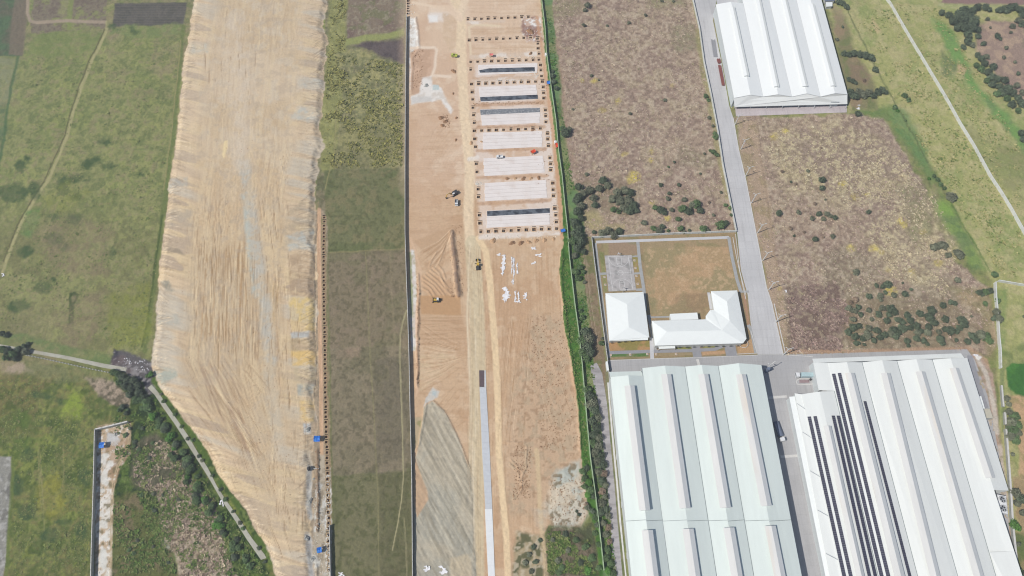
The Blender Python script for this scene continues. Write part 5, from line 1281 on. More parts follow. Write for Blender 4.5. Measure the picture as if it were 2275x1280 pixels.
# --- big warehouse beside the lane
YS = -25.0
za, zr = 9.0, 11.4
A_rows = [((1356, 838), (1390, 1158), za), ((1396, 834), (1436, 1158), 12.4), ((1431, 836), (1473, 1158), za),
          ((1477.5, 812.5), (1526.6, 1158), zr), ((1521.5, 814.5), (1573.5, 1158), za), ((1559, 811), (1617, 1158), zr), ((1595.5, 813), (1654, 1158), za),
          ((1641, 807), (1709, 1158), zr), ((1691.5, 811), (1758, 1158), za)]
wa = empty('warehouse', G(1500, 1000), 0, 'huge pale mint roofed warehouse beside the service lane, four bays with ridge vents', 'warehouse')
LA = lines_from(A_rows, YS)
extra = (W3((1425.5, 818.5), za), None)
v2 = (W3((1426, 818), za), LA[2][1])    # second bay starts further north than the first
M['roof_mint_w'] = M['roof_mint']
pairs = [(LA[0], LA[1]), (LA[1], LA[2]), (v2, LA[3]), (LA[3], LA[4]), (LA[4], LA[5]), (LA[5], LA[6]), (LA[6], LA[7]), (LA[7], LA[8])]
for a, b in pairs: roof_bay(wa, a, b, M['roof_mint'])
fr = [((.055, .885), (.985, None))]
for k in (1, 3, 5, 7):
    R0, R1 = LA[k]
    L_ = (R1 - R0).length
    def frac(py):
        for i in range(400):
            p = R0.lerp(R1, i / 400)
            d = p.y * cT - (p.z - CAM_H) * sT; v = (p.y * sT + (p.z - CAM_H) * cT) / d
            if 640 - v * FOCAL > py: return i / 400
        return 1
    n_top = 858 if k == 1 else 832
    s_top = {1: 1134, 3: 1129, 5: 1127, 7: 1123}[k]; s2 = {1: 1178, 3: 1174, 5: 1172, 7: 1168}[k]
    monitor(wa, R0, R1, frac(n_top), frac(s_top), 5.0, .9, M['vent_roof'], M['vent_grey'])
    monitor(wa, R0, R1, frac(s2), 1.0, 5.0, .9, M['vent_roof'], M['vent_grey'])
# valley gutters and the expansion joint
M['gutter'] = mat('dull_gutter', (.28, .32, .32), .7, .1, .3)
for k in (2, 4, 6):
    a, b = LA[k] if k != 2 else v2
    o_ = wa.location
    MB().beam((a.x - o_.x, a.y - o_.y, a.z + .03), (b.x - o_.x, b.y - o_.y, b.z + .03), .32, .18).build('valley_gutter', M['gutter'], wa)
for k in range(8):
    a, b = LA[k], LA[k + 1]
    o_ = wa.location
    def at_py(l, py):
        for i in range(600):
            p = l[0].lerp(l[1], i / 600)
            d = p.y * cT - (p.z - CAM_H) * sT; v = (p.y * sT + (p.z - CAM_H) * cT) / d
            if 640 - v * FOCAL > py: return p
    p, q = at_py(a, 1157), at_py(b, 1155)
    MB().beam((p.x - o_.x, p.y - o_.y, p.z + .04), (q.x - o_.x, q.y - o_.y, q.z + .04), .22, .12).build('expansion_strip', M['gutter'], wa)
# north canopy of the first bay
cn = [W3((1353.5, 826.5), 7.6), W3((1424, 824.5), 7.6), W3((1431, 836.5), 8.6), W3((1356, 838.5), 8.6)]
o_ = wa.location
MB().add([(p.x - o_.x, p.y - o_.y, p.z) for p in cn] + [(p.x - o_.x, p.y - o_.y, p.z - .2) for p in cn], [(0, 1, 2, 3), (7, 6, 5, 4)] + [(i, (i + 1) % 4, 4 + (i + 1) % 4, 4 + i) for i in range(4)]).build('canopy', M['roof_mint'], wa)
# walls with gabled north ends
def gable_walls(parent, lines, m, inset=.35, doors=(), base=0.0):
    o_ = parent.location
    north = [l[0] for l in lines]; south = [l[1] for l in lines]
    for nm, row, s in (('end_wall', north, 1), ('end_wall', south, -1)):
        pts = [Vector((p.x, p.y - s * inset, p.z - .3)) for p in row]
        pts[0].x += inset; pts[-1].x -= inset
        vs = [(p.x - o_.x, p.y - o_.y, base) for p in pts] + [(p.x - o_.x, p.y - o_.y, p.z) for p in pts]
        n = len(pts)
        vs += [(v[0], v[1] - s * .3, v[2]) for v in vs]
        fs = [(i, i + 1, n + i + 1, n + i) for i in range(n - 1)] + [(2 * n + i + 1, 2 * n + i, 3 * n + i, 3 * n + i + 1) for i in range(n - 1)]
        MB().add(vs, fs).build(nm, m, parent)
    for l, s in ((lines[0], 1), (lines[-1], -1)):
        a, b = Vector(l[0]), Vector(l[1]); a.x += s * inset; b.x += s * inset; a.y -= inset
        MB().band([(a.x - o_.x, a.y - o_.y), (b.x - o_.x, b.y - o_.y)], -.15, .15, base, l[0].z - .3).build('side_wall', m, parent)
M['clad'] = mat('wall_cladding', (.60, .64, .64), .6, .05, .3, stretch=(3, 3, .3))
gable_walls(wa, [LA[0], LA[1], LA[2]], M['clad'])
gable_walls(wa, [v2] + LA[3:], M['clad'])
def side_openings(parent, l, s, ys, w, h, name, m):
    o_ = parent.location
    for y in ys:
        k = (y - l[0].y) / (l[1].y - l[0].y); p = l[0].lerp(l[1], k)
        x = p.x + s * .05 - o_.x
        MB().box(x - .1, x + .1, y - w / 2 - o_.y, y + w / 2 - o_.y, .1, h).build(name, m, parent)
side_openings(wa, LA[8], -1, [110, 85, 60, 35], 5, 4.5, 'roller_door', M['door'])
side_openings(wa, LA[0], 1, [105, 80, 55, 30], 3, 2.4, 'louvre_panel', M['vent_grey'])

# --- warehouse with solar panels
YB = -25.0
B_rows = [((1840, 806.5), (1952.5, 1280), 9.2), ((1881.5, 804.5), (1998.5, 1280), 11.2), ((1915, 805), (2038.6, 1280), 9.2), ((1960, 800.5), (2077, 1280), 11.2), ((1992.5, 802), (2127.7, 1280), 9.2),
          ((2036, 798), (2174, 1280), 11.2), ((2071, 799), (2196, 1224), 9.2), ((2112, 796), (2200, 1063), 11.2), ((2149, 795.5), (2236, 1075), 9.2)]
wb_ = empty('warehouse', G(1950, 1000), 0, 'white roofed warehouse carrying long rows of dark solar panels', 'warehouse')
LB = lines_from(B_rows, YB)
Lw = lines_from([((1818, 806.5), (1839.5, 900), 8.9)], YB)[0]
main_w = (W3((1806, 803), 8.6), None)
yE = W3((2236, 1090), 9.2).y; yE2 = W3((2246, 1226), 9.2).y
def cut(l, y):
    k = (y - l[0].y) / (l[1].y - l[0].y); return (l[0], l[0].lerp(l[1], k))
def seg(l, y0, y1):
    k0 = (y0 - l[0].y) / (l[1].y - l[0].y); k1 = (y1 - l[0].y) / (l[1].y - l[0].y); return (l[0].lerp(l[1], k0), l[0].lerp(l[1], k1))
for k in range(6): roof_bay(wb_, LB[k], LB[k + 1], M['roof_white'])
roof_bay(wb_, LB[6], LB[7], M['roof_white'])
roof_bay(wb_, cut(LB[7], yE), cut(LB[8], yE), M['roof_white'])
# east side steps down: flatter extension roofs
e1 = lines_from([((2206, 1088), (2262, 1280), 9.6)], YB)[0]
t1 = seg(LB[7], yE, yE2)
ext1 = (W3((2206, 1090), 9.6), W3((2252, 1226), 8.4))
o1 = [t1[0] + Vector((0, 0, -.3)), W3((2228, 1150), 8.2), W3((2249, 1226.5), 8.2), t1[1] + Vector((0, 0, -.3))]
def poly_roof(parent, pts, m, name='roof_slope', th=.25):
    o_ = parent.location; n = len(pts)
    vs = [(p.x - o_.x, p.y - o_.y, p.z) for p in pts] + [(p.x - o_.x, p.y - o_.y, p.z - th) for p in pts]
    return MB().add(vs, [tuple(range(n)), tuple(range(2 * n - 1, n - 1, -1))] + [(i, (i + 1) % n, n + (i + 1) % n, n + i) for i in range(n)]).build(name, m, parent)
poly_roof(wb_, [LB[7][0].lerp(LB[7][1], 0) if False else t1[0], W3((2208, 1091), 9.9), W3((2249, 1212), 8.6), W3((2249, 1226.5), 8.5), t1[1]], M['roof_white'])
t2 = seg(LB[7], yE2, YB)
poly_roof(wb_, [t2[0], W3((2199.5, 1227), 10.0), W3((2217, 1280), 9.6), W3((2240, 1350), 9.4), t2[1]], M['roof_white'])
for k, n0, n1 in ((1, 829, None), (3, 830, None), (5, 826, None), (7, 818, 1062)):
    R0, R1 = LB[k]
    def frac(py):
        for i in range(600):
            p = R0.lerp(R1, i / 600)
            d = p.y * cT - (p.z - CAM_H) * sT; v = (p.y * sT + (p.z - CAM_H) * cT) / d
            if 640 - v * FOCAL > py: return i / 600
        return 1
    monitor(wb_, R0, R1, frac(n0), frac(n1) if n1 else 1.0, 4.6, .7, M['vent_roof'], M['vent_grey'])
for k in (2, 4, 6):
    a, b = LB[k]; o_ = wb_.location
    MB().beam((a.x - o_.x, a.y - o_.y, a.z + .03), (b.x - o_.x, b.y - o_.y, b.z + .03), .28, .16).build('valley_gutter', M['gutter'], wb_)
# north lean-to strip
poly_roof(wb_, [W3((1805, 797), 8.0), W3((2135, 785), 8.0), W3((2143, 795.5), 8.8), W3((2115, 795), 9.4), W3((1808, 806.5), 8.8)], M['roof_white'], 'canopy')
# flat west shoulder north of the annex
poly_roof(wb_, [W3((1807, 806), 8.75), W3((1840.5, 806.5), 9.0), W3((1856, 868.5), 9.0), W3((1819, 867), 8.75)], M['roof_white'])
gable_walls(wb_, LB[:8], M['clad'])
e_ = cut(LB[8], yE); o_ = wb_.location
MB().band([(e_[0].x - .4 - o_.x, e_[0].y - o_.y), (e_[1].x - .4 - o_.x, e_[1].y - o_.y)], -.15, .15, 0, 8.9).build('side_wall', M['clad'], wb_)
p, q = W3((2249, 1212), 8.4), W3((2249, 1226), 8.4)
MB().band([(W3((2209, 1093), 9)).xy - o_.xy, (W3((2247, 1214), 8.4)).xy - o_.xy, (W3((2247, 1225), 8.4)).xy - o_.xy, (W3((2201, 1226), 8.4)).xy - o_.xy], -.15, .15, 0, 8.2).build('side_wall', M['clad'], wb_)
MB().box(W3((1808, 806), 8).x + .4 - o_.x, W3((1808, 806), 8).x + .7 - o_.x, W3((1819, 866), 8).y - o_.y, W3((1808, 803), 8).y - o_.y, 0, 8.4).build('side_wall', M['clad'], wb_)

# annex on its west side
wx = empty('annex_building', G(1820, 1100), 0, 'narrow white annex on the west flank of the solar warehouse, with stepped canopies', 'annex')
X_rows = [((1777, 873), (1865, 1280), 7.8), ((1819, 870), (1905, 1280), 9.6), ((1853.5, 869.5), (1955.5, 1280), 8.6)]
LX = lines_from([((1781.5, 876), (1869, 1280), 8.0), ((1821, 870), (1911.5, 1280), 9.6), ((1853.5, 869), (1951, 1280), 8.7)], YB)
for k in range(2): roof_bay(wx, LX[k], LX[k + 1], M['roof_white'])
C0 = lines_from([((1765.5, 874), (1843.5, 1280), 6.9), ((1781, 876), (1868.5, 1280), 7.7)], YB)
roof_bay(wx, C0[0], C0[1], M['roof_white'], 'canopy')
C1 = lines_from([((1753.5, 881.5), (1834, 1280), 5.6), ((1766, 881), (1845, 1280), 6.2)], YB)
roof_bay(wx, C1[0], C1[1], M['roof_house'], 'canopy')
gable_walls(wx, LX, M['clad'])
o_ = wx.location
for l, z in ((C0[0], 6.6), (C1[0], 5.3)):
    MB().band([(l[0].x + .4 - o_.x, l[0].y - .4 - o_.y), (l[1].x + .4 - o_.x, l[1].y - o_.y)], -.12, .12, 0, z).build('side_wall', M['clad'], wx)
a, b = LX[2]
MB().beam((a.x - o_.x, a.y - o_.y, a.z + .05), (b.x - o_.x, b.y - o_.y, b.z + .05), .3, .18).build('valley_gutter', M['gutter'], wx)
R0, R1 = LX[1]
k0 = (W3((1834, 947), 9.8).y - R0.y) / (R1.y - R0.y)
monitor(wx, R0, R1, k0, 1.0, 3.6, .6, M['vent_roof'], M['vent_grey'])
# downpipes/stays crossing the stepped canopy
for py in (900, 962, 1046, 1131, 1225):
    k = (G(1800, py).y - 2 - C0[1][0].y) / (C0[1][1].y - C0[1][0].y)
    p, q = C0[0][0].lerp(C0[0][1], k) - o_, C0[1][0].lerp(C0[1][1], k + .02) - o_
    p.z += .5; q.z += .55
    MB().beam(p, q, .12).build('stay_bar', M['steel_grey'], wx)

# solar rows: each row a thing, each panel a part
pw = 1.0
def panel_mesh(wd):
    mb = MB().box(-wd / 2, wd / 2, -pw / 2, pw / 2, 0, .05)
    return mb.fixed('solar_panel', M['solar'])
PMESH = panel_mesh(1.8)
def row(p0, p1, lineA, lineB, lab, lift=.12):
    """p0, p1: frame pixels of the row ends; the row lies on the roof slope between lineA and lineB"""
    nrm = (lineA[1] - lineA[0]).cross(lineB[0] - lineA[0]).normalized()
    if nrm.z < 0: nrm = -nrm
    def hit(px, py):
        d = G(px, py) - Vector((0, 0, CAM_H)); c = Vector((0, 0, CAM_H))
        t_ = (lineA[0] - c).dot(nrm) / d.dot(nrm)
        return c + d * t_
    a, b = hit(*p0), hit(*p1)
    d = (b - a).normalized()
    L_ = (b - a).length + 4
    side = d.cross(nrm).normalized()
    if side.x < 0: side = -side
    Rm = Matrix((side, -d, nrm)).transposed().to_4x4()
    e = empty('solar_panel_row', a + nrm * lift, 0, lab, 'solar panels', 'long rows of solar panels on the white roof')
    eul = Rm.to_euler()
    n = int(L_ / 1.06)
    for i in range(n):
        c = d * (.5 + i * 1.06) + nrm * .06
        o = bpy.data.objects.new('solar_panel', PMESH); COL.objects.link(o)
        o.parent = e; o.location = c; o.rotation_euler = eul
    mb = MB()
    for s in (-.62, .62):
        mb.beam(side * s, side * s + d * (n * 1.06), .06)
    mb.build('mounting_rail', M['solar_frame'], e)
row((1797.5, 925.8), (1875.3, 1280), LX[0], LX[1], 'westernmost row of solar panels, on the west slope of the annex roof')
row((1810.5, 925), (1890, 1280), LX[0], LX[1], 'second row of solar panels from the west, on the annex west slope')
row((1850, 924), (1930.3, 1280), LX[1], LX[2], 'third row of solar panels from the west, just east of the annex vent', .4)
row((1861, 924), (1943.5, 1280), LX[1], LX[2], 'fourth row of solar panels from the west, beside the annex valley', .4)
row((1851.7, 830.7), (1958.5, 1280), LB[0], LB[1], 'long row of solar panels starting far north, left one of the long pair')
row((1864.6, 829), (1973.3, 1280), LB[0], LB[1], 'long row of solar panels starting far north, right one of the long pair')
row((1921, 891.7), (2020.8, 1280), LB[1], LB[2], 'single easternmost row of solar panels on an east facing slope')

# --- northern warehouse
C_rows = [((1590.5, 10), (1631, 218), 9.0), ((1624, 4), (1667.5, 211), 11.0), ((1651, 7.5), (1695, 215), 9.0), ((1684 + 1, 0), (1728.7, 210), 11.0), ((1708.5, 0), (1759, 215), 9.0), ((1743, 0), (1792.5, 208), 11.0), ((1768.7, 0), (1822.5, 215), 9.0), ((1801, 0), (1855, 207.5), 11.0), ((1825, 0), (1883, 210), 9.0)]
wc = empty('warehouse', G(1740, 150), 0, 'bright white warehouse at the top of the picture with a zigzag south edge', 'warehouse')
LC = []
for i, (a, b, z) in enumerate(C_rows):
    A_, B_ = W3(a, z), W3(b, z)
    if i >= 3:
        k = (462 - A_.y) / (B_.y - A_.y); A_ = A_ + (B_ - A_) * k
    LC.append((A_, B_))
lc2n = LC[2][0] + (LC[2][0] - LC[2][1]) * ((462 - LC[2][0].y) / (LC[2][0].y - LC[2][1].y))
prs = [(LC[0], LC[1]), (LC[1], LC[2]), ((lc2n, LC[2][1]), LC[3])] + [(LC[k], LC[k + 1]) for k in range(3, 8)]
for a, b in prs: roof_bay(wc, a, b, M['roof_bright'])
for k in (1, 3, 5, 7):
    R0, R1 = LC[k]
    def frac(py):
        for i in range(600):
            p = R0.lerp(R1, i / 600)
            d = p.y * cT - (p.z - CAM_H) * sT; v = (p.y * sT + (p.z - CAM_H) * cT) / d
            if 640 - v * FOCAL > py: return i / 600
        return 1
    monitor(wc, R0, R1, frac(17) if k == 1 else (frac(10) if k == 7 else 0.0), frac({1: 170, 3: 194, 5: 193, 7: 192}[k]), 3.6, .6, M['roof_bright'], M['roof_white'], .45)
for k in (2, 4, 6):
    a, b = LC[k]; o_ = wc.location
    MB().beam((a.x - o_.x, a.y - o_.y, a.z + .03), (b.x - o_.x, b.y - o_.y, b.z + .03), .25, .16).build('valley_gutter', M['vent_grey'], wc)
poly_roof(wc, [Vector((l[1].x, l[1].y - .02, l[1].z - .28)) for l in LC] + [W3((1882.5, 231), 3.1), W3((1632, 237.5), 3.1)], M['roof_bright'], 'canopy')
for i in range(8):
    p, q = LC[i][1] - wc.location, LC[i + 1][1] - wc.location
    p.z = LC[i][1].z + .02; q.z = LC[i + 1][1].z + .02
    MB().beam(p, q, .25, .12).build('verge_trim', M['vent_grey'], wc)
gable_walls(wc, LC[:3], M['clad']); gable_walls(wc, [(lc2n, LC[2][1])] + LC[3:], M['clad'])
o_ = wc.location
for px in (1650, 1700, 1750, 1800, 1850):
    p = W3((px, 240), 0)
    MB().box(p.x - 3 - o_.x, p.x + 3 - o_.x, LC[4][1].y - .95 - o_.y, LC[4][1].y - .75 - o_.y, .1, 4.8).build('roller_door', M['door'], wc)
for i in range(8):
    p = W3((1634 + i * 35.4, 236), 3)
    MB().box(p.x - .15 - o_.x, p.x + .15 - o_.x, p.y + .4 - o_.y, p.y + .7 - o_.y, 0, 2.9).build('canopy_post', M['vent_grey'], wc)
# small sheds at its north-east corner
sh = empty('shed', G(1842, 8), 0, 'small blue grey flat shed at the north east corner of the top warehouse', 'shed')
q = [p - sh.location for p in GL([(1830, 10), (1829, 0), (1846, -3), (1850, 9)])]
MB().prism([(p.x, p.y) for p in q], 0, 3).build('wall', M['wall_pale'], sh)
MB().prism([(p.x * 1.1, p.y * 1.1) for p in q], 3.003, 3.2).build('roof', M['steel_blue'], sh)
sh = empty('shed', G(1838, 16), 0, 'small white shed just south of the blue grey shed', 'shed')
q = [p - sh.location for p in GL([(1833, 21), (1832, 12), (1845, 12), (1845, 20)])]
MB().prism([(p.x, p.y) for p in q], 0, 2.6).build('wall', M['wall_pale'], sh)
MB().prism([(p.x * 1.12, p.y * 1.12) for p in q], 2.603, 2.8).build('roof', M['roof_house'], sh)

# service buildings on the east flank of the solar warehouse
sh = empty('service_room', G(2195, 917), 0, 'tan flat roofed service room on the east side of the solar warehouse', 'service room')
q = [p - sh.location for p in [W3(v, 4) for v in [(2187, 908), (2199, 908), (2206, 929), (2192, 929)]]]
MB().prism([(p.x, p.y) for p in q], 0, 3.9).build('wall', M['wall_pale'], sh)
MB().prism([(p.x, p.y) for p in q], 3.903, 4.15).build('roof', M['tan_roof'], sh)
sh = empty('service_room', G(2181, 895), 0, 'slim white lean-to north of the tan service room', 'service room')
q = [p - sh.location for p in [W3(v, 4.4) for v in [(2175, 881), (2180, 880), (2188, 908), (2184, 908)]]]
MB().prism([(p.x, p.y) for p in q], 0, 4.3).build('wall', M['wall_pale'], sh)
MB().prism([(p.x, p.y) for p in q], 4.303, 4.5).build('roof', M['roof_house'], sh)
sheet('side_path', [(2148, 790), (2160, 790), (2184, 870), (2196, 905), (2188, 908), (2160, 850)], .095, 'path_dark', .2)
# cooling towers
def cooling(px, py, lab):
    e = empty('cooling_unit', G(px, py), math.radians(-12), lab, 'cooling unit', 'paired cooling units at the right edge')
    MB().box(-2.2, 2.2, -4.6, 4.6, .3, 3.0).build('casing', M['paint_white'], e)
    MB().box(-2.0, 2.0, -4.4, 4.4, 0, .3).build('plinth', M['wall_grey'], e)
    for s in (-2.3, 2.3):
        mb = MB(); n = 20
        r0, r1, r2 = 1.9, 1.6, 1.55
        for r, z in ((1.95, 3.0), (1.7, 3.9), (1.6, 3.9), (1.6, 3.05)):
            mb.v += [(r * math.cos(2 * math.pi * i / n), s + r * math.sin(2 * math.pi * i / n), z) for i in range(n)]
        for k in range(3):
            mb.f += [(k * n + i, k * n + (i + 1) % n, (k + 1) * n + (i + 1) % n, (k + 1) * n + i) for i in range(n)]
        mb.build('fan_ring', M['paint_white'], e)
        MB().cyl(0, s, 3.02, 3.06, 1.58, n=20).build('fan_well', M['dark'], e)
        fb = MB()
        for k in range(5):
            a = k * 2 * math.pi / 5
            fb.add([(.2 * math.cos(a), s + .2 * math.sin(a), 3.5), (1.5 * math.cos(a - .18), s + 1.5 * math.sin(a - .18), 3.45), (1.5 * math.cos(a + .3), s + 1.5 * math.sin(a + .3), 3.6), (.2 * math.cos(a + .9), s + .2 * math.sin(a + .9), 3.6)], [(0, 1, 2, 3)])
        fb.cyl(0, s, 3.2, 3.7, .3, n=8)
        fb.build('fan', M['steel_grey'], e, fix=False)
cooling(2219, 1122, 'paired round fan cooling unit between the two roof steps')
cooling(2223, 1266, 'paired round fan cooling unit below the southern roof step')

# --- compound: hip roofed houses
def house(name, lab, outline, z, faces_extra, m='roof_house', cat='house', ov=.5):
    """outline px at eave height; faces_extra(E) -> (ridge points, faces)"""
    E = [W3(p, z) for p in outline]
    c = sum((Vector(p) for p in E), Vector()) / len(E); c.z = 0
    e = empty(name, c, 0, lab, cat)
    L_ = [Vector((p.x - c.x, p.y - c.y, p.z)) for p in E]
    rp, fs, names = faces_extra
    RP = [W3(p, zz) for p, zz in rp]; RP = [Vector((p.x - c.x, p.y - c.y, p.z)) for p in RP]
    V_ = L_ + RP
    for f in fs:
        n = len(f)
        pts = [V_[i] for i in f]
        vs = pts + [p - Vector((0, 0, .18)) for p in pts]
        MB().add(vs, [tuple(range(n)), tuple(range(2 * n - 1, n - 1, -1))] + [(i, (i + 1) % n, n + (i + 1) % n, n + i) for i in range(n)]).build('roof_slope', M[m], e)
    mid = Vector((sum(p.x for p in L_) / len(L_), sum(p.y for p in L_) / len(L_), 0))
    ins = []
    n = len(L_)
    for i in range(n):              # inset outline for the walls
        a, b, d = L_[i - 1], L_[i], L_[(i + 1) % n]
        e1_ = (b - a).normalized(); e2_ = (d - b).normalized()
        n1_ = Vector((e1_.y, -e1_.x, 0)); n2_ = Vector((e2_.y, -e2_.x, 0))
        bis = (n1_ + n2_); bis.z = 0
        if bis.length < .1: bis = n1_
        bis.normalize()
        ins.append(b + bis * ov)
    ar = sum(ins[i].x * ins[(i + 1) % n].y - ins[(i + 1) % n].x * ins[i].y for i in range(n))
    MB().prism([(p.x, p.y) for p in ins], 0, z - .2).build('wall', M['wall_pale'], e)
    return e, L_
h1, L1 = house('hall', 'white hip roofed hall beside the basketball court', [(1345, 651.7), (1429.5, 649), (1442.5, 749.5), (1353.7, 757)], 4.6,
               ([((1393, 676), 6.6), ((1397, 727), 6.6)], [(0, 1, 4), (1, 2, 5, 4), (2, 3, 5), (3, 0, 4, 5)], None), cat='hall')
h2, L2 = house('office_building', 'white roofed L shaped office building east of the hall', [(1448, 712.8), (1568.5, 709.6), (1567.8, 702.3), (1577.6, 688.9), (1586, 688.6), (1579.3, 647), (1637.8, 645.3), (1658.5, 752.2), (1651, 762.7), (1455, 768)], 4.6,
               ([((1481, 737), 6.8), ((1604, 734), 6.8), ((1615, 670), 6.8), ((1621, 713), 6.8)],
                [(9, 8, 11, 10), (8, 7, 11), (7, 6, 12, 13), (11, 7, 13), (6, 5, 12), (5, 4, 13, 12), (4, 3, 11, 13), (3, 2, 11), (2, 1, 11), (1, 0, 10, 11), (0, 9, 10)], None), cat='office')
h3, L3 = house('porch', 'small white porch roof on the north side of the office building', [(1488, 697.5), (1549, 694.5), (1551.5, 709.5), (1490.5, 711.5)], 3.6,
               ([], [(0, 1, 2, 3)], None), cat='porch', ov=.3)
# doors and windows of the halls
def openings(e, a, b, n, w, z0, z1, name, m, off=-.45):
    d = (b - a); L_ = d.length; d.normalize(); nn = Vector((d.y, -d.x, 0))
    for i in range(n):
        c = a + d * (L_ * (i + .5) / n) - nn * off
        mb = MB().beam(c - d * w / 2 + Vector((0, 0, (z0 + z1) / 2 - c.z)), c + d * w / 2 + Vector((0, 0, (z0 + z1) / 2 - c.z)), .1, z1 - z0)
        mb.build(name, m, e)
openings(h2, L2[9], L2[8], 12, 1.4, 1.0, 2.4, 'window', M['glass'])
openings(h1, L1[3], L1[2], 6, 1.4, 1.0, 2.4, 'window', M['glass'])
# lower eave strip on the south side of the hall
q = [W3(p, 3.9) for p in [(1354, 751), (1440, 748.6), (1439.5, 755.5), (1354.5, 757.6)]]
o_ = h1.location
MB().add([(p.x - o_.x, p.y - o_.y, 4.3 - .35 * (i > 1)) for i, p in enumerate(q)] + [(p.x - o_.x, p.y - o_.y, 4.1 - .35 * (i > 1)) for i, p in enumerate(q)], [(0, 1, 2, 3), (7, 6, 5, 4)] + [(i, (i + 1) % 4, 4 + (i + 1) % 4, 4 + i) for i in range(4)]).build('lower_eave', M['roof_house'], h1)
# court
def lerpq(q, u, v):
    return q[0].lerp(q[1], u).lerp(q[3].lerp(q[2], u), v)
CQ = GL([(1343, 568), (1403.5, 566.8), (1413.5, 645), (1352, 648)])
ct = empty('basketball_court', CQ[3], 0, 'pale stained basketball court with painted lines north of the hall', 'court')
q = [p - ct.location for p in CQ]
MB().prism([(p.x, p.y) for p in q], -.1, .10).build('court_slab', M['court'], ct)
mb = MB()
def cline(pts, w=.16, z=.104):
    for (a, b) in zip(pts[:-1], pts[1:]):
        A_, B_ = lerpq(q, *a), lerpq(q, *b); A_.z = B_.z = z
        d = (B_ - A_).normalized(); n_ = Vector((d.y, -d.x, 0)) * w / 2
        mb.add([A_ + n_, B_ + n_, B_ - n_, A_ - n_], [(0, 1, 2, 3)])
cline([(.14, .03), (.88, .03), (.88, .97), (.14, .97), (.14, .03)])
cline([(.14, .5), (.88, .5)])
cx = .51
for v0, s in ((.03, 1), (.97, -1)):
    cline([(cx - .09, v0), (cx - .09, v0 + s * .2), (cx + .09, v0 + s * .2), (cx + .09, v0)])
    cline([(cx + .40 * math.cos(t_ * math.pi / 12) * .9, v0 + s * (.05 + .25 * math.sin(t_ * math.pi / 12))) for t_ in range(13)])
    cline([(cx + .09 * math.cos(t_ * math.pi / 8), v0 + s * (.2 + .065 * math.sin(t_ * math.pi / 8))) for t_ in range(9)])
cline([(cx + .1 * math.cos(t_ * math.pi / 8), .5 + .07 * math.sin(t_ * math.pi / 8)) for t_ in range(17)])
mb.build('court_lines', M['court_line'], ct)
for py, px, s, lab in ((566, 1373, 1, 'basketball hoop stand at the north end of the court'), (649, 1384, -1, 'basketball hoop stand at the south end of the court, beside the hall')):
    e = empty('basketball_hoop', G(px, py), 0, lab, 'basketball hoop', 'basketball hoop stands')
    MB().cyl(0, 0, 0, 3.2, .16, n=8).build('pole', M['pole'], e)
    MB().beam((0, 0, 3.1), (0, -1.3 * s, 3.3), .14).build('arm', M['pole'], e)
    MB().box(-.9, .9, -1.36 * s - .04, -1.36 * s + .04, 2.9, 4.0).build('backboard', M['paint_white'], e)
    mb = MB()
    for k in range(10):
        a0, a1 = k * math.pi / 5, (k + 1) * math.pi / 5
        mb.beam((.23 * math.cos(a0), (-1.65 * s) + .23 * math.sin(a0), 3.05), (.23 * math.cos(a1), (-1.65 * s) + .23 * math.sin(a1), 3.05), .04)
    mb.build('hoop_ring', M['red_tarp'], e)
# paths
def path(pts, w, m='path_grey', z=.05, name='garden_path'):
    o = MB().band(GL(pts), -w / 2, w / 2, -.15, z).build(name, M[m]); o['kind'] = 'structure'
path([(1323, 540), (1330, 600), (1341, 690), (1349, 760), (1354, 795)], 1.4, z=.052)
path([(1324, 538), (1400, 535.5), (1500, 532), (1620, 527.5)], 1.9, 'concrete_light', z=.056)
path([(1417, 538), (1422, 590), (1430, 640), (1434, 690), (1441, 690)][:4], 2.0, z=.060)
path([(1405, 570), (1418, 569)], 1.0, z=.066); path([(1409, 608), (1424, 607)], 1.4, z=.066); path([(1413, 644), (1431, 643)], 1.6, z=.066); path([(1332, 608.5), (1347, 608)], 1.6, z=.066)
path([(1619, 527), (1626, 570), (1637, 620), (1646, 648)], 2.0, z=.062)
path([(1628, 527), (1636, 570), (1648, 625), (1657, 665)], .35, 'kerb', z=.07)
path([(1644, 648), (1664, 648)], 1.4, z=.068)
path([(1352, 784), (1440, 781), (1540, 779), (1588, 776), (1604, 770), (1606, 760)], 2.0, 'path_dark', z=.058)
path([(1447, 750), (1449, 798)], 2.2, 'concrete_light', z=.064)
path([(1545, 768), (1550, 795)], 5.0, 'path_dark', z=.07)
path([(1620, 762), (1626, 792)], 6.5, 'path_dark', z=.074)
path([(1662, 722), (1670, 735), (1680, 785)], 2.2, 'path_grey', z=.054)
path([(1444, 700), (1446, 705), (1488, 704)], 1.0, z=.06)
path([(1574, 650), (1580, 688)], 1.6, 'concrete_light', z=.064)
path([(1441, 700), (1456, 780)], 2.0, 'path_grey', z=.05)
path([(1636, 787), (1682, 785), (1668, 735)], .4, 'kerb', z=.12)
# ring fence on the corner bed
e = empty('ring_fence', G(1651, 764), 0, 'low white ring fence on the corner bed of the office building', 'fence')
mb = MB()
for k in range(20):
    a0, a1 = k * math.pi / 10, (k + 1) * math.pi / 10
    mb.beam((2.7 * math.cos(a0), 2.7 * math.sin(a0), .7), (2.7 * math.cos(a1), 2.7 * math.sin(a1), .7), .16, .16)
mb.build('rail', M['paint_white'], e)
pmm = MB().cyl(0, 0, -.05, .7, .07, n=6).fixed('post', M['paint_white'])
for k in range(10): link_mesh('post', pmm, e, loc=(2.7 * math.cos(k * math.pi / 5), 2.7 * math.sin(k * math.pi / 5), 0))
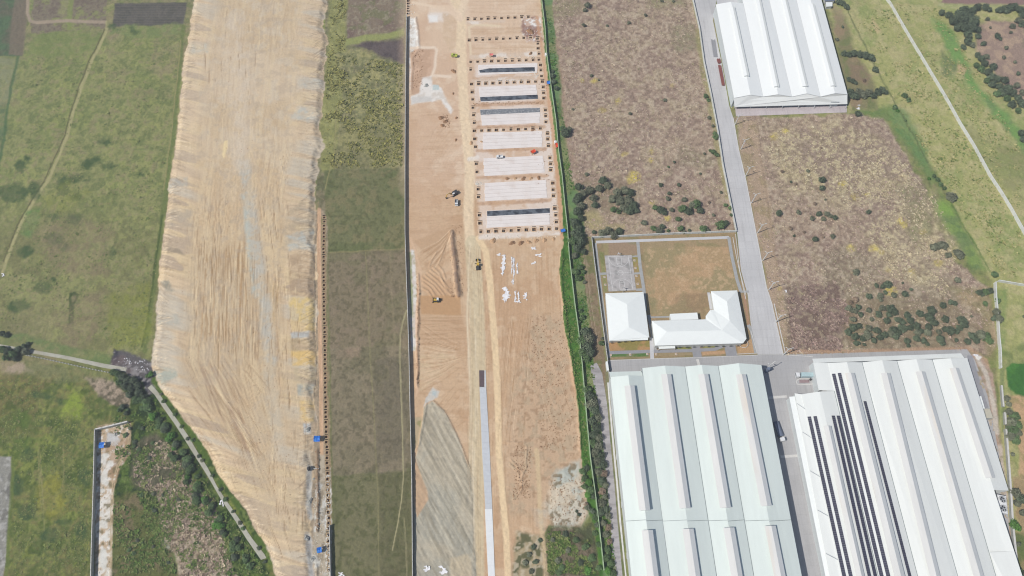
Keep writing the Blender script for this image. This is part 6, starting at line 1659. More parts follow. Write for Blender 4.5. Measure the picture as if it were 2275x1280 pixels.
# porch slab and gate hut
e = empty('porch', G(1482, 774), 0, 'thin white flat canopy under the south eave of the office building', 'porch')
q = [p - e.location for p in [W3(v, 2.8) for v in [(1463, 770), (1500, 768.5), (1500, 774), (1464, 775.5)]]]
MB().prism([(p.x, p.y) for p in q], 2.65, 2.85).build('canopy', M['roof_house'], e)
for p in q: MB().box(p.x - .1, p.x + .1, p.y - .1, p.y + .1, 0, 2.64).build('post', M['pole'], e)
e = empty('gate_hut', G(1349.5, 814), 0, 'slim white gate hut on the west edge of the yard', 'hut')
q = [p - e.location for p in [W3(v, 2.8) for v in [(1346, 804), (1350, 803), (1353, 822.5), (1348.5, 823)]]]
MB().prism([(p.x, p.y) for p in q], 0, 2.7).build('wall', M['wall_pale'], e)
MB().prism([(p.x * 1.1, p.y * 1.06) for p in q], 2.703, 2.9).build('roof', M['roof_house'], e)
# small planters in the beds
pl = MB().box(-.6, .6, -.6, .6, -.05, .35).fixed('box', M['kerb']); ps = MB().box(-.4, .4, -.4, .4, .35, .42).fixed('soil', M['soil_tan'])
for i, (x, y, lab) in enumerate([(1409.5, 579, 'square white planter nearest the north end of the court, east side'), (1412, 596, 'second square white planter from the north, east of the court'), (1414, 613.5, 'third square white planter from the north, east of the court'), (1416.7, 631, 'southernmost square white planter east of the court'),
                                 (1343, 616, 'upper square white planter west of the court'), (1345, 633, 'lower square white planter west of the court'), (1357, 789, 'white planter at the west end of the verge below the hall'), (1400, 788, 'white planter midway along the verge below the hall'), (1438, 787, 'white planter at the east end of the verge below the hall'),
                                 (1457.5, 787.5, 'white planter just right of the crossing path below the office'), (1502, 787, 'white planter midway along the verge below the office'), (1517, 769, 'white planter against the office wall left of the entrance'), (1574, 766, 'white planter against the office wall right of the entrance')]):
    e = empty('planter', G(x, y), 0, lab, 'planter', 'small square planters')
    link_mesh('box', pl, e); link_mesh('soil', ps, e)
# ------------------------------------------------------------------ lamp posts along the road
def lamp_parts():
    base = MB().cyl(0, 0, -.1, .35, .32, n=8).fixed('base', M['kerb'])
    pole = MB().cyl(0, 0, .3, 10.2, .30, .20, n=8).fixed('pole', M['pole'])
    arm = MB().beam((0, 0, 9.9), (1.9, .2, 10.5), .22).fixed('arm', M['pole'])
    lamp = MB().box(1.7, 2.6, .05, .38, 10.42, 10.6).fixed('lamp_head', M['pole'])
    arm2 = MB().beam((0, 0, 9.3), (-1.2, 1.0, 9.9), .22).fixed('arm', M['pole'])
    cross = MB().beam((-.9, 0, 8.6), (.9, 0, 8.6), .22).fixed('cross_bar', M['pole'])
    lamp2 = MB().box(-1.7, -1.0, .8, 1.15, 9.85, 10.0).fixed('lamp_head', M['pole'])
    brace = MB().cyl(0, .9, 0, 6.5, .1, .08, n=6).fixed('guy_post', M['pole'])
    return [('base', base), ('pole', pole), ('arm', arm), ('lamp_head', lamp), ('arm', arm2), ('cross_bar', cross), ('lamp_head', lamp2)]
LP = lamp_parts()
posts = [(1631, 277, 'northernmost'), (1644, 332, 'second from the north'), (1654, 392, 'third from the north'), (1667.5, 451, 'fourth from the north'), (1681, 517.5, 'level with the compound corner'), (1692.5, 579, 'level with the basketball court'),
         (1706, 644, 'level with the hall roof'), (1721, 716, 'second from the south'), (1737.5, 789, 'southernmost, at the yard corner')]
for x, y, d in posts:
    e = empty('street_lamp', G(x + 2, y), R.uniform(-.2, .2), 'pale street lamp on the east road edge, ' + d, 'street lamp', 'street lamps along the road')
    for n_, me in LP: link_mesh(n_, me, e)
e = empty('street_lamp', G(1701, 822), .5, 'lamp mast with a blue grey drum at the big warehouse north east corner', 'street lamp')
for n_, me in LP: link_mesh(n_, me, e)
MB().cyl(-.6, -.8, 0, 5.4, .9, n=12).build('drum', M['steel_blue'], e)

# ------------------------------------------------------------------ tarpaulin shelters
def shelter(px, py, w, d, mt, lab, rz=0, h=2.4, cat='shelter', sag=.25):
    e = empty('tarpaulin_shelter', G(px, py), rz, lab, cat)
    n = 6; vs = []; fs = []
    for j in range(n + 1):
        for i in range(n + 1):
            u, v = i / n, j / n
            vs.append(((u - .5) * w, (v - .5) * d, h + .5 * (1 - abs(2 * v - 1)) - sag * math.sin(math.pi * u) + R.uniform(-.12, .12)))
    for j in range(n):
        for i in range(n):
            fs.append((j * (n + 1) + i, j * (n + 1) + i + 1, (j + 1) * (n + 1) + i + 1, (j + 1) * (n + 1) + i))
    MB().add(vs, fs).build('tarpaulin', M[mt], e, fix=False)
    pm = MB().cyl(0, 0, -.1, h - .1, .07, n=6).fixed('post', M['bark'])
    for sx in (-1, 1):
        for sy in (-1, 1): link_mesh('post', pm, e, loc=(sx * w * .45, sy * d * .45, 0))
    mb = MB().box(-w * .3, w * .15, -d * .25, d * .1, 0, .8)
    mb.build('work_bench', M['soil_tan'], e)
    return e
shelter(706.5, 977, 3.4, 3.2, 'blue_tarp', 'bright blue tarpaulin shelter beside the orange dirt track')
shelter(712, 1223, 2.5, 2.7, 'blue_tarp', 'blue tarpaulin shelter near the south end of the trench strip', .2)
shelter(231, 991, 2.8, 3.2, 'blue_tarp', 'light blue tarpaulin shelter in the rubble plot by the small wall', .1)
shelter(1218, 188, 2.4, 2.8, 'blue_tarp', 'small blue tarpaulin against the green wall, upper one')
shelter(1250, 516, 3.0, 2.2, 'blue_tarp', 'small blue tarpaulin at the wall beside the southernmost slab', .3)
shelter(1092, 126, 2.6, 2.0, 'pink_tarp', 'pinkish red tarpaulin above the northernmost slab')
shelter(1184, 341, 3.4, 2.4, 'red_tarp', 'orange red tarpaulin on the north edge of the fifth slab', .5)
shelter(1236, 327, 1.6, 3.6, 'red_tarp', 'faded orange tarpaulin strip against the green wall', .1)
# white water tanks
for x, y, lab in [(1213, 123.5, 'round white water tank beside the green wall, north'), (1234, 318, 'small round white tank beside the faded orange tarpaulin')]:
    e = empty('water_tank', G(x, y), 0, lab, 'water tank')
    MB().cyl(0, 0, 0, 1.8, 1.0, n=16).cyl(0, 0, 1.8, 2.15, 1.0, .3, n=16).build('drum', M['paint_white'], e)
    MB().cyl(0, 0, 2.15, 2.3, .3, n=10).build('lid', M['steel_grey'], e)

# ------------------------------------------------------------------ heaps, sheets, rubble
def noisy_dome(r, h, seed, n=18, rings=7, rough=.18):
    rs = random.Random(seed)
    ph = [rs.uniform(0, 6.28) for _ in range(6)]
    vs = [(0, 0, h)]; fs = []
    for j in range(1, rings + 1):
        t_ = j / rings
        for i in range(n):
            a = 2 * math.pi * i / n
            w = 1 + .16 * math.sin(2 * a + ph[0]) + .1 * math.sin(3 * a + ph[1]) + .07 * math.sin(5 * a + ph[2])
            rr = r * t_ * w * (1 + rs.uniform(-.06, .06))
            z = h * (1 - t_ ** 1.5) * (1 + .25 * math.sin(3 * a + ph[3] + t_ * 4)) + rs.uniform(-rough, rough) * h * (1 - t_)
            vs.append((rr * math.cos(a), rr * math.sin(a), max(z, 0) if j < rings else -.15))
    for i in range(n): fs.append((0, 1 + i, 1 + (i + 1) % n))
    for j in range(rings - 1):
        for i in range(n):
            a = 1 + j * n + i; b = 1 + j * n + (i + 1) % n
            fs.append((a, a + n, b + n, b))
    return MB().add(vs, fs)
heap_m = {}
for k in range(5):
    heap_m[k, 'soil_dark'] = noisy_dome(1, .55, k).mesh('heap', M['soil_dark'])
    heap_m[k, 'soil_tan'] = noisy_dome(1, .55, k + 9).mesh('heap', M['soil_tan'])
    heap_m[k, 'gravel'] = noisy_dome(1, .5, k + 19).mesh('heap', M['gravel'])
def heap(px, py, r_px, mt, lab, group=None, cat='heap'):
    r = r_px / ppm(px, py)
    g = GS(px, py)
    o = link_mesh('soil_heap', heap_m[R.randrange(5), mt], loc=g, rot=(0, 0, R.uniform(0, 6)), scale=(r, r * .85, r * R.uniform(.8, 1.1)))
    tag(o, lab, cat, group)
HG = 'soil heaps of the building site'
for x, y, r, mt, lab in [(1008, 158.5, 6.5, 'soil_dark', 'dark soil heap on the road side, below the yellow green vehicle'), (980, 262, 7, 'soil_dark', 'dark soil heap in the graded area, northern of a loose cluster'), (990, 270, 6, 'soil_dark', 'dark soil heap in the graded area, middle of a loose cluster'),
                         (983, 279, 5.5, 'soil_dark', 'dark soil heap in the graded area, southern of a loose cluster'), (1014, 262, 4, 'soil_dark', 'small dark soil heap at the road edge beside the loose cluster'), (1013, 311, 4, 'soil_dark', 'small dark heap on the west road edge, level with the fourth slab'),
                         (1047, 318, 5.5, 'soil_tan', 'brown heap west of the fourth slab, close to its pits'), (1070, 315, 3.5, 'soil_tan', 'small brown heap touching the west edge of the fourth slab'),
                         (1007, 208, 3.5, 'soil_dark', 'small dark heap on the road side east of the cement patch'),
                         (1095.5, 535, 8, 'soil_tan', 'westernmost brown heap in the line below the southernmost slab'), (1138, 540, 7, 'soil_dark', 'second brown heap in the line below the southernmost slab'), (1157.5, 540, 7, 'soil_dark', 'third brown heap in the line below the southernmost slab'),
                         (1174.5, 538, 6.5, 'soil_tan', 'fourth brown heap in the line below the southernmost slab'), (1191, 535, 6.5, 'soil_tan', 'fifth brown heap in the line below the southernmost slab'), (1210, 534, 6.5, 'soil_tan', 'sixth brown heap in the line below the southernmost slab'), (1230, 531, 5.5, 'soil_tan', 'easternmost brown heap in the line below the southernmost slab'),
                         (1127, 397, 5, 'soil_dark', 'westernmost heap in the row between the fifth and sixth slabs'), (1145, 396.5, 4.5, 'soil_tan', 'second heap in the row between the fifth and sixth slabs'), (1163, 397, 6, 'soil_dark', 'middle heap in the row between the fifth and sixth slabs'), (1180, 396, 5, 'soil_tan', 'fourth heap in the row between the fifth and sixth slabs'), (1197, 395, 5.5, 'soil_dark', 'easternmost heap in the row between the fifth and sixth slabs'),
                         (1184, 289, 4.5, 'soil_dark', 'dark heap at the east end of the pit row above the fourth slab'), (1178, 70, 9, 'soil_dark', 'dark brown debris heap in the rubble corner by the green wall'), (1184, 97, 0.1, 'soil_dark', ''),
                         (1179, 119, 5, 'soil_dark', 'pointed brown heap north east of the first slab'), (697, 1064, 3, 'gravel', 'small grey heap beside the dark mixer at the trench strip'), (688, 1114, 7, 'gravel', 'long grey gravel heap on the east edge of the embankment'),
                         (680, 1196, 7, 'gravel', 'round grey gravel heap on the embankment edge, near the southern blue shelter'), (694, 1242, 8, 'gravel', 'grey gravel heap right at the foot of the southern blue shelter'), (683, 954, 6, 'gravel', 'blue grey heap on the embankment just above the blue shelter'),
                         (683, 978, 0.1, 'gravel', ''), (258, 965, 6, 'gravel', 'grey gravel heap near the north end of the rubble plot'), (947.5, 190, 6, 'gravel', 'dark cement mixing heap in the pale patch by the long wall')]:
    if lab: heap(x, y, r, mt, lab, HG)
# crumpled white sheets
def crumple(px, py, w_px, h_px, lab, seed, mt='white_sheet', group='white plastic sheets on the bare ground', cat='plastic sheet'):
    rs = random.Random(seed)
    m_ = 1 / ppm(px, py); w, h = w_px * m_, h_px * m_ * 1.12
    e = GS(px, py)
    nx, ny = max(4, int(w / .8)), max(4, int(h / .8))
    nx, ny = min(nx, 16), min(ny, 30)
    V = {}; vs = []; fs = []
    def jag(v): return 1 + .35 * math.sin(v * 9 + seed) + .25 * math.sin(v * 23 + seed * 2)
    for j in range(ny + 1):
        v = j / ny
        for i in range(nx + 1):
            u = i / nx
            x = (u - .5) * w * min(1.2, max(.35, jag(v * 1.0))) + math.sin(v * 5 + seed) * w * .15
            y = (v - .5) * h * (1 + .12 * math.sin(u * 7 + seed))
            V[i, j] = len(vs); vs.append((x, y, .12 + rs.uniform(0, .28)))
    for j in range(ny):
        for i in range(nx):
            if (i in (0, nx - 1) or j in (0, ny - 1)) and rs.random() < .35: continue
            if rs.random() < .05: continue
            fs.append((V[i, j], V[i + 1, j], V[i + 1, j + 1], V[i, j + 1]))
    me = MB().add(vs, fs).mesh('plastic_sheet', M[mt])
    o = link_mesh('plastic_sheet', me, loc=e); tag(o, lab, cat, group)
for a in [(1108, 566, 9, 6, 'small white sheet at the top left of the white litter field', 3), (1118, 588, 9, 46, 'tall ragged white sheet, westernmost in the litter field', 4), (1137, 590, 3, 40, 'thin white strip left of a pair, middle of the litter field', 5), (1141.5, 595, 3.5, 44, 'long thin white strip, middle of the litter field', 6), (1149, 597, 3.5, 26, 'thin white strip, right of a pair in the litter field', 7),
          (1186, 552, 9, 6, 'small white sheet just below the line of brown heaps', 8), (1195, 567, 17, 8, 'wide white sheet east of the litter field, middle of three', 9), (1186, 585, 9, 7, 'white sheet east of the litter field, lowest of three', 10), (1124, 655, 15, 32, 'large ragged white sheet in the lower litter group', 11), (1145, 658, 4, 26, 'thin white strip in the lower litter group', 12), (1152, 660, 4, 26, 'second thin white strip in the lower litter group', 13),
          (1150, 671, 12, 4, 'flat white strip at the foot of the lower litter group', 14), (1167, 659, 8, 16, 'slanting white sheet, easternmost of the lower litter group', 15), (1139, 626, 5, 12, 'small white scrap between the two litter groups', 16),
          (948, 1264, 12, 11, 'white sheet on the grey fill, left of two at the bottom', 17), (984, 1268, 15, 17, 'white sheet on the grey fill, right of two at the bottom', 18), (758, 1276, 11, 7, 'white sheet on the crop field at the bottom edge', 19),
          (492, 1118, 9, 12, 'pile of white sacks beside the diagonal lane', 20), (2168, 790, 12, 5, 'white sheet at the north east corner of the solar warehouse', 21), (1907, 241, 9, 6, 'small white sheet beside the tree near the top warehouse corner', 22), (1908, 234, 7, 3, 'thin white scrap above the round tree near the top warehouse', 23), (1746, 648, 4, 7, 'small white scrap in the scrub east of the road', 24), (8, 612, 9, 8, 'white lump on the purple patch at the left edge', 25)]:
    crumple(a[0], a[1], a[2], a[3], a[4], a[5])
# loose rubble, litter stones: uncountable bits, one object each place
def stone_cloud(name, boxes, n, smin, smax, mt, seed, kind='stuff'):
    rs = random.Random(seed); vs = []; fs = []
    for _ in range(n):
        q = boxes[rs.randrange(len(boxes))]
        px = rs.uniform(q[0], q[2]); py = rs.uniform(q[1], q[3])
        g = GS(px, py); s = rs.uniform(smin, smax); a = rs.uniform(0, 6.28)
        base = len(vs)
        for (x, y, z) in ((-1, -.7, -.3), (1, -.8, -.3), (.9, .8, -.3), (-.8, .9, -.3), (-.6, -.4, .7), (.6, -.5, .6), (.5, .5, .8), (-.5, .6, .6)):
            x *= rs.uniform(.6, 1.1); y *= rs.uniform(.6, 1.1)
            vs.append((g.x + s * (x * math.cos(a) - y * math.sin(a)), g.y + s * (x * math.sin(a) + y * math.cos(a)), g.z + s * z * .8))
        fs += [tuple(base + i for i in f) for f in ((4, 5, 6, 7), (0, 1, 5, 4), (1, 2, 6, 5), (2, 3, 7, 6), (3, 0, 4, 7))]
    o = link_mesh(name, MB().add(vs, fs).mesh(name, M[mt])); o['kind'] = kind
stone_cloud('rubble', [(907, 10, 922, 60), (908, 60, 920, 120), (1160, 38, 1200, 90), (1050, 122, 1190, 130), (1052, 176, 1190, 181), (1056, 404, 1074, 412), (1072, 522, 1240, 530), (1178, 158, 1198, 172)], 420, .15, .5, 'rubble', 1)
stone_cloud('rubble', [(220, 950, 270, 1010), (220, 1010, 246, 1280), (695, 1080, 722, 1280), (722, 1050, 732, 1180), (726, 1180, 734, 1280)], 500, .12, .42, 'rubble', 2)
stone_cloud('litter', [(262, 800, 345, 832), (300, 804, 330, 822), (275, 796, 322, 812)], 55, .15, .5, 'white_sheet', 3)
stone_cloud('clods', [(1180, 700, 1262, 860), (1200, 850, 1288, 1000), (1140, 990, 1180, 1110), (1222, 1060, 1300, 1165), (1000, 500, 1030, 660)], 1500, .12, .38, 'soil_dark', 4)
stone_cloud('clods', [(925, 610, 932, 860), (915, 110, 940, 200), (984, 255, 1000, 285), (1050, 226, 1210, 232), (1195, 60, 1246, 520), (700, 1000, 708, 1180)], 700, .15, .45, 'soil_dark', 5)
stone_cloud('clods', [(345, 500, 620, 860), (400, 860, 690, 1150), (430, 60, 720, 480)], 900, .12, .3, 'soil_tan', 6)

# ------------------------------------------------------------------ vehicles and machines
def wheel_mesh(r, w):
    mb = MB(); n = 12
    vs = []
    for x, rr in ((-w / 2, r * .9), (-w / 2 + .04, r), (w / 2 - .04, r), (w / 2, r * .9)):
        vs += [(x, rr * math.cos(2 * math.pi * i / n), rr * math.sin(2 * math.pi * i / n)) for i in range(n)]
    fs = [tuple(range(n))[::-1], tuple(range(3 * n, 4 * n))]
    for k in range(3): fs += [(k * n + i, k * n + (i + 1) % n, (k + 1) * n + (i + 1) % n, (k + 1) * n + i) for i in range(n)]
    return mb.add(vs, fs).fixed('wheel', M['rubber'])
def put_wheels(e, pts, r, w):
    me = wheel_mesh(r, w)
    hub = MB().box(-w / 2 - .02, w / 2 + .02, -r * .4, r * .4, -r * .4, r * .4).fixed('hub', M['steel_grey'])
    for x, y in pts:
        o = link_mesh('wheel', me, e, loc=(x, y, r)); link_mesh('hub', hub, o)
def excavator(px, py, rz, lab):
    e = empty('excavator', GS(px, py), rz, lab, 'excavator')
    for s in (-1, 1):
        mb = MB().prism([(0, 0)], 0, 0) if False else MB()
        mb.box(s * 1.25 - .3, s * 1.25 + .3, -1.7, 1.7, .1, .8).box(s * 1.25 - .3, s * 1.25 + .3, -2.0, 2.0, .25, .65)
        mb.build('crawler_track', M['rubber'], e)
    MB().box(-.9, .9, -1.0, 1.0, .4, .95).build('chassis', M['steel_dark'], e)
    MB().box(-1.3, 1.3, -2.4, .7, .96, 2.0).box(-1.25, 1.25, -2.6, -1.6, 1.1, 2.2).build('house', M['steel_dark'], e)
    MB().box(-1.25, -.35, .0, 1.5, .98, 2.8).build('cab', M['paint_white'], e)
    MB().box(-1.2, -.4, 1.48, 1.53, 1.4, 2.6).box(-1.28, -1.24, .2, 1.3, 1.5, 2.6).build('cab_window', M['glass'], e)
    MB().beam((.2, .8, 1.6), (.2, 3.6, 4.2), .4, .5).beam((.2, 3.6, 4.2), (.2, 5.2, 3.6), .36, .45).build('boom', M['yellow'], e)
    MB().beam((.2, 5.2, 3.7), (.2, 6.0, 1.2), .3, .38).build('dipper_arm', M['yellow'], e)
    MB().prism([(-.35, 5.5), (.75, 5.5), (.75, 6.3), (-.35, 6.3)], .3, 1.2).build('bucket', M['steel_dark'], e)
    MB().beam((.2, 1.2, 1.3), (.2, 3.0, 3.2), .14).beam((.2, 3.4, 4.5), (.2, 5.1, 4.1), .12).build('hydraulic_ram', M['steel_grey'], e)
    return e
excavator(1009, 432, math.radians(125), 'dark excavator with its yellow arm reaching west on the graded sand')
def bulldozer(px, py, rz, lab):
    e = empty('bulldozer', GS(px, py), rz, lab, 'bulldozer')
    for s in (-1, 1):
        MB().box(s * 1.05 - .28, s * 1.05 + .28, -1.7, 1.5, 0, .95).box(s * 1.05 - .28, s * 1.05 + .28, -1.95, 1.8, .2, .75).build('crawler_track', M['rubber'], e)
    MB().box(-.65, .65, .0, 1.9, .5, 1.55).build('bonnet', M['yellow'], e)
    MB().box(-.8, .8, -1.8, .0, .5, 1.2).build('chassis', M['steel_dark'], e)
    MB().box(-.7, .7, -1.2, -.05, 1.2, 2.7).build('cab', M['paint_white'], e)
    MB().box(-.66, .66, -.06, -.02, 1.6, 2.5).box(-.74, .74, -1.0, -.3, 1.7, 2.5).build('cab_window', M['glass'], e)
    MB().box(-1.7, 1.7, 2.3, 2.5, .05, 1.25).box(-1.7, -1.6, 2.5, 2.7, .05, 1.2).box(1.6, 1.7, 2.5, 2.7, .05, 1.2).build('blade', M['steel_dark'], e)
    for s in (-1, 1): MB().beam((s * 1.4, -.4, .5), (s * 1.4, 2.3, .45), .2).build('push_arm', M['yellow'], e)
    MB().beam((0, -1.8, .9), (0, -2.7, .9), .3).beam((0, -2.7, 1.1), (0, -2.9, .1), .2).build('ripper', M['steel_dark'], e)
    MB().cyl(.2, .9, 1.55, 2.3, .09, n=6).build('exhaust_pipe', M['steel_dark'], e)
bulldozer(971, 668, math.radians(90), 'white cabbed bulldozer with a dark blade, pushing west on brown soil')
def grader(px, py, rz, lab):
    e = empty('motor_grader', GS(px, py), rz, lab, 'grader')
    put_wheels(e, [(-1, -2.6), (1, -2.6), (-1, -1.1), (1, -1.1), (-1, 3.6), (1, 3.6)], .65, .45)
    MB().box(-.55, .55, -3.3, -.8, .9, 2.0).build('engine_cover', M['steel_dark'], e)
    MB().box(-.75, .75, -.8, .7, 1.0, 3.0).build('cab', M['yellow'], e)
    MB().box(-.7, .7, .7, .74, 1.6, 2.8).box(-.79, .79, -.5, .5, 1.8, 2.8).build('cab_window', M['glass'], e)
    MB().beam((0, .7, 1.7), (0, 3.8, 1.9), .35).beam((0, 3.8, 1.9), (0, 3.8, .7), .3).beam((-.9, 3.6, .65), (.9, 3.6, .65), .2).build('front_frame', M['yellow'], e)
    MB().beam((-1.9, 1.4, .45), (1.9, 2.3, .45), .15, .7).build('blade', M['steel_dark'], e)
    MB().box(-1.2, 1.2, 4.2, 4.5, .5, 1.1).build('scarifier', M['steel_dark'], e)
grader(1062, 591, math.radians(4), 'yellow and black grader facing north on the sandy site road')
def truck(px, py, rz, lab, name='lorry', box='steel_grey', L=5.6, cab='paint_white', bh=2.1):
    e = empty(name, GS(px, py), rz, lab, 'truck')
    put_wheels(e, [(-.85, L / 2 - 1.1), (.85, L / 2 - 1.1), (-.85, -L / 2 + 1.2), (.85, -L / 2 + 1.2)], .45, .3)
    MB().box(-.8, .8, -L / 2 + .2, L / 2 - .3, .5, .8).build('chassis', M['steel_dark'], e)
    MB().box(-.95, .95, L / 2 - 1.6, L / 2, .82, 1.5).box(-.92, .92, L / 2 - 1.55, L / 2 - .35, 1.5, 2.35).build('cab', M[cab], e)
    MB().box(-.85, .85, L / 2 - .36, L / 2 - .3, 1.6, 2.25).box(-.95, .95, L / 2 - 1.3, L / 2 - .6, 1.6, 2.2).build('cab_window', M['glass'], e)
    mb = MB(); x, y0, y1 = 1.0, -L / 2, L / 2 - 1.75
    mb.box(-x, x, y0, y1, .85, .95).box(-x, -x + .07, y0, y1, .95, bh).box(x - .07, x, y0, y1, .95, bh).box(-x, x, y0, y0 + .07, .95, bh).box(-x, x, y1 - .07, y1, .95, bh)
    mb.build('tipper_body', M[box], e)
    for s in (-1, 1): MB().box(s * .7 - .15, s * .7 + .15, L / 2, L / 2 + .04, 1.0, 1.2).build('headlight', M['paint_white'], e)
    return e
truck(1014.5, 453, math.radians(182), 'small truck with a white cab just below the excavator', box='steel_grey', L=4.4)
truck(1110, 351, math.radians(96), 'small white truck parked on the north edge of the fifth slab', box='paint_white', L=4.4)
M['lime'] = mat('yellow_green_paint', A(196, 205, 110), .5, .05, 1)
truck(1009.5, 126, math.radians(80), 'yellow green truck on the west side of the site road', box='lime', cab='lime', L=4.6)
# articulated lorries
def artic(px, py, rz, lab, top, cont, L=11.2, h=3.6):
    e = empty('articulated_lorry', G(px, py), rz, lab, 'lorry'); e.location.z = .06
    put_wheels(e, [(s, y) for s in (-.95, .95) for y in (L / 2 + 1.9, L / 2 - .6, -L / 2 + 1.0, -L / 2 + 2.2)], .5, .32)
    MB().box(-.5, .5, -L / 2 + .3, L / 2 + 2.6, .6, .95).build('chassis', M['steel_dark'], e)
    MB().box(-1.2, 1.2, L / 2 + .9, L / 2 + 2.9, .75, 3.0).box(-1.1, 1.1, L / 2 + 1.0, L / 2 + 2.5, 3.0, 3.3).build('cab', M['paint_white'], e)
    MB().box(-1.05, 1.05, L / 2 + 2.9, L / 2 + 2.95, 1.7, 2.7).build('windscreen', M['glass'], e)
    if cont:
        MB().box(-1.22, 1.22, -L / 2, L / 2, 1.1, h).build('container', M[top], e)
        mb = MB()
        for i in range(28): mb.box(-1.18, 1.18, -L / 2 + .3 + i * (L - .6) / 28, -L / 2 + .45 + i * (L - .6) / 28, h, h + .04)
        mb.build('roof_rib', M[top], e)['kind'] = 'stuff'
        MB().box(-1.2, 1.2, -L / 2 - .06, -L / 2 - .005, 1.15, h - .05).build('rear_door', M['steel_grey'], e)
    else:
        mb = MB().box(-1.2, 1.2, -L / 2, L / 2, 1.1, 1.3)
        mb.box(-1.22, -1.15, -L / 2, L / 2, 1.3, 2.5).box(1.15, 1.22, -L / 2, L / 2, 1.3, 2.5).box(-1.2, 1.2, -L / 2 - .05, -L / 2, 1.3, 2.5).box(-1.2, 1.2, L / 2, L / 2 + .05, 1.3, 2.7)
        mb.build('open_trailer', M[top], e)
        MB().beam((.3, -L / 2 + 1, 1.5), (.9, L / 2 - 1, 1.6), .4, .3).build('load', M['steel_grey'], e)
artic(1793, 836.5, math.radians(89), 'lorry with a white cab and pale blue box, backed against the solar warehouse', 'paint_teal', True, 8.6)
artic(1726, 955, math.radians(191), 'open trailer lorry with a white cab in the shade of the big warehouse', 'steel_blue', False, 8.2)
# island with rounded kerb and forklift
e = empty('traffic_island', G(1790, 849), 0, 'long rounded kerb island beside the pale blue lorry', 'kerb island')
q = [p - e.location for p in GL([(1812, 841.5), (1776, 842), (1770.5, 845), (1769, 849), (1771, 853.5), (1777, 855), (1817, 853)])]
MB().band(q, -.22, .22, 0, .22).build('kerb_ring', M['kerb'], e)
q2 = [p - e.location for p in GL([(1798, 844), (1776, 844), (1776, 851), (1798, 850.5)])]
MB().prism([(p.x, p.y) for p in q2], 0, .13).build('bed', mat('island_bed', A(160, 140, 142), .95, .15, .8), e)
def forklift(px, py, rz, lab):
    e = empty('forklift', G(px, py), rz, lab, 'forklift'); e.location.z = .06
    put_wheels(e, [(-.5, .7), (.5, .7), (-.5, -.6), (.5, -.6)], .28, .2)
    MB().box(-.55, .55, -1.1, .8, .3, 1.1).box(-.5, .5, -1.3, -.7, .5, 1.3).build('body', M['steel_dark'], e)
    MB().box(-.5, .5, -.6, .6, 2.05, 2.12).beam((-.45, -.6, 1), (-.45, -.6, 2.1), .07).beam((.45, -.6, 1), (.45, -.6, 2.1), .07).beam((-.45, .6, 1), (-.45, .6, 2.1), .07).beam((.45, .6, 1), (.45, .6, 2.1), .07).build('overhead_guard', M['steel_grey'], e)
    MB().beam((-.35, .95, .1), (-.35, .95, 2.3), .1).beam((.35, .95, .1), (.35, .95, 2.3), .1).box(-.4, .4, .9, 1.0, 1.2, 1.3).build('mast', M['steel_dark'], e)
    for s in (-.25, .25): MB().box(s - .06, s + .06, 1.0, 2.1, .08, .13).build('fork', M['steel_dark'], e)
forklift(1801.5, 843, math.radians(120), 'small dark forklift at the end of the kerb island')
# mixer at the trench strip
e = empty('concrete_mixer', GS(687, 1042), .3, 'dark concrete mixer beside the pale gravel, west of the trench strip', 'mixer')
put_wheels(e, [(-.7, .5), (.7, .5)], .4, .2)
MB().box(-.7, .7, -1.2, 1.2, .5, .8).build('frame', M['steel_dark'], e)
mb = MB(); mb.cyl(0, 0, .8, 1.5, .55, .95, n=12).cyl(0, 0, 1.5, 2.3, .95, .5, n=12); mb.build('drum', M['steel_dark'], e)
MB().beam((0, .4, 1.0), (0, 1.5, .5), .1).build('tow_bar', M['steel_grey'], e)
# chute plank at the mixer and cross bars
o = MB().beam(GS(697, 1042, .9), GS(709, 1042, .6), .3, .12).build('plank', M['kerb']); tag(o, 'pale plank bridging from the mixer to the trench strip', 'plank')
# rusty rebar stacks beside the top warehouse
def stack(px0, py0, px1, py1, w, h, mt, lab, cat):
    a, b = G(px0, py0), G(px1, py1); e = empty('steel_stack', a, 0, lab, cat)
    d = (b - a); L_ = d.length; d.normalize(); n_ = Vector((d.y, -d.x, 0))
    k = 7
    for i in range(k):
        off = (i - (k - 1) / 2) * w / k
        o0, o1 = R.uniform(0, 1.0), R.uniform(0, 1.0)
        MB().beam(d * o0 + n_ * off + Vector((0, 0, .08 + h / 2)), d * (L_ - o1) + n_ * off + Vector((0, 0, .08 + h / 2)), w / k * .86, h * R.uniform(.8, 1.1)).build('bundle', M[mt], e)
stack(1595, 131, 1598.5, 143, 2.2, .9, 'rust', 'short stack of rusty steel beside the top warehouse', 'steel stack')
stack(1598, 145, 1607, 192, 2.0, .7, 'rust', 'long stack of rusty steel bars beside the top warehouse', 'steel stack')
stack(1584, 88, 1590, 128, 3.0, .3, 'path_dark', 'low stack of grey blue pallets north of the rusty steel', 'pallet stack')

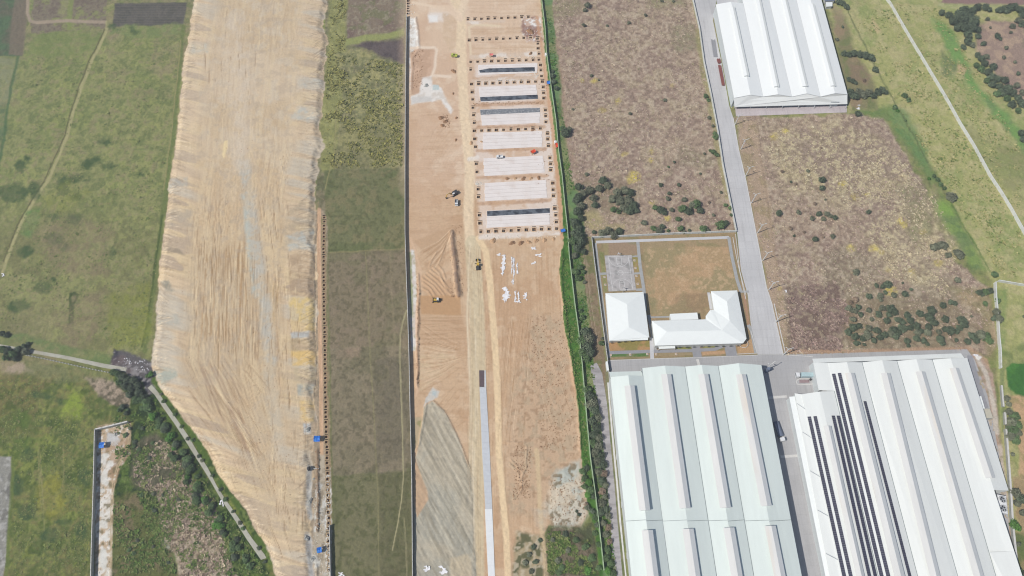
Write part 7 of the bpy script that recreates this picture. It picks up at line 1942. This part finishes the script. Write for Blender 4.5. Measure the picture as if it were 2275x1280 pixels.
# ------------------------------------------------------------------ vegetation
def crown_mesh(name, seed, mt, n=520, flat=.8, lobes=7, leaf=.15, open_=.0):
    """foliage as many leaf clumps spread through several overlapping lobes; unit radius, base at z = 0"""
    rs = random.Random(seed); vs = []; fs = []
    L_ = [((0, 0, .75), .72)]
    for i in range(lobes):
        a = 6.283 * i / lobes + rs.uniform(-.4, .4); r = rs.uniform(.35, .68)
        L_.append(((r * math.cos(a), r * math.sin(a), rs.uniform(.42, .85)), rs.uniform(.28, .5)))
    tot = sum(l[1] ** 2 for l in L_)
    for (c, r) in L_:
        k = int(n * r * r / tot)
        for _ in range(k):
            u = rs.uniform(-.75, 1); a = rs.uniform(0, 6.283); s = math.sqrt(max(0, 1 - u * u))
            rr = r * rs.uniform(.62, 1.1)
            p = Vector((c[0] + rr * s * math.cos(a), c[1] + rr * s * math.sin(a), (c[2] + rr * u * flat)))
            nrm = Vector((s * math.cos(a), s * math.sin(a), u + .3)) + Vector((rs.uniform(-.7, .7), rs.uniform(-.7, .7), rs.uniform(-.5, .5)))
            nrm.normalize()
            t1 = nrm.orthogonal().normalized(); t2 = nrm.cross(t1)
            ro = rs.uniform(0, 6.283); t1, t2 = t1 * math.cos(ro) + t2 * math.sin(ro), t2 * math.cos(ro) - t1 * math.sin(ro)
            z = leaf * rs.uniform(.55, 1.25)
            b = len(vs)
            vs += [p - t1 * z, p + t2 * z * .6 + nrm * z * .15, p + t1 * z, p - t2 * z * .6 + nrm * z * .1]
            fs.append((b, b + 1, b + 2, b + 3))
    me = MB().add(vs, fs).mesh(name, M[mt]); return me
trunk_me = MB().cyl(0, 0, -.15, .55, .07, .045, n=7).beam((0, 0, .4), (.3, .1, .75), .045).beam((0, 0, .42), (-.25, .2, .8), .04).beam((0, 0, .45), (.02, -.3, .78), .04).fixed('trunk', M['bark'])
CR = {}
for mt in ('leaf_dark', 'leaf_olive', 'leaf_mid', 'leaf_bright', 'leaf_brown', 'leaf_yellow'):
    CR[mt] = [crown_mesh('crown', 100 + 7 * i + hash(mt) % 1 + len(mt), mt, n=(900 if i < 3 else 420), leaf=(.13 if i < 3 else .19), lobes=7 if i < 3 else 5) for i in range(5)]
small_big = 2.2
cnt_tree = 0
def plant(px, py, r_px, mt, lab, group, name='tree', tall=1.0, cat=None):
    global cnt_tree
    r = max(.9, r_px / ppm(px, py))
    h = r * tall
    base = G(px, py, h * .6); # crown centre is what the survey shows
    x, y = base.x, base.y
    e = empty(name, (x, y, gz(x, y)), 0, lab, cat or ('tree' if name == 'tree' else 'shrub'), group)
    big = r > small_big
    me = CR[mt][R.randrange(3) if big else R.choice((0, 1, 3, 4))]
    link_mesh('crown', me, e, rot=(0, 0, R.uniform(0, 6.28)), scale=(r * R.uniform(.92, 1.12), r * R.uniform(.92, 1.12), h * 1.05))
    if big: link_mesh('trunk', trunk_me, e, scale=(r, r, h))
    cnt_tree += 1
def size_word(r): return 'tiny' if r < 5.5 else 'small' if r < 8 else 'medium' if r < 12 else 'large'
def cluster(items, where, group, mt, colour='dark green', thr=10.2, tall=1.0, shrink=.88):
    items = sorted(items, key=lambda q: q[0])
    n = len(items)
    for i, it in enumerate(items):
        x, y, r = it[:3]; m_ = it[3] if len(it) > 3 else mt
        cn = {'leaf_dark': 'dark green', 'leaf_olive': 'olive green', 'leaf_mid': 'mid green', 'leaf_bright': 'bright green', 'leaf_brown': 'brown', 'leaf_yellow': 'yellow'}[m_]
        nm = 'tree' if r >= thr else 'shrub'
        lab = '%s %s %s %s, %s from left' % (size_word(r), cn, nm, where, ORD[i])
        if n == 1: lab = '%s %s %s %s' % (size_word(r), cn, nm, where)
        plant(x, y, r * shrink, m_, lab, group, nm, tall)
O_, D_, G_, B_, Y_, N_ = 'leaf_olive', 'leaf_dark', 'leaf_mid', 'leaf_bright', 'leaf_yellow', 'leaf_brown'
cluster([(1304, 12, 9), (1299, 23, 6), (1297, 56, 6), (1314, 168, 5), (1397, 50, 5), (1434, 34, 5), (1349, 57, 4), (1272, 243, 4), (1400, 252, 5), (1477, 222, 5), (1470, 2, 5), (1496, 3, 4), (1330, 178, 3)], 'in the northern dry field', 'bushes in the dry field north of the compound', O_)
cluster([(1227, 168, 8), (1230, 182, 8), (1236, 196, 8), (1228, 158, 5)], 'by the upper blue tarpaulin', 'trees on the verge of the green wall', D_)
cluster([(1256, 296, 14), (1250, 286, 9, G_), (1264, 288, 8, O_)], 'on the verge beside the fourth slab', 'trees on the verge of the green wall', D_)
cluster([(1568, 214, 7), (1573, 222, 6), (1575, 262, 6, O_), (1584, 280, 5, O_), (1590, 304, 9), (1588, 296, 6), (1585, 338, 8), (1592, 344, 7), (1602, 428, 5, O_), (1612, 456, 6), (1622, 462, 6, G_), (1625, 478, 5), (1578, 335, 5)], 'along the white road wall', 'trees along the white road wall', G_)
cluster([(1303, 387, 7, O_), (1285, 417, 13), (1296, 430, 11, O_), (1308, 424, 12, O_), (1320, 436, 12, O_), (1340, 402, 15), (1352, 412, 13, O_), (1336, 418, 10, O_), (1330, 450, 0)], 'in the north part of the olive thicket', 'trees of the olive thicket in the dry field', D_) if False else cluster([(1303, 387, 6, O_), (1285, 415, 13), (1296, 430, 12, O_), (1309, 424, 12, O_), (1318, 440, 12, O_), (1340, 401, 14, D_), (1350, 412, 12, O_), (1332, 418, 12, O_), (1281, 446, 13), (1292, 458, 13, O_)], 'in the north west olive thicket', 'trees of the olive thicket in the dry field', D_)
cluster([(1372, 430, 13, O_), (1386, 424, 13, O_), (1400, 428, 11, D_), (1361, 442, 12, O_), (1378, 446, 13, O_), (1394, 446, 14, O_), (1408, 456, 12, D_), (1414, 468, 9, D_), (1400, 468, 12, D_), (1385, 462, 11, O_), (1322, 456, 11, D_), (1362, 466, 9, G_), (1374, 470, 7, G_)], 'in the south east olive thicket', 'trees of the olive thicket in the dry field', O_)
cluster([(1286, 438, 12), (1283, 470, 13), (1290, 484, 10), (1276, 496, 13), (1286, 506, 11), (1281, 520, 15, D_), (1272, 536, 12, G_), (1290, 536, 13), (1283, 553, 14, D_), (1296, 560, 9), (1277, 568, 9, O_)], 'in the tall clump by the green wall', 'tall trees between the green wall and the compound', D_, tall=1.3)
cluster([(1467, 466, 12), (1456, 462, 8, G_), (1476, 472, 9), (1492, 466, 7, O_), (1484, 442, 7, O_), (1487, 430, 6), (1468, 411, 6), (1508, 411, 6), (1519, 444, 8, O_), (1516, 464, 12, G_), (1530, 470, 11, D_), (1548, 454, 13, G_), (1556, 468, 10, D_), (1538, 456, 11, O_), (1507, 487, 8, G_), (1498, 360, 4), (1485, 371, 4, G_), (1565, 342, 4, O_), (1556, 386, 4), (1430, 495, 8, O_), (1585, 478, 5, O_), (1575, 450, 4, N_)], 'in the dry field\'s south east corner', 'trees in the dry field\'s south east corner', D_)
cluster([(1319, 516, 7), (1338, 518, 12, O_), (1352, 514, 12, O_), (1364, 522, 12, O_), (1376, 514, 10, D_), (1452, 508, 9, G_), (1464, 514, 11, O_), (1471, 503, 8, D_), (1485, 513, 5, G_), (1512, 508, 9, G_), (1520, 516, 6, O_), (1531, 512, 5), (1563, 508, 11, G_), (1572, 512, 7, O_), (1600, 500, 14, G_), (1612, 496, 10, D_)], 'along the compound\'s north wall', 'trees along the compound north wall', D_)
cluster([(1278, 605, 10), (1288, 594, 9, G_), (1284, 618, 9, G_), (1297, 604, 7), (1298, 627, 5, O_)], 'by the green wall west of court', 'trees between the green wall and the compound', G_)
cluster([(1289, 690, 6), (1293, 705, 8, G_), (1286, 716, 6, G_), (1300, 738, 14, D_), (1308, 752, 15, O_), (1294, 758, 13, G_), (1305, 772, 17, D_), (1294, 784, 13), (1312, 784, 14, D_), (1303, 796, 11, G_), (1336, 763, 8), (1338, 752, 5, O_)], 'in the clump west of the hall', 'trees between the green wall and the compound', G_, tall=1.15)
cluster([(1303, 866, 12, G_), (1310, 880, 14), (1318, 894, 14, O_), (1308, 900, 12, O_), (1320, 912, 15), (1328, 928, 12, O_), (1316, 936, 14), (1326, 950, 15, D_), (1319, 966, 12), (1330, 972, 12, O_), (1318, 986, 12, G_), (1330, 992, 13, O_), (1322, 1006, 12, O_), (1335, 1012, 12, D_)], 'in the northern service lane hedge', 'hedge trees along the service lane', D_, tall=1.0)
cluster([(1327, 1026, 12, O_), (1338, 1032, 13), (1330, 1048, 12, O_), (1342, 1054, 11, N_), (1336, 1068, 12), (1345, 1078, 10, O_), (1338, 1092, 11, N_), (1344, 1104, 10, O_), (1338, 1118, 12, O_), (1346, 1132, 11), (1334, 1138, 13, D_), (1350, 1146, 9, O_), (1340, 1162, 9, O_), (1352, 1172, 9, N_), (1345, 1188, 10, O_), (1354, 1204, 9, N_), (1350, 1222, 10, G_), (1346, 1240, 11, G_), (1358, 1252, 11, G_), (1350, 1268, 12, B_), (1362, 1276, 10, G_)], 'in the southern service lane hedge', 'hedge trees along the service lane', D_, tall=.9)
cluster([(1294, 1048, 9, G_), (1304, 1040, 9, D_), (1298, 1064, 10, G_), (1308, 1072, 11, B_), (1300, 1082, 10, G_), (1312, 1090, 11, G_), (1306, 1100, 11, B_), (1318, 1104, 8, D_), (1304, 1128, 9, O_), (1316, 1136, 9, D_), (1322, 1150, 9, G_), (1328, 1166, 10, D_), (1302, 1120, 6, N_), (1286, 1143, 5, D_), (1281, 1136, 3, D_)], 'between pale rubble and green wall', 'bushes on the site side of the green wall', G_, tall=.8)
cluster([(1176, 1232, 8, O_), (1186, 1215, 7), (1166, 1250, 8, O_), (1190, 1248, 8), (1200, 1200, 6), (1240, 1245, 9, O_), (1248, 1262, 9, G_), (1228, 1200, 7, O_), (1256, 1186, 8, D_), (1280, 1200, 9, G_), (1300, 1215, 10, G_), (1315, 1240, 11, G_), (1290, 1250, 9, D_), (1240, 1272, 9, G_), (1306, 1268, 10, B_), (1330, 1262, 9, G_), (1180, 1270, 8, O_), (1262, 1222, 8, O_), (1330, 1210, 8, G_), (1322, 1185, 8, G_)], 'in the weedy building site corner', 'bushes in the weedy corner of the site', D_, tall=.6)
# scrub field east of the road
cluster([(1730, 474, 10), (1774, 473, 7, O_), (1827, 400, 10), (1826, 418, 8), (1819, 475, 8), (1829, 486, 7, O_), (1838, 476, 8, O_), (1855, 484, 8), (1846, 480, 6, O_), (1804, 485, 7, O_), (1930, 471, 7), (1757, 404, 4), (1768, 408, 4, N_), (1795, 380, 5, O_), (1755, 507, 6, N_), (1810, 532, 9), (1829, 527, 4, N_), (1850, 525, 7, O_), (1764, 524, 4), (1902, 605, 10, O_), (1787, 516, 4, N_), (1833, 444, 0.5, O_), (1810, 453, 5, N_), (1737, 381, 5, N_), (1825, 328, 3, N_)], 'in the northern east scrub field', 'bushes in the scrub field east of the road', D_)
cluster([(2074, 549, 12), (2086, 546, 11), (2097, 545, 11), (2107, 567, 9), (2132, 566, 14), (2125, 560, 9), (2115, 438, 14), (2108, 434, 9), (2127, 622, 10), (2210, 610, 10, G_), (2075, 392, 6, G_), (2083, 400, 7, G_), (2090, 410, 7, G_), (2098, 418, 6, G_), (2064, 397, 5, B_)], 'along the meadow edge', 'round trees on the meadow edge', O_)
cluster([(1972, 633, 12), (1961, 637, 8), (1947, 634, 7), (2005, 629, 4), (1985, 655, 8, O_), (2010, 653, 10), (2024, 643, 5), (1931, 659, 9), (1955, 657, 9, O_), (1967, 650, 6), (1957, 667, 6, O_), (1901, 665, 9, N_), (1890, 672, 6, N_), (1886, 685, 11, O_), (1898, 690, 9, O_), (1907, 683, 9), (1912, 699, 8), (1930, 689, 8, O_), (1952, 698, 10), (1960, 684, 9, O_), (1980, 687, 13), (1988, 694, 10), (1936, 709, 7, O_), (1970, 713, 11), (1975, 700, 8), (1895, 710, 9, O_)], 'in the thicket\'s upper band', 'trees of the dark thicket north of the solar warehouse', D_)
cluster([(2015, 700, 10), (2021, 712, 11), (1996, 711, 10), (2006, 716, 9), (2044, 697, 10), (2070, 690, 12), (2064, 706, 13), (2076, 718, 12), (2062, 726, 11), (2095, 679, 9), (2112, 672, 9), (2122, 674, 7), (2101, 709, 10), (2137, 712, 13), (2143, 722, 10), (2132, 728, 9), (2112, 735, 13), (2098, 732, 9), (2125, 737, 9), (2125, 756, 6), (2158, 703, 4, O_)], 'in the thicket\'s eastern band', 'trees of the dark thicket north of the solar warehouse', D_)
cluster([(2089, 753, 12), (2094, 762, 9), (2150, 759, 9), (2160, 748, 12), (2176, 744, 14, O_), (2168, 756, 11), (2190, 748, 12, G_), (2198, 757, 10, G_), (2052, 758, 9), (2060, 764, 6), (2035, 752, 11), (2038, 740, 10, O_), (2016, 758, 10), (2018, 768, 6), (1990, 748, 11), (1978, 742, 11, O_), (1965, 745, 11), (1954, 750, 9), (1941, 757, 9), (1927, 745, 12, O_), (1916, 752, 9), (1900, 748, 11), (1902, 763, 9), (1885, 738, 10), (1895, 728, 11), (1908, 724, 10), (1947, 734, 11), (1930, 730, 10, O_), (1985, 732, 11), (2005, 729, 12), (1996, 738, 9), (2022, 728, 9), (2037, 724, 10), (2060, 738, 12, O_), (2046, 736, 9), (2086, 738, 9, O_), (1920, 766, 5)],
        'in the thicket\'s lowest band', 'trees of the dark thicket north of the solar warehouse', D_)
cluster([(2176, 650, 9), (2190, 648, 9, G_), (2200, 646, 9), (2182, 655, 6), (2189, 675, 8, G_), (2214, 695, 12, O_), (2220, 708, 12, O_), (2208, 708, 9), (2217, 668, 8, G_), (2277, 705, 6)], 'around the short white field wall', 'trees around the white field wall', D_)
cluster([(1872, 8, 9), (1880, 15, 9), (1864, 4, 9), (1875, 119, 8), (1886, 121, 9), (1897, 119, 11), (1910, 121, 12), (1922, 124, 12), (1934, 127, 11), (1940, 132, 7), (1945, 155, 9), (1894, 180, 8), (1886, 176, 7), (1900, 184, 6), (1920, 179, 5, N_)], 'right of the top warehouse', 'trees between the top warehouse and the meadow', D_)
cluster([(1888, 206, 12), (1898, 214, 12), (1908, 205, 11, O_), (1918, 210, 12, O_), (1930, 206, 12, O_), (1940, 212, 10), (1950, 204, 11), (1960, 200, 11), (1968, 205, 8), (1884, 216, 7), (1907, 253, 9), (1872, 60, 4), (1860, 88, 5, O_)], 'at the top warehouse\'s south east corner', 'trees between the top warehouse and the meadow', D_)
cluster([(2010, 212, 8, G_), (2018, 222, 7, G_), (1988, 238, 7, G_), (1994, 246, 5, B_), (2012, 268, 0.5, G_)], 'in the yellow green meadow', 'bushes in the meadow', G_)
cluster([(2092, 28, 9), (2108, 34, 11), (2118, 46, 14), (2130, 32, 14), (2143, 24, 13), (2138, 46, 15), (2152, 38, 14), (2160, 24, 11), (2172, 16, 11), (2165, 46, 14), (2158, 60, 13), (2142, 62, 14), (2126, 62, 11), (2150, 76, 12), (2172, 66, 10), (2173, 80, 8), (2150, 92, 12), (2140, 104, 8), (2160, 100, 8, O_), (2185, 97, 8), (2190, 16, 10), (2198, 22, 7)], 'in the top right wood', 'trees of the wood at the top right', D_, tall=1.15)
cluster([(2222, 22, 10), (2234, 20, 12), (2246, 16, 12), (2256, 12, 8), (2215, 24, 7), (2266, 22, 12), (2274, 32, 11), (2262, 46, 10, O_), (2272, 54, 10), (2250, 58, 8, O_), (2215, 80, 9), (2222, 86, 6), (2235, 107, 6, O_), (2194, 42, 6, O_), (2230, 128, 6, O_), (2255, 138, 5, O_), (2200, 62, 4, O_), (2245, 72, 5, O_)], 'on pinkish top right ground', 'bushes in the top right corner', D_)
cluster([(2172, 122, 9), (2180, 130, 10), (2192, 126, 8, O_), (2187, 141, 11), (2170, 146, 9, G_), (2180, 154, 10, G_), (2207, 148, 10), (2195, 160, 11), (2204, 172, 12), (2192, 180, 9, G_), (2215, 176, 11), (2205, 188, 11), (2220, 192, 11), (2232, 178, 11), (2228, 204, 12), (2240, 196, 12), (2216, 208, 10, G_), (2250, 206, 12), (2238, 218, 10, G_), (2258, 190, 9, O_), (2262, 218, 11), (2248, 232, 11), (2270, 230, 11), (2262, 246, 9, G_), (2262, 164, 6), (2270, 296, 10), (2273, 310, 9), (2272, 205, 8, O_)], 'in the long right side hedge', 'trees of the long hedge at the right side', D_, tall=1.1)
cluster([(2242, 915, 11), (2254, 926, 13, G_), (2246, 938, 14), (2260, 944, 12, G_), (2250, 956, 14, G_), (2262, 962, 11), (2246, 970, 13), (2256, 978, 12, G_), (2240, 948, 9, O_), (2236, 885, 9, O_), (2240, 898, 9)], 'right of the thick grey wall', 'trees right of the thick wall', O_, tall=1.2)
cluster([(2250, 1010, 6, O_), (2256, 1095, 14, O_), (2268, 1108, 14, D_), (2258, 1118, 10, O_), (2252, 1166, 12, B_), (2262, 1172, 9, B_), (2270, 1140, 9, O_), (2262, 1210, 7, O_), (2262, 1268, 11, G_), (2272, 1276, 10, D_), (2256, 1258, 8, G_)], 'beyond the cooling units', 'trees at the bottom right', G_, tall=1.1)
# west side
cluster([(6, 742, 9), (14, 746, 7), (6, 776, 10, G_), (18, 782, 12), (30, 788, 12, G_), (42, 776, 11, D_), (54, 770, 8, D_), (58, 782, 10, O_), (12, 796, 9, G_), (34, 798, 8), (62, 764, 6)], 'beside the west lane end', 'trees beside the west lane end', D_, tall=1.2)
cluster([(252, 826, 9, G_), (262, 832, 11, G_), (272, 838, 11, D_), (284, 846, 12), (296, 846, 11), (306, 856, 12), (278, 858, 12), (292, 862, 12), (308, 872, 12), (264, 848, 8, G_), (320, 884, 10), (286, 878, 9), (302, 888, 11, G_), (335, 832, 8, B_), (328, 836, 6, G_), (272, 904, 8), (280, 918, 7, D_), (264, 912, 6, G_), (375, 55, 5, D_), (328, 60, 4, G_), (230, 58, 3, D_)][:18], 'below the burnt dump', 'trees of the clump below the burnt dump', D_, tall=1.1)
lane_pts = [(336, 876), (356, 908), (378, 940), (398, 972), (420, 1006), (438, 1036), (458, 1072), (476, 1104), (500, 1140), (526, 1180), (552, 1220), (578, 1262)]
rs_ = random.Random(5)
th = []
for k in range(50):
    f_ = (k + rs_.random()) / 50 * (len(lane_pts) - 1); i = min(int(f_), len(lane_pts) - 2); t_ = f_ - i
    x = lane_pts[i][0] * (1 - t_) + lane_pts[i + 1][0] * t_; y = lane_pts[i][1] * (1 - t_) + lane_pts[i + 1][1] * t_
    off = rs_.uniform(9, 44) if y > 1000 else rs_.uniform(9, 30)
    th.append((x - off, y + rs_.uniform(-4, 10), rs_.uniform(7, 12.5), rs_.choice([D_, G_, G_, B_, G_])))
cluster(th[:25], 'in the northern lane thicket', 'bushes of the thicket along the diagonal lane', G_, tall=.85)
cluster(th[25:], 'in the southern lane thicket', 'bushes of the thicket along the diagonal lane', G_, tall=.85)
th = []
for k in range(16):
    f_ = (k + rs_.random()) / 16 * (len(lane_pts) - 1); i = min(int(f_), len(lane_pts) - 2); t_ = f_ - i
    x = lane_pts[i][0] * (1 - t_) + lane_pts[i + 1][0] * t_; y = lane_pts[i][1] * (1 - t_) + lane_pts[i + 1][1] * t_
    th.append((x + rs_.uniform(13, 20), y + rs_.uniform(-12, -2), rs_.uniform(4.5, 6.5), rs_.choice([G_, D_, O_])))
cluster(th, 'between lane and embankment', 'low bushes between lane and embankment', G_, tall=.7)
cluster([(rs_.uniform(262, 340), rs_.uniform(900, 1020), rs_.uniform(5, 8), rs_.choice([G_, D_, G_])) for k in range(14)], 'right of the rubble plot', 'bushes right of the rubble plot', G_, tall=.6)
cluster([(rs_.uniform(262, 400), rs_.uniform(1090, 1275), rs_.uniform(4, 7), rs_.choice([G_, D_, O_])) for k in range(12)], 'right of the double track', 'bushes right of the double track', O_, tall=.6)

# grass tussocks, dry tufts, low weeds: uncountable ground cover with real relief
def tufts(name, polys, n, rmin, rmax, hk, cols, seed, blades=6, dens=None, leafm=None):
    rs = np.random.RandomState(seed)
    pts = []
    for poly, share in polys:
        need = int(n * share); xs = [p[0] for p in poly]; ys = [p[1] for p in poly]
        got = 0; tries = 0
        while got < need and tries < 20:
            m_ = need * 3
            px = rs.uniform(min(xs), max(xs), m_); py = rs.uniform(min(ys), max(ys), m_)
            ok = sd_poly(poly, px, py) > 2
            px, py = px[ok], py[ok]
            t_ = (0 - CAM_H) / (-sT + (640 - py) / FOCAL * cT)
            x = (px - 1137.5) / FOCAL * t_; y = (cT + (640 - py) / FOCAL * sT) * t_
            w = fbm(x, y, 9, 3, seed % 50 + 60)
            keep = rs.rand(len(x)) < sst(w, .38, .62)
            x, y = x[keep], y[keep]
            pts.append(np.stack([x, y], 1)[:need - got]); got += len(pts[-1]); tries += 1
    p = np.concatenate(pts); N_ = len(p)
    jj = np.clip(np.searchsorted(yy, p[:, 1]), 0, NR - 1)
    ii = np.clip(np.round((p[:, 0] / half[jj] + 1) / 2 * (NC - 1)).astype(int), 0, NC - 1)
    z = H2[jj, ii]
    r = rs.uniform(rmin, rmax, N_) * (1 + .8 * (rs.rand(N_) > .92))
    h = r * hk * rs.uniform(.7, 1.2, N_)
    V = np.zeros((N_, blades, 3, 3), np.float32)
    for b in range(blades):
        a = rs.uniform(0, 2 * np.pi, N_)
        lean = rs.uniform(.3, 1.0, N_)
        wd = rs.uniform(.35, .6, N_)
        dx, dy = np.cos(a), np.sin(a)
        cx = p[:, 0] + dx * r * .15; cy = p[:, 1] + dy * r * .15
        V[:, b, 0] = np.stack([cx - dy * r * wd, cy + dx * r * wd, z + h * rs.uniform(0, .35, N_)], 1)
        V[:, b, 1] = np.stack([cx + dy * r * wd, cy - dx * r * wd, z + h * rs.uniform(0, .35, N_)], 1)
        V[:, b, 2] = np.stack([cx + dx * r * lean, cy + dy * r * lean, z + h * rs.uniform(.5, 1.05, N_)], 1)
    me = bpy.data.meshes.new(name)
    nv = N_ * blades * 3
    me.vertices.add(nv); me.vertices.foreach_set('co', V.reshape(-1))
    me.loops.add(nv); me.loops.foreach_set('vertex_index', np.arange(nv, dtype=np.int32))
    me.polygons.add(nv // 3); me.polygons.foreach_set('loop_start', np.arange(0, nv, 3, dtype=np.int32))
    me.update(calc_edges=True)
    ci = rs.randint(0, len(cols), N_); C_ = np.array(cols, np.float32)[ci] * rs.uniform(.8, 1.2, (N_, 1)).astype(np.float32)
    rgba = np.ones((nv, 4), np.float32); rgba[:, :3] = np.repeat(C_, blades * 3, 0)
    at = me.color_attributes.new('soil', 'FLOAT_COLOR', 'POINT'); at.data.foreach_set('color', rgba.ravel())
    me.materials.append(M['tuft'])
    o = link_mesh(name, me); o['kind'] = 'stuff'
M['tuft'] = mat('tuft_blades', (1, 1, 1), .9, .1, .8, attr=True, backlit=.12)
dcol = [A(208, 190, 166), A(200, 179, 161), A(190, 168, 154), A(180, 166, 138), A(214, 198, 172), A(168, 150, 136), A(196, 174, 160), A(174, 162, 132)]
tufts('dry_scrub', [(DRY1, .55), (DRY2, .45)], 9500, .35, .8, .45, dcol, 7)
tufts('dry_tufts', [([(1720, 290), (1900, 270), (2000, 330), (2060, 430), (2000, 460), (1860, 460), (1800, 420), (1750, 430), (1700, 340)], .6), ([(1960, 470), (2080, 430), (2130, 560), (2100, 660), (1980, 620), (1920, 520)], .4)], 2300, .4, 1.0, .45, [A(212, 198, 166), A(204, 190, 156), A(218, 206, 176), A(190, 176, 146)], 8)
tufts('dark_brush', [([(1745, 640), (1860, 620), (1890, 700), (1870, 780), (1760, 778)], 1.0)], 1300, .6, 1.3, .5, [A(176, 152, 142), A(160, 138, 128), A(186, 166, 150), A(146, 126, 116)], 9)
tufts('dry_brush', [([(350, 1075), (420, 1060), (470, 1110), (500, 1200), (530, 1300), (400, 1300), (395, 1240), (355, 1200)], .7), ([(300, 985), (350, 960), (400, 1010), (420, 1090), (350, 1100), (296, 1080)], .3)], 2600, .35, .85, .55, [A(200, 180, 160), A(184, 164, 146), A(216, 200, 172), A(160, 144, 122), A(138, 138, 104)], 10)
gcol = [A(128, 140, 88), A(116, 130, 80), A(144, 152, 96), A(136, 138, 94)]
tufts('rough_grass', [([(60, 130), (240, 100), (400, 80), (360, 480), (330, 780), (0, 740), (0, 560), (60, 460)], .62), ([(0, 840), (190, 840), (286, 935), (212, 950), (205, 1278), (30, 1278), (28, 1010), (0, 1000)], .38)], 5500, .3, .7, .35, gcol, 11)
tufts('thicket_weeds', [([(250, 930), (300, 900), (345, 890), (400, 980), (470, 1090), (560, 1220), (600, 1278), (430, 1278), (390, 1230), (340, 1180), (300, 1100), (256, 1080)], .6), ([(252, 1110), (340, 1150), (400, 1278), (248, 1278)], .2), ([(1212, 1180), (1300, 1176), (1340, 1278), (1216, 1278)], .2)], 4500, .4, 1.0, .6, [A(108, 132, 74), A(94, 116, 68), A(130, 146, 88), A(146, 152, 102)], 12)
tufts('verge_grass', [([(1204, 0), (1222, 0), (1246, 180), (1262, 330), (1290, 480), (1312, 740), (1330, 900), (1350, 1100), (1372, 1278), (1352, 1278), (1322, 1100), (1297, 860), (1262, 600), (1250, 460), (1225, 200)], .7), ([(1246, 570), (1262, 570), (1290, 800), (1320, 1100), (1300, 1080), (1285, 900), (1256, 740), (1244, 620)], .3)], 3600, .35, .8, .6, [A(92, 130, 66), A(80, 116, 60), A(116, 140, 80), A(136, 146, 96)], 13)
tufts('scrub_weeds', [([(745, 118), (896, 140), (896, 372), (742, 376), (760, 200)], .75), ([(735, 0), (772, 0), (764, 200), (742, 380), (716, 380), (724, 160)], .25)], 2600, .5, 1.1, .7, [A(164, 160, 98), A(148, 148, 92), A(120, 124, 80), A(178, 172, 112)], 14)
tufts('meadow_grass', [([(1960, 0), (2090, 20), (2200, 200), (2270, 330), (2270, 620), (2220, 610), (2120, 450), (2060, 350), (1960, 180), (1900, 60)], 1.0)], 3600, .4, .9, .5, [A(178, 172, 118), A(148, 158, 96), A(126, 144, 88), A(194, 186, 134)], 15)
# ------------------------------------------------------------------ haze
HAZE = 0.00032
hz = MB().box(-1500, 1500, -1100, 1900, -4.0, 390.0).fixed('haze', None)
M['haze'] = bpy.data.materials.new('thin_haze'); M['haze'].use_nodes = True
nt = M['haze'].node_tree
for n_ in list(nt.nodes):
    if n_.type == 'BSDF_PRINCIPLED': nt.nodes.remove(n_)
pv = nt.nodes.new('ShaderNodeVolumePrincipled')
pv.inputs['Color'].default_value = (.86, .92, 1.0, 1)
pv.inputs['Density'].default_value = HAZE
pv.inputs['Anisotropy'].default_value = .2
nt.links.new(pv.outputs[0], nt.nodes['Material Output'].inputs['Volume'])
hz.materials.append(M['haze'])
o = link_mesh('haze', hz); o['kind'] = 'stuff'
